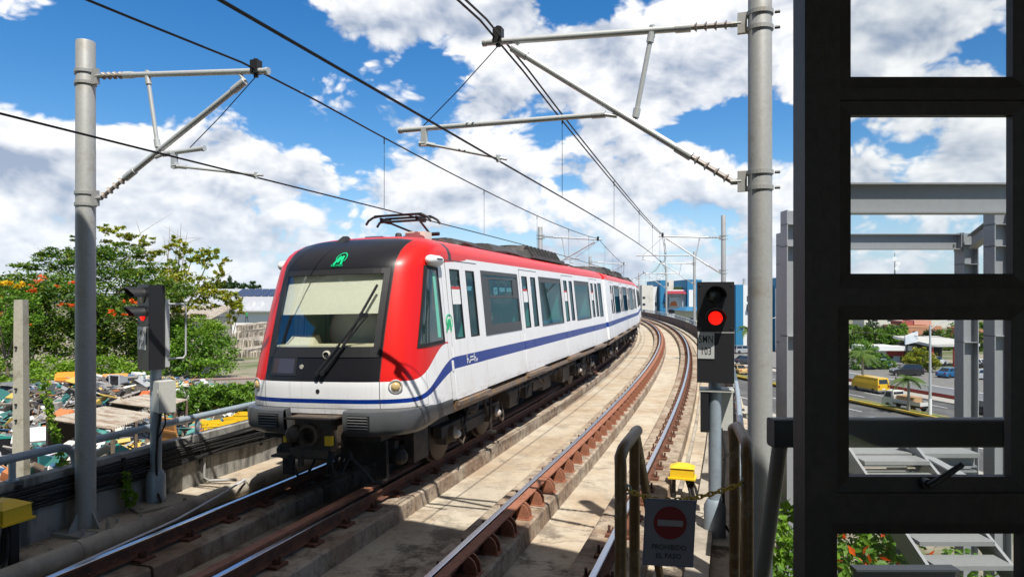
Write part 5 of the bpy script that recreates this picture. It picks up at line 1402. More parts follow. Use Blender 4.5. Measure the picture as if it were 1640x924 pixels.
# recognisable single pieces on the heap
def tv(x, y, lab, col, s, rz):
    z = heap_z(x, y) + .05; t = thing('scrapped_monitor', lab, 'monitor', (x, y, z), rz, 'scrapped monitors')
    mb = MB(); mb.hexa([(-s / 2, 0, 0), (s / 2, 0, 0), (s * .3, s * .8, .1 * s), (-s * .3, s * .8, .1 * s), (-s / 2, 0, s * .85), (s / 2, 0, s * .85), (s * .3, s * .8, s * .6), (-s * .3, s * .8, s * .6)])
    for a, b, c, d in ((-.5, .5, -.0, .08), (-.5, .5, .77, .85), (-.5, -.42, .08, .77), (.42, .5, .08, .77)): mb.bbox((a * s, -.06 * s, c * s), (b * s, -.002, d * s))
    mb.build('shell', M('shell ' + lab[:8], col, .55), t, local=True)
    mb = MB(); mb.bbox((-.40 * s, -.02, .10 * s), (.40 * s, -.012, .75 * s)); mb.build('screen', BLKG, t, local=True)
q = at(18, 640, 20); tv(q.x, q.y, 'teal scrapped monitor shell at the far left of the heap', (.02, .25, .20), .75, R(15))
q = at(205, 640, 30); tv(q.x, q.y - 1, 'pale grey scrapped monitor standing near the top of the heap', (.5, .52, .54), .6, R(-20))
q = at(150, 655, 26); tv(q.x, q.y, 'dark scrapped monitor shell lying right of the mast', (.07, .08, .09), .6, R(40))
q = at(50, 665, 18); tv(q.x, q.y, 'blue-green scrapped monitor right behind the concrete post', (.03, .22, .24), .55, R(-10))
for (px, py, y, c, lab, dims, rz) in ((183, 622, 30, (.62, .25, .06), 'tilted orange panel on top of the scrap heap', (1.0, .7, .05), 20), (237, 645, 28, (.65, .10, .02), 'red-orange plastic crate at the right end of the heap', (.6, .5, .35), 5),
                                (105, 622, 31, (.75, .24, .02), 'bright orange sacks beside the left mast', (.8, .6, .6), 30), (100, 668, 21, (.55, .17, .06), 'rust-orange box on the heap left of the mast', (.6, .5, .4), -10), (55, 690, 17, (.66, .66, .64), 'white sheet of plastic in front of the concrete post', (.9, .6, .05), 30)):
    q = at(px, py, y); mb = MB(); rot = Matrix.Rotation(R(rz), 3, 'Z') @ Matrix.Rotation(R(25), 3, 'X'); mb.box((0, 0, 0), dims, rot); mb.box((0, 0, dims[2] * .3), (dims[0] * .86, dims[1] * .86, dims[2] * .6), rot)
    o = mb.build('scrap_piece', M('piece ' + lab[:14], c, .6, var=.1)); o.location = (q.x, q.y, max(q.z - .1, heap_z(q.x, q.y) + .15)); tag(o, lab, 'scrap', 'single pieces of scrap')
# rough sheet-metal roofs right behind the parapet
SHEET = M('weathered sheet', (.40, .36, .30), .7, .2, var=.2, scale=2, col2=(.24, .17, .12), lo=.45, hi=.65)
SHED_SHADE = M('dark shed inside', (.03, .028, .026), .9)  # near-black colour stands in for the shade inside the sheds
def corrugated(mb, a, b, c, d, n=22, h=.025):
    """a,b along the low edge, d,c along the high edge"""
    a, b, c, d = map(Vector, (a, b, c, d)); nn = (b - a).cross(d - a).normalized(); vs = []; M_ = n * 4
    for lay in (0, -.006):
        for i in range(M_ + 1):
            f = i / M_; w = nn * (h * math.sin(2 * math.pi * i / 4 + .7) + lay)
            vs += [bl(a, b, f) + w, bl(d, c, f) + w]
    K = 2 * (M_ + 1)
    fs = [(2 * i, 2 * i + 2, 2 * i + 3, 2 * i + 1) for i in range(M_)] + [(K + 2 * i, K + 2 * i + 1, K + 2 * i + 3, K + 2 * i + 2) for i in range(M_)]
    mb.add(vs, fs)
def shack(lab, e0, e1, dep, dz, wall_h, mat=SHEET):
    e0 = Vector(e0); e1 = Vector(e1); n = Vector((-(e1 - e0).y, (e1 - e0).x, 0)).normalized() * dep
    zb = heap_z((e0.x + e1.x) / 2, (e0.y + e1.y) / 2) - .2
    t = thing('scrap_shelter', lab, 'shelter', ((e0.x + e1.x) / 2, (e0.y + e1.y) / 2, zb), 0, 'scrap yard shelters')
    mb = MB(); corrugated(mb, e0, e1, e1 + n + Vector((0, 0, dz)), e0 + n + Vector((0, 0, dz))); mb.build('roof_sheet', mat, t)
    for f in (.03, .5, .97):
        q = bl(e0, e1, f); mb = MB(); mb.tube((q.x, q.y, zb), (q.x, q.y, q.z - .02), .05, n=6); mb.build('post', BARK, t)
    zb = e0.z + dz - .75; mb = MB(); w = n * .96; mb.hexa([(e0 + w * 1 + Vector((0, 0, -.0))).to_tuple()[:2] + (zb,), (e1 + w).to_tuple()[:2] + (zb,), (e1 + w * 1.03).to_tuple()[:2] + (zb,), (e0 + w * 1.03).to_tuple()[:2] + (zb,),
                                     (e0 + w).to_tuple()[:2] + (e0.z + dz - .05,), (e1 + w).to_tuple()[:2] + (e1.z + dz - .05,), (e1 + w * 1.03).to_tuple()[:2] + (e1.z + dz - .05,), (e0 + w * 1.03).to_tuple()[:2] + (e0.z + dz - .05,)]); mb.build('back_wall', SHED_SHADE, t)
q0, q1 = at(178, 688, 15.5), at(248, 664, 20.0); shack('patched sheet-metal roof between the left mast and the signal, dark inside', q0, q1, 1.3, .3, 1)
q0, q1 = at(255, 655, 21), at(300, 640, 25); shack('small dusty sheet roof behind the signal\'s grey cabinet', q0, q1, 1.4, .25, 1)
# yellow crates and boards beside the hedge
for (px, py, y, d, rz, lab) in ((352, 688, 23.5, (.9, .6, .42), 12, 'large yellow crate in the pile behind the handrail, farthest left'), (368, 684, 24, (.8, .55, .36), 50, 'tilted yellow crate in the middle of the pile'), (395, 672, 25, (.75, .6, .5), 5, 'yellow crate nearest the train\'s black bumper'), (338, 682, 24.8, (.65, .5, .34), 30, 'yellow crate at the back of the pile'), (378, 674, 25.2, (.7, .5, .32), 70, 'yellow crate on its side next to the train')):
    q = at(px, py, y); t = thing('yellow_crate', lab, 'crate', (q.x, q.y, q.z - d[2] / 2), R(rz), 'yellow crates'); w, l, h = d
    mb = MB(); rot = Matrix.Rotation(R(14), 3, 'X')
    for b in (((-w / 2, -l / 2, 0), (w / 2, l / 2, .02)), ((-w / 2, -l / 2, .02), (-w / 2 + .02, l / 2, h)), ((w / 2 - .02, -l / 2, .02), (w / 2, l / 2, h)), ((-w / 2 + .02, -l / 2, .02), (w / 2 - .02, -l / 2 + .02, h)), ((-w / 2 + .02, l / 2 - .02, .02), (w / 2 - .02, l / 2, h))): mb.bbox(*b)
    mb.build('shell', YEL, t, local=True)
    mb = MB(); mb.bbox((-w / 2 - .015, -l / 2 - .015, h - .05), (w / 2 + .015, -l / 2 - .001, h)); mb.bbox((-w / 2 - .015, l / 2 + .001, h - .05), (w / 2 + .015, l / 2 + .015, h)); mb.build('rim', YEL, t, local=True)
0 and struct(MB().hexa([(-8.4, 13.6, -2.9), (-4.6, 16.6, -2.9), (-6.2, 20, -2.9), (-10, 17, -2.9), (-8.4, 13.6, -.62), (-4.6, 16.6, -.62), (-6.2, 20, -.62), (-10, 17, -.62)]).build('loading_slab', CON))
q = at(268, 690, 17); mb = MB(); mb.box((0, 0, 0), (.7, .06, .7), Matrix.Rotation(R(-30), 3, 'Z') @ Matrix.Rotation(R(12), 3, 'X')); mb.box((0, -.045, 0), (.8, .03, .06), Matrix.Rotation(R(-30), 3, 'Z') @ Matrix.Rotation(R(12), 3, 'X')); o = mb.build('wooden_board', M('orange wood', (.42, .20, .06), .7, var=.15)); o.location = (q.x, q.y, q.z); tag(o, 'orange-brown wooden board leaning behind the left signal\'s pole', 'board')
# sheet fence, low wall, stepped rubble, solar shed, people
mb = MB(); a, b = at(262, 612, 43), at(362, 590, 50)
t = thing('sheet_fence', 'pale grey sheet fence slanting below the big bush', 'fence', (a.x, a.y, -3.2)); mb.hexa([(a.x, a.y, -3.4), (b.x, b.y, -3.4), (b.x, b.y + .05, -3.4), (a.x, a.y + .05, -3.4), (a.x, a.y, a.z), (b.x, b.y, b.z + .6), (b.x, b.y + .05, b.z + .6), (a.x, a.y + .05, a.z)]); mb.build('panel', M('fence sheet', (.45, .45, .44), .6, .1, var=.06), t)
mb = MB(); 
for f in (0, .5, 1): c = bl(a, b, f); mb.tube((c.x, c.y - .05, -3.4), (c.x, c.y - .05, c.z + .5 * f), .05, n=6)
mb.build('post', GALV, t)
a, b = at(285, 610, 38), at(425, 606, 44); mb = MB(); mb.hexa([(a.x, a.y, -3.4), (b.x, b.y, -3.4), (b.x, b.y + .3, -3.4), (a.x, a.y + .3, -3.4), (a.x, a.y, a.z), (b.x, b.y, b.z), (b.x, b.y + .3, b.z), (a.x, a.y + .3, a.z)])
t = thing('low_wall', 'low pinkish-grey concrete wall behind the hedge', 'wall', (a.x, a.y, -3)); mb.build('body', M('pink grey concrete', (.42, .37, .33), .9, var=.1), t)
mb = MB(); mb.hexa([(a.x, a.y - .03, a.z + .001), (b.x, b.y - .03, b.z + .001), (b.x, b.y + .33, b.z + .001), (a.x, a.y + .33, a.z + .001), (a.x, a.y - .03, a.z + .07), (b.x, b.y - .03, b.z + .07), (b.x, b.y + .33, b.z + .07), (a.x, a.y + .33, a.z + .07)]); mb.build('coping', M('dark pink coping', (.33, .22, .19), .9), t)
rg = random.Random(2); RUB1 = M('pale rubble', (.47, .42, .34), .95, var=.2, scale=.6, col2=(.30, .26, .21), lo=.4, hi=.6, bump=.4, bscale=4)
for k in range(4):
    mb = MB(); y = 66 + k * 9; zt = -2.5 + k * .46
    x0, x1 = at(372 + 2 * k, 0, y).x, at(470, 0, y).x; N = 34
    for i in range(N):
        xa, xb = x0 + (x1 - x0) * i / N, x0 + (x1 - x0) * (i + 1) / N
        mb.hexa([(xa, y + rg.uniform(-.5, .5), -3.8), (xb - .05, y + rg.uniform(-.5, .5), -3.8), (xb - .05, y + 9.2, -3.8), (xa, y + 9.2, -3.8), (xa, y + rg.uniform(-.3, .3), zt + rg.uniform(-.28, .1)), (xb - .05, y + rg.uniform(-.3, .3), zt + rg.uniform(-.28, .1)), (xb - .05, y + 9.2, zt), (xa, y + 9.2, zt)])
    struct(mb.build('rubble_terrace', RUB1))
t = thing('white_shed', 'long white shed with a pale metal roof and solar panels, left of the train', 'building', (at(360, 0, 118).x, 118, -3.6))
y = 115; x0, x1 = at(270, 0, y).x, at(520, 0, y).x
mb = MB(); mb.bbox((x0, y, -3.8), (x1, y + 12, .15)); mb.build('wall', M('white wall', (.74, .73, .70), .8, var=.04), t)
mb = MB(); mb.hexa([(x0 - .5, y - 1.0, .12), (x1 + .5, y - 1.0, .12), (x1 + .5, y + 12, 3.9), (x0 - .5, y + 12, 3.9), (x0 - .5, y - 1.0, .30), (x1 + .5, y - 1.0, .30), (x1 + .5, y + 12, 4.1), (x0 - .5, y + 12, 4.1)]); rf = mb.build('roof', M('pale roof sheet', (.42, .43, .45), .5, .2, var=.05), t)
SOL = M('solar panel', (.035, .05, .10), .2, spec=.7)
for i in range(14):
    xa = at(376 + 11.5 * i, 0, y + 8).x; mb = MB(); f0, f1 = .62, .96
    mb.hexa([(xa, y - 1 + 13 * f, .36 + 3.8 * f + dz_) for dz_ in (0,) for f in (f0,)] + [(xa + 1.1, y - 1 + 13 * f0, .36 + 3.8 * f0), (xa + 1.1, y - 1 + 13 * f1, .36 + 3.8 * f1), (xa, y - 1 + 13 * f1, .36 + 3.8 * f1), (xa, y - 1 + 13 * f0, .44 + 3.8 * f0), (xa + 1.1, y - 1 + 13 * f0, .44 + 3.8 * f0), (xa + 1.1, y - 1 + 13 * f1, .44 + 3.8 * f1), (xa, y - 1 + 13 * f1, .44 + 3.8 * f1)])
    mb.build('solar_panel', SOL, rf)
for px in (362, 396, 410):
    xa = at(px, 0, y).x; mb = MB()
    if px == 362: mb.bbox((xa - 1.2, y - .04, -2.2), (xa + 1.0, y - .01, -.9)); mb.build('window', BLKG, t)
    else: mb.hexa([(xa - .6, y + .5, .7), (xa + .6, y + .5, .7), (xa + .5, y + 3, 1.3), (xa - .5, y + 3, 1.3), (xa - .05, y + .6, 1.9), (xa + .05, y + .6, 1.9), (xa + .05, y + 3, 1.9), (xa - .05, y + 3, 1.9)]); mb.build('dormer', M('dormer', (.55, .55, .56), .6) if 'dormer' not in bpy.data.materials else bpy.data.materials['dormer'], rf)
t = thing('brown_shed', 'low shed with a dark awning left of the white shed, under the yellow tree', 'building', (at(300, 0, 100).x, 100, -3.6)); x0, x1 = at(262, 0, 100).x, at(345, 0, 100).x
mb = MB(); mb.bbox((x0, 100, -3.8), (x1, 106, -.4)); mb.build('wall', M('cream wall', (.5, .46, .38), .85), t); mb = MB(); mb.hexa([(x0 - .3, 98, -.6), (x1 + .3, 98, -.6), (x1 + .3, 107, 1.2), (x0 - .3, 107, 1.2), (x0 - .3, 98, -.5), (x1 + .3, 98, -.5), (x1 + .3, 107, 1.3), (x0 - .3, 107, 1.3)]); mb.build('roof', SHEET, t)
SKIN = M('skin', (.20, .10, .06), .6)
def person(lab, loc, rz, shirt, trousers, h=1.7, step=.18):
    """one continuous body grown by a skin modifier; shirt and trousers are material bands"""
    k = h / 1.75
    J = [(0, 0, .95, .15, .11), (0, 0, 1.15, .15, .10), (0, .0, 1.38, .18, .11), (0, .01, 1.50, .06, .06), (0, .02, 1.62, .085, .10), (0, .02, 1.73, .06, .07),
         (.20, 0, 1.42, .055, .055), (.24, -.03, 1.15, .042, .042), (.25, .08, .92, .033, .033), (.25, .12, .82, .035, .02), (-.20, 0, 1.42, .055, .055), (-.24, .02, 1.15, .042, .042), (-.25, -.06, .92, .033, .033), (-.25, -.08, .82, .035, .02),
         (.10, 0, .88, .085, .09), (.10, step, .50, .06, .065), (.10, step * .7, .08, .045, .05), (.10, step * .7 + .14, .04, .045, .03), (-.10, 0, .88, .085, .09), (-.10, -step * .4, .50, .06, .065), (-.10, -step * 1.3, .08, .045, .05), (-.10, -step * 1.3 + .14, .04, .045, .03)]
    E = [(0, 1), (1, 2), (2, 3), (3, 4), (4, 5), (2, 6), (6, 7), (7, 8), (8, 9), (2, 10), (10, 11), (11, 12), (12, 13), (0, 14), (14, 15), (15, 16), (16, 17), (0, 18), (18, 19), (19, 20), (20, 21)]
    me = bpy.data.meshes.new('person'); me.from_pydata([(a * k, b * k, c * k) for a, b, c, _, _ in J], E, [])
    o = bpy.data.objects.new('person', me); COL.objects.link(o)
    md = o.modifiers.new('s', 'SKIN'); sv = me.skin_vertices[0].data
    for v, j in zip(sv, J): v.radius = (j[3] * k, j[4] * k)
    sv[0].use_root = True; sb = o.modifiers.new('b', 'SUBSURF'); sb.levels = 1; sb.render_levels = 1
    dg = bpy.context.evaluated_depsgraph_get(); m2 = bpy.data.meshes.new_from_object(o.evaluated_get(dg)); o.modifiers.clear(); o.data = m2
    m2.materials.clear()
    HAIR = bpy.data.materials.get('hair') or M('hair', (.015, .012, .01), .7)
    for q in (M('shirt ' + lab[:9], shirt, .8), M('trousers ' + lab[:9], trousers, .8), SKIN, HAIR): m2.materials.append(q)
    for p in m2.polygons:
        c = p.center / k; p.use_smooth = True
        p.material_index = 3 if c.z > 1.68 or (c.z > 1.58 and c.y < -.01) else 2 if c.z > 1.49 or (abs(c.x) > .17 and c.z < 1.22 and c.z > .75) else 1 if c.z < .95 else 0
    o.location = loc; o.rotation_euler = (0, 0, rz); return tag(o, lab, 'person')
q = at(395, 525, 100); person('person in a green shirt standing on the rubble by the white shed', (q.x, 100, -1.15), R(150), (.02, .35, .12), (.05, .05, .07))
tag(MB().path([at(-40, 610, 30), at(60, 640, 28), at(170, 625, 26), at(240, 655, 24)], .012, n=5).build('slack_wire', WIREM), 'slack black wire strung over the scrap heap', 'wire')
weed = thing('climbing_vine', 'leafy vine hanging in a string between the concrete post and the left mast', 'plant', (at(85, 760, 11.2).x, 11.2, -2.8))
mb = MB(); vp = [at(70, 610, 11.4), at(80, 660, 11.3), at(90, 700, 11.2), at(102, 745, 11.1), at(104, 800, 11)]; mb.path(vp, .012, n=5); mb.build('stem', BARK, weed)
leaves('foliage', LF_G, weed, [(tuple(bl(vp[i], vp[i + 1], f)), (.09, .09, .12)) for i in range(4) for f in (.1, .4, .7, .95)], 420, .09, .2, .2)
weed = thing('weed', 'small bright green weed growing between the left mast and the parapet', 'plant', T(-2.55, -2.80, ZD)); leaves('foliage', LF_G, weed, [(tuple(T(-2.55, -2.78, -.05)), (.07, .07, .28)), (tuple(T(-2.5, -2.75, -.2)), (.08, .08, .15))], 170, .08, .2, .2)
mb = MB(); mb.path([T(-2.55, -2.8, ZD), T(-2.55, -2.78, 0), T(-2.52, -2.76, .2)], .006, n=4); mb.build('stem', BARK, weed)
# ------------------------------------------------------------------ the avenue on the right
GZ = -9.5
RM = Vector((41.0, 72.0)); RD = Vector((-.225, .974)).normalized(); RN = Vector((RD.y, -RD.x))
def RP(s, o, z=GZ): p = RM + RD * s + RN * o; return Vector((p.x, p.y, z))
def strip(name, o0, o1, z, mat, s0=-90, s1=160, h=0):
    mb = MB()
    a, b, c, d = RP(s0, o0), RP(s0, o1), RP(s1, o1), RP(s1, o0)
    zt = GZ + z
    mb.hexa([(q.x, q.y, zt - (h or .2)) for q in (a, b, c, d)] + [(q.x, q.y, zt) for q in (a, b, c, d)])
    return struct(mb.build(name, mat))
strip('road', -14.0, 9.6, .02, ASPH)
PAV = M('pavement', (.36, .34, .31), .9, var=.12, scale=.4)
strip('pavement', 9.62, 12.2, .14, PAV); strip('pavement', -16.8, -14.02, .14, PAV)
KY = M('yellow kerb paint', (.62, .40, .03), .7, var=.1, scale=.6, col2=(.45, .38, .22), lo=.5, hi=.7)
strip('median_kerb', -1.0, -.72, .45, KY); strip('median_kerb', .72, 1.0, .32, KY)
GRS = M('grass', (.07, .13, .025), .95, var=.35, scale=1.2, col2=(.16, .15, .06))
strip('median_grass', -.71, .71, .36, GRS)
mb = MB()
for off in (-7.2, -3.9, -10.6, 4.0, 6.9):
    for k in range(26):
        s = -80 + 9 * k; a, b, c, d = RP(s, off - .07), RP(s, off + .07), RP(s + 3.4, off + .07), RP(s + 3.4, off - .07)
        mb.hexa([(q.x, q.y, GZ + .021) for q in (a, b, c, d)] + [(q.x, q.y, GZ + .027) for q in (a, b, c, d)])
struct(mb.build('lane_markings', M('road paint', (.72, .72, .70), .7)))
strip('parking_lot', 12.6, 40, .25, M('lot asphalt', (.17, .165, .16), .9, var=.15, scale=.2), -60, 110)
def lowwall(s0, s1, lab):
    a, b = RP(s0, 12.3), RP(s1, 12.3); n = RN * .22
    t = thing('retaining_wall', lab, 'wall', RP((s0 + s1) / 2, 12.3), 0)
    for (z0, z1, m, nm, e) in ((0, .45, M('red band', (.30, .035, .03), .7), 'red_base', .01), (.45, 1.25, WHT, 'white_top', 0)):
        mb = MB(); P_ = [(a.x - n.x * e, a.y - n.y * e), (b.x - n.x * e, b.y - n.y * e), (b.x + n.x, b.y + n.y), (a.x + n.x, a.y + n.y)]
        mb.hexa([(x, y, GZ + .12 + z0) for x, y in P_] + [(x, y, GZ + .12 + z1) for x, y in P_]); mb.build(nm, m, t)
lowwall(-40, 33, 'low white wall with a red base along the far pavement, behind the truck')
GLC = M('car glass', (.015, .02, .025), .05, spec=.8)
TYR = M('tyre', (.02, .02, .02), .8); RIM = M('rim', (.4, .4, .42), .35, .7)
RLM = M('tail lamp', (.35, .01, .01), .25); HLM = M('head lamp', (.7, .7, .7), .2)
def wheels(t, xs_, hw, r):
    for x in xs_:
        for sd in (-1, 1):
            mb = MB(); mb.lathe([(r * .6, -.10), (r * .95, -.10), (r, -.06), (r, .06), (r * .95, .10), (r * .6, .10)], (x, sd * (hw - .09), r), (0, sd, 0), n=16); w = mb.build('wheel', TYR, t, local=True, smooth=40)
            mb = MB(); mb.lathe([(r * .6, .085), (r * .5, .098), (r * .2, .085), (0, .105)], (x, sd * (hw - .09), r), (0, sd, 0), n=12); mb.build('rim', RIM, w, local=True)
def carbody(mb, prof, hw, tuck=.0):
    mb.prism(prof, lambda a, b, s_: Vector((a, s_, b)), -hw, hw)
def car(lab, loc, d, col, kind='sedan', group='cars on the right', L=4.4):
    """x forward"""
    t = thing('parked_car' if group == 'cars on the right' else 'car', lab, 'car', loc, math.atan2(d.y, d.x), group)
    pm_ = M('car paint ' + lab[:18], col, .25, coat=.6); hw = .86; h = {'sedan': 1.45, 'suv': 1.72, 'hatch': 1.5}[kind]; b = L / 2
    belt = .92 if kind != 'suv' else 1.05
    rows = [(.0, .24, .0), (.04, .45, .04), (.02, .70, .02), (.06, belt - .10, .05), (.14, belt, .10)]
    mb = MB()
    vs = []
    outline = [(-b, .3), (-b, .62), (-b + .08, .8), (-b + .25, 1), (b - 1.2, 1), (b - .35, .88), (b - .06, .72), (b, .55), (b, .3), (b - .2, .22), (-b + .2, .22)]
    pts = [(x, .24 + (zf - .22) * (belt - .24) / .78) for x, zf in outline]
    n = len(pts)
    for y, sc in ((-hw, .97), (-hw + .07, 1.0), (hw - .07, 1.0), (hw, .97)): vs += [(x * sc, y, z if sc == 1 else .24 + (z - .24) * .93) for x, z in pts]
    fs = [tuple(range(n - 1, -1, -1)), tuple(3 * n + i for i in range(n))]
    for k in range(3): fs += [(k * n + i, k * n + (i + 1) % n, (k + 1) * n + (i + 1) % n, (k + 1) * n + i) for i in range(n)]
    mb.add(vs, fs)
    c0, c1, c2, c3 = {'sedan': (-b + .55, -b + 1.25, .35, b - 1.2), 'suv': (-b + .12, -b + .42, .45, b - 1.15), 'hatch': (-b + .12, -b + .6, .45, b - 1.0)}[kind]
    z0, z1 = belt - .02, h; a = .80; r_ = .62
    mb.hexa([(c0, -a, z0), (c3, -a, z0), (c3, a, z0), (c0, a, z0), (c1, -r_, z1), (c2, -r_, z1), (c2, r_, z1), (c1, r_, z1)])
    mb.build('body', pm_, t, local=True, smooth=25)
    def wq(p, nrm): # pane proud of the cabin
        mb = MB(); nv = Vector(nrm).normalized() * .012; q = [Vector(v) for v in p]; mb.hexa([v - nv * .3 for v in q] + [v + nv for v in q]); mb.build('window', GLC, t, local=True)
    def lerp(u, f): return u
    fa, fb_ = .10, .90
    def pt(x0, x1, y0, y1, f): return (x0 + (x1 - x0) * f, y0 + (y1 - y0) * f, z0 + (z1 - z0) * f)
    for sd in (-1, 1):
        mid = (c0 + c3) / 2
        for xa0, xa1, xb0, xb1 in ((c0 + .12, c1 + .06, mid - .05, (c1 + c2) / 2 - .05), (mid + .05, (c1 + c2) / 2 + .05, c3 - .12, c2 - .06)):
            wq([pt(xa0, xa1, sd * a, sd * r_, fa), pt(xb0, xb1, sd * a, sd * r_, fa), pt(xb0, xb1, sd * a, sd * r_, fb_), pt(xa0, xa1, sd * a, sd * r_, fb_)], (0, sd, .35))
    wq([pt(c3, c2, -a + .1, -r_ + .07, fa), pt(c3, c2, a - .1, r_ - .07, fa), pt(c3, c2, a - .1, r_ - .07, fb_), pt(c3, c2, -a + .1, -r_ + .07, fb_)], (z1 - z0, 0, c3 - c2))
    wq([pt(c0, c1, -a + .1, -r_ + .07, fa), pt(c0, c1, a - .1, r_ - .07, fa), pt(c0, c1, a - .1, r_ - .07, fb_), pt(c0, c1, -a + .1, -r_ + .07, fb_)], (-(z1 - z0), 0, c1 - c0))
    for sd in (-1, 1):
        mb = MB(); mb.box((-b + .03, sd * .62, belt - .20), (.08, .34, .14)); mb.build('taillight', RLM, t, local=True)
        mb = MB(); mb.box((b - .10, sd * .60, belt - .28), (.14, .36, .12)); mb.build('headlight', HLM, t, local=True)
    wheels(t, (-b + .8, b - .85), hw, .31 if kind != 'suv' else .36)
    return t
def RPx(px, py, z=GZ): # ground point seen at a pixel
    y = 1093.3 * (EYE - z) / (py - 475); return Vector(((px - 820) / 1093.3 * y, y, z))
LOT = GZ + .25
for px, py, c, k, dd, lab in ((1452, 601, (.012, .012, .014), 'suv', RN * -1 + RD * .4, 'black SUV parked behind the white and red wall'), (1522, 604, (.02, .12, .28), 'sedan', RN + RD * .2, 'blue saloon parked left of the steel column'),
                             (1567, 607, (.36, .37, .38), 'sedan', RN * -1, 'silver saloon parked between the two steel columns'), (1566, 588, (.70, .70, .70), 'sedan', RD, 'white saloon parked behind the silver one'),
                             (1497, 584, (.55, .56, .57), 'hatch', RN, 'pale hatchback under the shop canopy'), (1404, 590, (.03, .14, .22), 'hatch', RN * -1, 'dark teal hatchback behind the yellow van'),
                             (1195, 582, (.03, .035, .05), 'sedan', RN, 'dark saloon seen between the right signal and the right mast'), (1190, 566, (.30, .31, .32), 'suv', RN, 'grey SUV parked below the palm beside the right signal'),
                             (1586, 592, (.05, .05, .055), 'hatch', RD, 'charcoal hatchback at the right edge of the lot'), (1420, 572, (.5, .05, .04), 'hatch', RN, 'red hatchback in front of the white shops')):
    q = RPx(px, py, LOT); car(lab, q, dd.normalized() if hasattr(dd, 'normalized') else dd, c, k)
q = RP(2.0, 6.0); car('dark saloon driving on the far lanes, behind the right steel column', RPx(1575, 663, GZ + .02), RD, (.02, .022, .028), 'sedan', 'moving traffic')
car('grey saloon on the near lanes, only its roof above the dark handrail', RPx(1402, 697, GZ + .02), RD * -1, (.25, .27, .30), 'sedan', 'moving traffic')
car('tan taxi car on the avenue between the right signal and mast', RPx(1180, 598, GZ + .02), RD, (.45, .30, .13), 'sedan', 'moving traffic')
# yellow minibus
q = RPx(1393, 627, GZ + .02); t = thing('minibus', 'yellow minibus driving away on the far lanes', 'van', q, math.atan2(RD.y, RD.x), 'moving traffic')
VY = M('minibus yellow', (.75, .46, .012), .35, coat=.4); mb = MB(); L = 4.7; hw = .85
mb.hexa([(-L / 2, -hw, .35), (L / 2, -hw, .35), (L / 2, hw, .35), (-L / 2, hw, .35), (-L / 2, -hw, 1.15), (L / 2 - .1, -hw, 1.15), (L / 2 - .1, hw, 1.15), (-L / 2, hw, 1.15)])
mb.hexa([(-L / 2, -hw, 1.151), (L / 2 - .1, -hw, 1.151), (L / 2 - .1, hw, 1.151), (-L / 2, hw, 1.151), (-L / 2 + .12, -hw + .12, 1.98), (L / 2 - .7, -hw + .12, 1.98), (L / 2 - .7, hw - .12, 1.98), (-L / 2 + .12, hw - .12, 1.98)]); mb.build('body', VY, t, local=True)
mb = MB(); mb.bbox((-L / 2 - .012, -hw - .01, .3), (L / 2, hw + .01, .48)); mb.build('skirt', M('grey skirt', (.2, .2, .2), .5), t, local=True)
for sd in (-1, 1):
    for xa, xb in ((-2.05, -1.05), (-.95, .0), (.1, 1.0), (1.1, 1.6)):
        mb = MB(); mb.hexa([(xa, sd * (hw - .045 + .006), 1.28), (xb, sd * (hw - .045 + .006), 1.28), (xb, sd * (hw - .06), 1.28), (xa, sd * (hw - .06), 1.28), (xa, sd * (hw - .093 + .006), 1.78), (xb, sd * (hw - .093 + .006), 1.78), (xb, sd * (hw - .12), 1.78), (xa, sd * (hw - .12), 1.78)]); mb.build('window', GLC, t, local=True)
    mb = MB(); mb.box((-L / 2 - .01, sd * .68, .95), (.05, .18, .3)); mb.build('taillight', RLM, t, local=True)
for x, z0, z1 in ((-L / 2 + .03, 1.25, 1.80),):
    mb = MB(); mb.hexa([(x - .025, -.66, z0), (x, -.66, z0), (x, .66, z0), (x - .025, .66, z0), (x + .055, -.60, z1), (x + .08, -.60, z1), (x + .08, .60, z1), (x + .055, .60, z1)]); mb.build('window', GLC, t, local=True)
mb = MB(); mb.box((-L / 2 - .006, 0, .62), (.02, .4, .14)); mb.build('plate', WHT, t, local=True)
wheels(t, (-1.5, 1.45), hw, .32)
# flatbed truck with a wooden crate
q = RPx(1452, 656, GZ + .02); ta = math.atan2(RD.y, RD.x) + R(7); t = thing('flatbed_truck', 'small white dropside truck driving away in front of the palm', 'truck', q, ta, 'moving traffic')
TW = M('truck white', (.62, .61, .57), .5, var=.06); hw = .85
mb = MB(); mb.prism([(1.0, .42), (2.45, .42), (2.45, .95), (2.25, 1.15), (1.95, 1.88), (1.05, 1.92), (1.0, 1.9)], lambda a, b, s_: Vector((a, s_, b)), -hw + .04, hw - .04); mb.build('cab', TW, t, local=True)
mb = MB()
for b_ in (((-2.3, -hw, .72), (.92, hw, .78)), ((-2.3, -hw, .78), (.92, -hw + .05, 1.12)), ((-2.3, hw - .05, .78), (.92, hw, 1.12)), ((-2.3, -hw + .05, .78), (-2.25, hw - .05, 1.12)), ((.86, -hw + .05, .78), (.92, hw - .05, 1.5))): mb.bbox(*b_)
mb.build('dropside_bed', TW, t, local=True)
mb = MB(); mb.bbox((-2.2, -.4, .45), (2.2, .4, .70)); mb.build('chassis', DARKM, t, local=True)
for sd in (-1, 1):
    mb = MB(); mb.prism([(1.25, 1.2), (2.08, 1.2), (1.85, 1.75), (1.25, 1.78)], lambda a, b, s_: Vector((a, s_, b)), sd * (hw - .05), sd * (hw - .03)); mb.build('window', GLC, t, local=True)
    mb = MB(); mb.box((-2.31, sd * .68, .66), (.04, .2, .1)); mb.build('taillight', RLM, t, local=True)
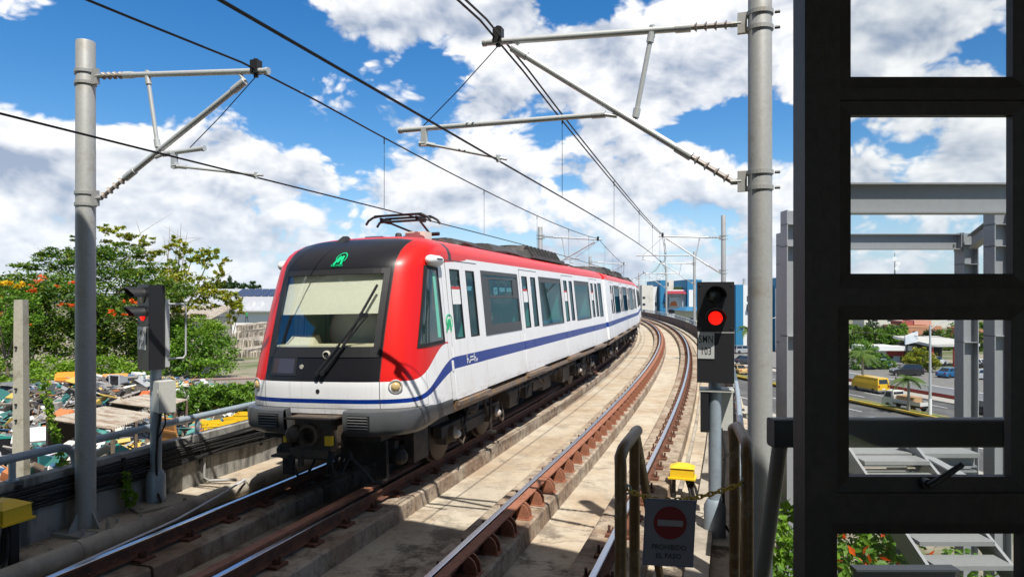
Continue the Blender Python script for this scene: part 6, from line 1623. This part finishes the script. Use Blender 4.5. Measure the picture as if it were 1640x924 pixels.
mb = MB(); mb.hexa([(2.24, -.7, 1.2), (2.26, -.7, 1.2), (2.26, .7, 1.2), (2.24, .7, 1.2), (1.96, -.66, 1.8), (1.98, -.66, 1.8), (1.98, .66, 1.8), (1.96, .66, 1.8)]); mb.build('window', GLC, t, local=True)
mb = MB(); mb.bbox((1.0, -.70, 1.55), (1.012 - .02, .70, 1.80)); mb.build('window', GLC, t, local=True)
wheels(t, (-1.4, 1.65), hw, .31)
mt = Mw(t); WD = M('crate wood', (.40, .24, .12), .75, var=.15, scale=2)
t2 = thing('wooden_crate', 'long brown wooden crate lying on the truck bed', 'crate', mt @ Vector((-.3, 0, .782)), ta)
mb = MB(); mb.bbox((-1.05, -.6, .06), (1.05, .6, .72))
for x in (-.9, 0, .9): mb.bbox((x - .06, -.62, 0), (x + .06, .62, .74))
mb.build('box', WD, t2, local=True)
q = RPx(1435, 616, GZ + .14); person('person in dark trousers walking on the far pavement beside the wall', (q.x, q.y, q.z), R(60), (.22, .23, .25), (.03, .03, .04))
# palms and street lamps
def palm(lab, base, h, fr, n=16, r=.14, group='palms on the right'):
    t = thing('palm_tree', lab, 'palm', base, 0, group); b0 = Vector(base)
    mb = MB(); mb.path([b0 - Vector((0, 0, .1)), b0 + Vector((.03, 0, h * .3)), b0 + Vector((.05, .02, h * .7)), b0 + Vector((0, 0, h))], [r * 1.35, r, r * .9, r * .8], n=10); mb.build('trunk', BARKG, t, smooth=60)
    rg = random.Random(int(h * 100)); top = b0 + Vector((0, 0, h))
    mb = MB()
    for i in range(n):
        a = 2 * math.pi * i / n + rg.uniform(-.2, .2); el_ = rg.uniform(-.1, 1.1); L = fr * rg.uniform(.8, 1.1); pts = []
        for k in range(9):
            f = k / 8; rr_ = L * f * math.cos(el_ * (1 - .3 * f)); zz = L * f * math.sin(el_) - 0.75 * L * f * f
            pts.append(top + Vector((math.cos(a) * rr_, math.sin(a) * rr_, zz)))
        mb.path(pts, .018, n=4)
        for k in range(1, 33):
            f = k / 33; j = min(7, int(f * 8)); p = bl(pts[j], pts[j + 1], f * 8 - j); d = (pts[j + 1] - pts[j]).normalized(); sd_ = d.cross(Vector((0, 0, 1))).normalized(); ll = L * .26 * math.sin(math.pi * min(1, f * .85 + .12))
            for sg in (-1, 1):
                e = p + sd_ * sg * ll + d * ll * .45 - Vector((0, 0, ll * .45)); w_2 = d * (.035 * L / 2)
                mb.add([p - w_2, p + w_2, e], [(0, 1, 2)])
    mb.build('frond_crown', LF_P, t)
    return t
q = RPx(1495, 655, GZ + .36); palm('young palm on the median beside the white lamp post', RP(*( (q.xy - RM).dot(RD), 0.0), z=GZ + .36), 3.2, 2.0)
palm('palm rising beside the right signal, left of the thick mast', RPx(1197, 566, GZ + .1), 5.2, 2.6, 18)
palm('palm at the left edge of the third window pane', RPx(1381, 622, GZ + .14), 4.6, 2.4, 18)
def lamp(lab, base, h, d, group='street lamps'):
    t = thing('street_lamp', lab, 'street lamp', base, 0, group); b0 = Vector(base); d = Vector((d.x, d.y, 0)).normalized()
    mb = MB(); mb.path([b0, b0 + Vector((0, 0, h * .5)), b0 + Vector((0, 0, h))], [.15, .12, .09], n=10); mb.build('pole', GALVB, t, smooth=50)
    mb = MB(); mb.lathe([(.16, 0), (.155, 1.6)], b0, n=10); mb.build('white_base', WHT, t)
    mb = MB(); mb.path([b0 + Vector((0, 0, h * .95)), b0 + d * 1.1 + Vector((0, 0, h * .95 + .6)), b0 + d * 2.2 + Vector((0, 0, h * .95 + .85))], .05, n=8); mb.build('arm', GALVB, t)
    mb = MB(); mb.box(b0 + d * 2.5 + Vector((0, 0, h * .95 + .87)), (.7, .3, .12), Matrix.Rotation(math.atan2(d.y, d.x), 3, 'Z')); mb.build('lamp_head', GALV, t)
q = RPx(1506, 664, GZ + .3); lamp('white-footed street lamp on the median, right of the truck', RP((q.xy - RM).dot(RD), 0.05, GZ + .36), 9.0, RN)
q = RPx(1184, 612, GZ + .3); lamp('pale street lamp on the median, seen right of the red signal', RP((q.xy - RM).dot(RD), 0.05, GZ + .36), 8.6, RN)
GR_ = 'trees behind the avenue'
def rtree(lab, px, pyb, y, blobs, n, size, mat): tree('street_tree', lab, (at(px, 0, y).x, y, GZ), blobs, n, size, mat, .2, group=GR_)
rtree('yellow-green round tree right of the billboard', 1477, 600, 108, [B(1475, 575, 108, 22, 14), B(1490, 582, 108, 14, 12), B(1460, 580, 108, 14, 12), B(1476, 563, 108, 14, 9)], 3600, .38, LF_Y)
rtree('leafy green tree at the left edge of the third pane, behind the minibus', 1385, 600, 112, [B(1382, 560, 112, 20, 16), B(1400, 575, 112, 18, 12), B(1372, 578, 112, 18, 16), B(1420, 582, 112, 14, 9)], 3600, .38, LF_B)
rg = random.Random(17)
for i in range(15):
    px = 1362 + i * 18.5; y = rg.uniform(150, 185); py = 528 + rg.uniform(-5, 8) + (8 if 1455 < px < 1520 else 0)
    tree('background_tree', 'dark green tree in the wooded row behind the shops', (at(px, 0, y).x, y, GZ), [B(px, py, y, 17, 13), B(px + 10, py + 8, y, 14, 14), B(px - 11, py + 10, y, 15, 14), B(px, py + 22, y, 18, 12)], 1700, .7, rg.choice([LF_K, LF_B, LF_D]), .3, group='wooded row behind the shops', tops=[tuple(at(px, py, y))])
for i, px in enumerate((1180, 1205, 1232, 1250, 1262)):
    y = 165; py = 512 + rg.uniform(-4, 6); tree('background_tree', 'green tree among the blocks right of the red signal', (at(px, 0, y).x, y, GZ), [B(px, py + 6, y, 12, 10), B(px + 6, py + 14, y, 11, 10)], 700, .6, LF_B, .25, group='trees among the blocks')
nt = thing('viaduct_side_tree', 'leafy tree top just below the staircase, seen in the lowest pane', 'tree', (4.6, 10.5, GZ), 0)
nb = [((3.75, 8.4, -.75), (.7, .8, .5)), ((4.3, 8.9, -.85), (.7, .8, .5)), ((3.5, 9.4, -.6), (.5, .7, .5)), ((5.6, 10.8, -1.2), (.9, 1, .6)), ((4.6, 9.9, -1.3), (1.0, 1.0, .7)), ((3.4, 7.6, -1.0), (.5, .6, .5)), ((6.6, 9.5, -1.6), (.9, .9, .6))]
limbs(nt, (4.6, 10.5, GZ), [b[0] for b in nb], .14, BARK); leaves('crown', LF_B, nt, nb, 5200, .12, .3, .35, clump=.16); leaves('blossom', FLW, nt, [((4.3, 8.6, -.55), (.4, .5, .2)), ((5.4, 9.5, -.9), (.4, .5, .2))], 40, .12)
# ------------------------------------------------------------------ buildings
WIN = M('dark window', (.03, .035, .04), .2)
def block(t, x0, x1, y, z0, z1, dep, mat, name='wall', wins=(), wm_=WIN, wn='window'):
    mb = MB(); mb.bbox((x0, y, z0), (x1, y + dep, z1)); w = mb.build(name, mat, t)
    for (a, b, c, d) in wins:
        mb = MB(); mb.bbox((x0 + (x1 - x0) * a, y - .06, z0 + (z1 - z0) * c), (x0 + (x1 - x0) * b, y - .012, z0 + (z1 - z0) * d)); mb.build(wn, wm_, t)
    return w
BLU = M('blue render', (.018, .17, .33), .7, var=.05, scale=.4); CRW = M('cream render', (.60, .57, .50), .8, var=.05, scale=.3, col2=(.45, .42, .36), lo=.5, hi=.7); WHB = M('white render', (.70, .70, .68), .8, var=.04, scale=.3); GRB = M('grey render', (.36, .34, .31), .85, var=.06, scale=.3)
AWN = M('red awning', (.26, .012, .03), .7)
def X_(px, y): return at(px, 0, y).x
def Z_(py, y): return at(0, py, y).z
y = 150.0
t = thing('apartment_block', 'cream apartment block with narrow side strips, just right of the train', 'building', (X_(1042, y), y, GZ), 0, 'blocks beyond the curve')
block(t, X_(1028, y), X_(1046, y), y, GZ, Z_(457, y), 14, CRW, 'wall', [(.06, .30, .80, .83), (.06, .3, .70, .73), (.06, .3, .60, .63)]); block(t, X_(1046, y), X_(1054, y), y + 1, GZ, Z_(459, y), 13, WHB, 'wall', [(.55, .9, .70, .76), (.55, .9, .58, .64)])
block(t, X_(1018, y), X_(1028, y), y + 6, GZ, Z_(471, y), 8, GRB, 'wall', [(.2, .8, .8, .86)])
t = thing('colourful_block', 'blue and white block with a red awning over its top windows', 'building', (X_(1090, y), y, GZ), 0, 'blocks beyond the curve')
block(t, X_(1056, y), X_(1067, y), y - 1, GZ, Z_(449, y), 15, BLU, 'blue_tower', [(.45, .95, .62, .70)])
block(t, X_(1067, y), X_(1098, y), y, GZ, Z_(464, y), 13, WHB, 'wall', [(.12, .55, .62, .68), (.60, .9, .62, .68), (.1, .9, .40, .46)]); block(t, X_(1068, y), X_(1084, y), y + 3, Z_(463, y), Z_(448, y), 7, CRW, 'roof_storey', [(.15, .5, .35, .75)])
block(t, X_(1070, y), X_(1092, y), y - .6, Z_(492, y), Z_(476, y), .5, CRW, 'balcony', [])
mb = MB(); a, b = X_(1062, y), X_(1096, y); mb.hexa([(a, y - 2.2, Z_(470.5, y)), (b, y - 2.2, Z_(470.5, y)), (b, y - .01, Z_(470.5, y)), (a, y - .01, Z_(470.5, y)), (a + .3, y - 1.6, Z_(467, y)), (b - .3, y - 1.6, Z_(467, y)), (b - .3, y - .01, Z_(466, y)), (a + .3, y - .01, Z_(466, y))]); mb.build('awning', AWN, t)
mb = MB(); mb.hexa([(X_(1072, y), y - .08, Z_(490, y)), (X_(1084, y), y - .08, Z_(490, y)), (X_(1084, y), y - .65, Z_(490, y)), (X_(1072, y), y - .65, Z_(490, y)), (X_(1074, y), y - .08, Z_(483, y)), (X_(1081, y), y - .08, Z_(482, y)), (X_(1081, y), y - .65, Z_(482, y)), (X_(1074, y), y - .65, Z_(483, y))]); mb.build('orange_panel', M('orange panel', (.62, .16, .03), .6), t)
block(t, X_(1098, y), X_(1114, y), y - 1.5, GZ, Z_(448, y), 15, BLU, 'blue_tower', [(.15, .80, .62, .86)], WHB, 'white_panel'); block(t, X_(1114, y), X_(1126, y), y + 1, GZ, Z_(448, y), 10, BLU, 'blue_tower')
mb = MB()
for i in range(7): mb.ball((X_(1084 + i * 1.9, y), y + 2, Z_(462, y)), (.32, .32, .4), 8)
mb.build('roof_plant', LF_K, t)
t = thing('striped_block', 'cream and white block with a blue corner, right of the red signal', 'building', (X_(1210, y), y, GZ), 0, 'blocks beyond the curve')
block(t, X_(1176, y), X_(1188, y), y - 1, GZ, Z_(456, y), 14, BLU, 'blue_tower'); block(t, X_(1188, y), X_(1206, y), y, GZ, Z_(457, y), 12, WHB, 'wall', [(.45, .6, .76, .84), (.45, .6, .60, .68)]); block(t, X_(1206, y), X_(1240, y), y + 1, GZ, Z_(458, y), 12, CRW, 'wall', [(.1, .2, .7, .85), (.4, .5, .7, .85), (.7, .8, .7, .85)])
mb = MB(); mb.bbox((X_(1196, y), y - 1, Z_(491, y)), (X_(1202, y), y - .02, Z_(487, y))); mb.build('green_awning', M('green awning', (.01, .2, .14), .6), t); mb = MB(); mb.tube((X_(1199, y), y + 3, Z_(458, y)), (X_(1199, y), y + 3, Z_(446, y)), .3, n=8); mb.build('vent_pipe', GALV, t)
t = thing('blue_block', 'plain blue block showing right of the thick mast', 'building', (X_(1255, y), y, GZ), 0, 'blocks beyond the curve'); block(t, X_(1241, y), X_(1262, y), y - 2, GZ, Z_(445, y), 14, BLU, 'wall', []); block(t, X_(1236, y), X_(1246, y), y - 4, GZ, Z_(462, y), 2, WHB, 'wall', [(.2, .8, .6, .64), (.2, .8, .7, .74), (.2, .8, .5, .54)])
t = thing('white_house', 'small white and yellow house under the curve\'s parapet rail', 'building', (X_(1110, 135), 135, GZ)); block(t, X_(1098, 135), X_(1130, 135), 135, GZ, Z_(498, 135), 9, M('pale yellow render', (.60, .52, .33), .8), 'wall', [(.2, .4, .7, .85), (.6, .8, .7, .85)])
mb = MB(); x0, x1 = X_(1096, 135), X_(1132, 135); mb.hexa([(x0, 134, Z_(498, 135)), (x1, 134, Z_(498, 135)), (x1, 145, Z_(498, 135)), (x0, 145, Z_(498, 135)), (x0 + 1, 137, Z_(492, 135)), (x1 - 1, 137, Z_(492, 135)), (x1 - 1, 142, Z_(492, 135)), (x0 + 1, 142, Z_(492, 135))]); mb.build('roof', M('blue roof', (.03, .16, .30), .6), t)
y = 128
t = thing('shop_row', 'white and red shopfront behind the minibus', 'building', (X_(1425, y), y, GZ)); block(t, X_(1398, y), X_(1452, y), y, GZ, Z_(556, y), 8, WHB, 'wall', [(.1, .3, .2, .6), (.4, .6, .2, .6)]); mb = MB(); mb.bbox((X_(1396, y), y - 2.5, Z_(560, y)), (X_(1456, y), y - .02, Z_(553, y))); mb.build('canopy', WHT, t); mb = MB(); mb.bbox((X_(1420, y), y - .1, Z_(570, y)), (X_(1448, y), y - .03, Z_(562, y))); mb.build('red_fascia', M('shop red', (.45, .03, .03), .6), t)
y = 122
t = thing('open_garage', 'open dark garage with a pale canopy roof and red post, right of the lamp', 'building', (X_(1520, y), y, GZ)); mb = MB(); mb.hexa([(X_(1470, y), y - 4, Z_(553, y)), (X_(1545, y), y - 4, Z_(552, y)), (X_(1545, y), y + 8, Z_(546, y)), (X_(1470, y), y + 8, Z_(546, y)), (X_(1470, y), y - 4, Z_(549, y)), (X_(1545, y), y - 4, Z_(548, y)), (X_(1545, y), y + 8, Z_(542, y)), (X_(1470, y), y + 8, Z_(542, y))]); mb.build('canopy', M('canopy', (.5, .49, .46), .7), t)
block(t, X_(1472, y), X_(1543, y), y + 6, GZ, Z_(552, y), 1, SHED_SHADE, 'back_wall'); mb = MB()
for px in (1474, 1508, 1528, 1541): mb.bbox((X_(px, y) - .15, y - 3.6, GZ), (X_(px, y) + .15, y - 3.3, Z_(552.5, y)))
mb.build('post', M('red post', (.4, .05, .04), .6), t)
y = 165
t = thing('orange_house', 'orange-pink house rising among the trees behind the shops', 'building', (X_(1480, y), y, GZ)); block(t, X_(1450, y), X_(1508, y), y, GZ, Z_(522, y), 10, M('orange render', (.52, .24, .13), .8, var=.05), 'wall', [(.75, .85, .62, .75), (.2, .3, .62, .75)]); block(t, X_(1476, y), X_(1504, y), y + 3, Z_(521, y), Z_(514, y), 5, M('pink render', (.55, .30, .22), .8), 'roof_storey'); block(t, X_(1452, y), X_(1470, y), y + 2, Z_(521, y), Z_(515, y), 5, M('dull red', (.35, .08, .07), .8), 'roof_storey')
t = thing('orange_house', 'small orange house between the two steel columns', 'building', (X_(1535, y), y, GZ)); block(t, X_(1525, y), X_(1548, y), y - 6, GZ, Z_(524, y), 8, bpy.data.materials['orange render'], 'wall', [(.3, .6, .6, .8)])
y = 116
t = thing('billboard', 'tilted pale billboard on posts above the shops', 'billboard', (X_(1463, y), y, GZ)); a, b = Vector((X_(1450, y), y, 0)), Vector((X_(1476, y), y + 1, 0)); mb = MB(); mb.hexa([(a.x, a.y, Z_(552, y)), (b.x, b.y, Z_(548, y)), (b.x, b.y + .3, Z_(548, y)), (a.x, a.y + .3, Z_(552, y)), (a.x, a.y, Z_(538, y)), (b.x, b.y, Z_(531, y)), (b.x, b.y + .3, Z_(531, y)), (a.x, a.y + .3, Z_(538, y))]); mb.build('panel', M('billboard face', (.60, .64, .68), .6, var=.1, scale=.6, col2=(.75, .75, .74)), t)
for f in (.25, .75):
    c = bl(a, b, f); mb = MB(); mb.tube((c.x, c.y + .5, GZ), (c.x, c.y + .5, Z_(538, y)), .15, n=8); mb.build('post', DARKM, t)
t = thing('radio_mast', 'thin radio mast with dishes low in the second window pane', 'antenna', (X_(1433, 230), 230, GZ)); mb = MB(); mb.path([(X_(1433, 230), 230, GZ), (X_(1433, 230), 230, Z_(405, 230))], [.5, .12], n=6); mb.build('lattice', GALV, t)
for dx__, pz in ((-.6, 415), (.7, 422), (.2, 430)): mb = MB(); mb.lathe([(.2, 0), (.7, .25), (.75, .3)], (X_(1433, 230) + dx__, 229.4, Z_(pz, 230)), (0, -1, 0), n=12); mb.build('dish', WHT, t)
mb = MB()
for i, (pz, sg) in enumerate(((519, 3), (528, 5), (534, 4))):
    pass
for z, lab in ((Z_(520, 118), 'upper power line crossing the treetops in the third pane'), (Z_(532, 118), 'lower power line crossing the treetops in the third pane')):
    tag(MB().path([(X_(1300, 118), 118, z + .6), (X_(1420, 118), 117, z - .3), (X_(1560, 118), 116, z - 1.2), (X_(1700, 118), 115, z - 1.6)], .035, n=5).build('power_line', WIREM), lab, 'wire')
# low town and woods on the horizon
rg = random.Random(31); k = 0
for i in range(40):
    y = rg.uniform(260, 520); px = rg.uniform(960, 1700); w = rg.uniform(8, 16) ; h = rg.uniform(5, 10)
    x = X_(px, y); t = thing('distant_house', 'small pale house far off near the horizon', 'building', (x, y, GZ), 0, 'distant houses'); block(t, x - w / 2, x + w / 2, y, GZ - .2, GZ + h, 9, rg.choice([CRW, WHB, GRB]), 'wall', [(.2, .35, .4, .7), (.6, .75, .4, .7)])
wd = MB()
HOR = []
for i in range(150):
    y = rg.uniform(450, 900); x = rg.uniform(-1.0, 1.1) * y; z0 = -3.6 if x < 0 else GZ
    HOR.append(((x, y, z0 + 3), (rg.uniform(10, 25), 12, rg.uniform(4, 8.5))))
o = leaves('far_woodland', LF_K, None, HOR, 26000, 2.6, .4, .4); tag(o, 'far strip of woodland along the horizon', 'woodland', kind='stuff')
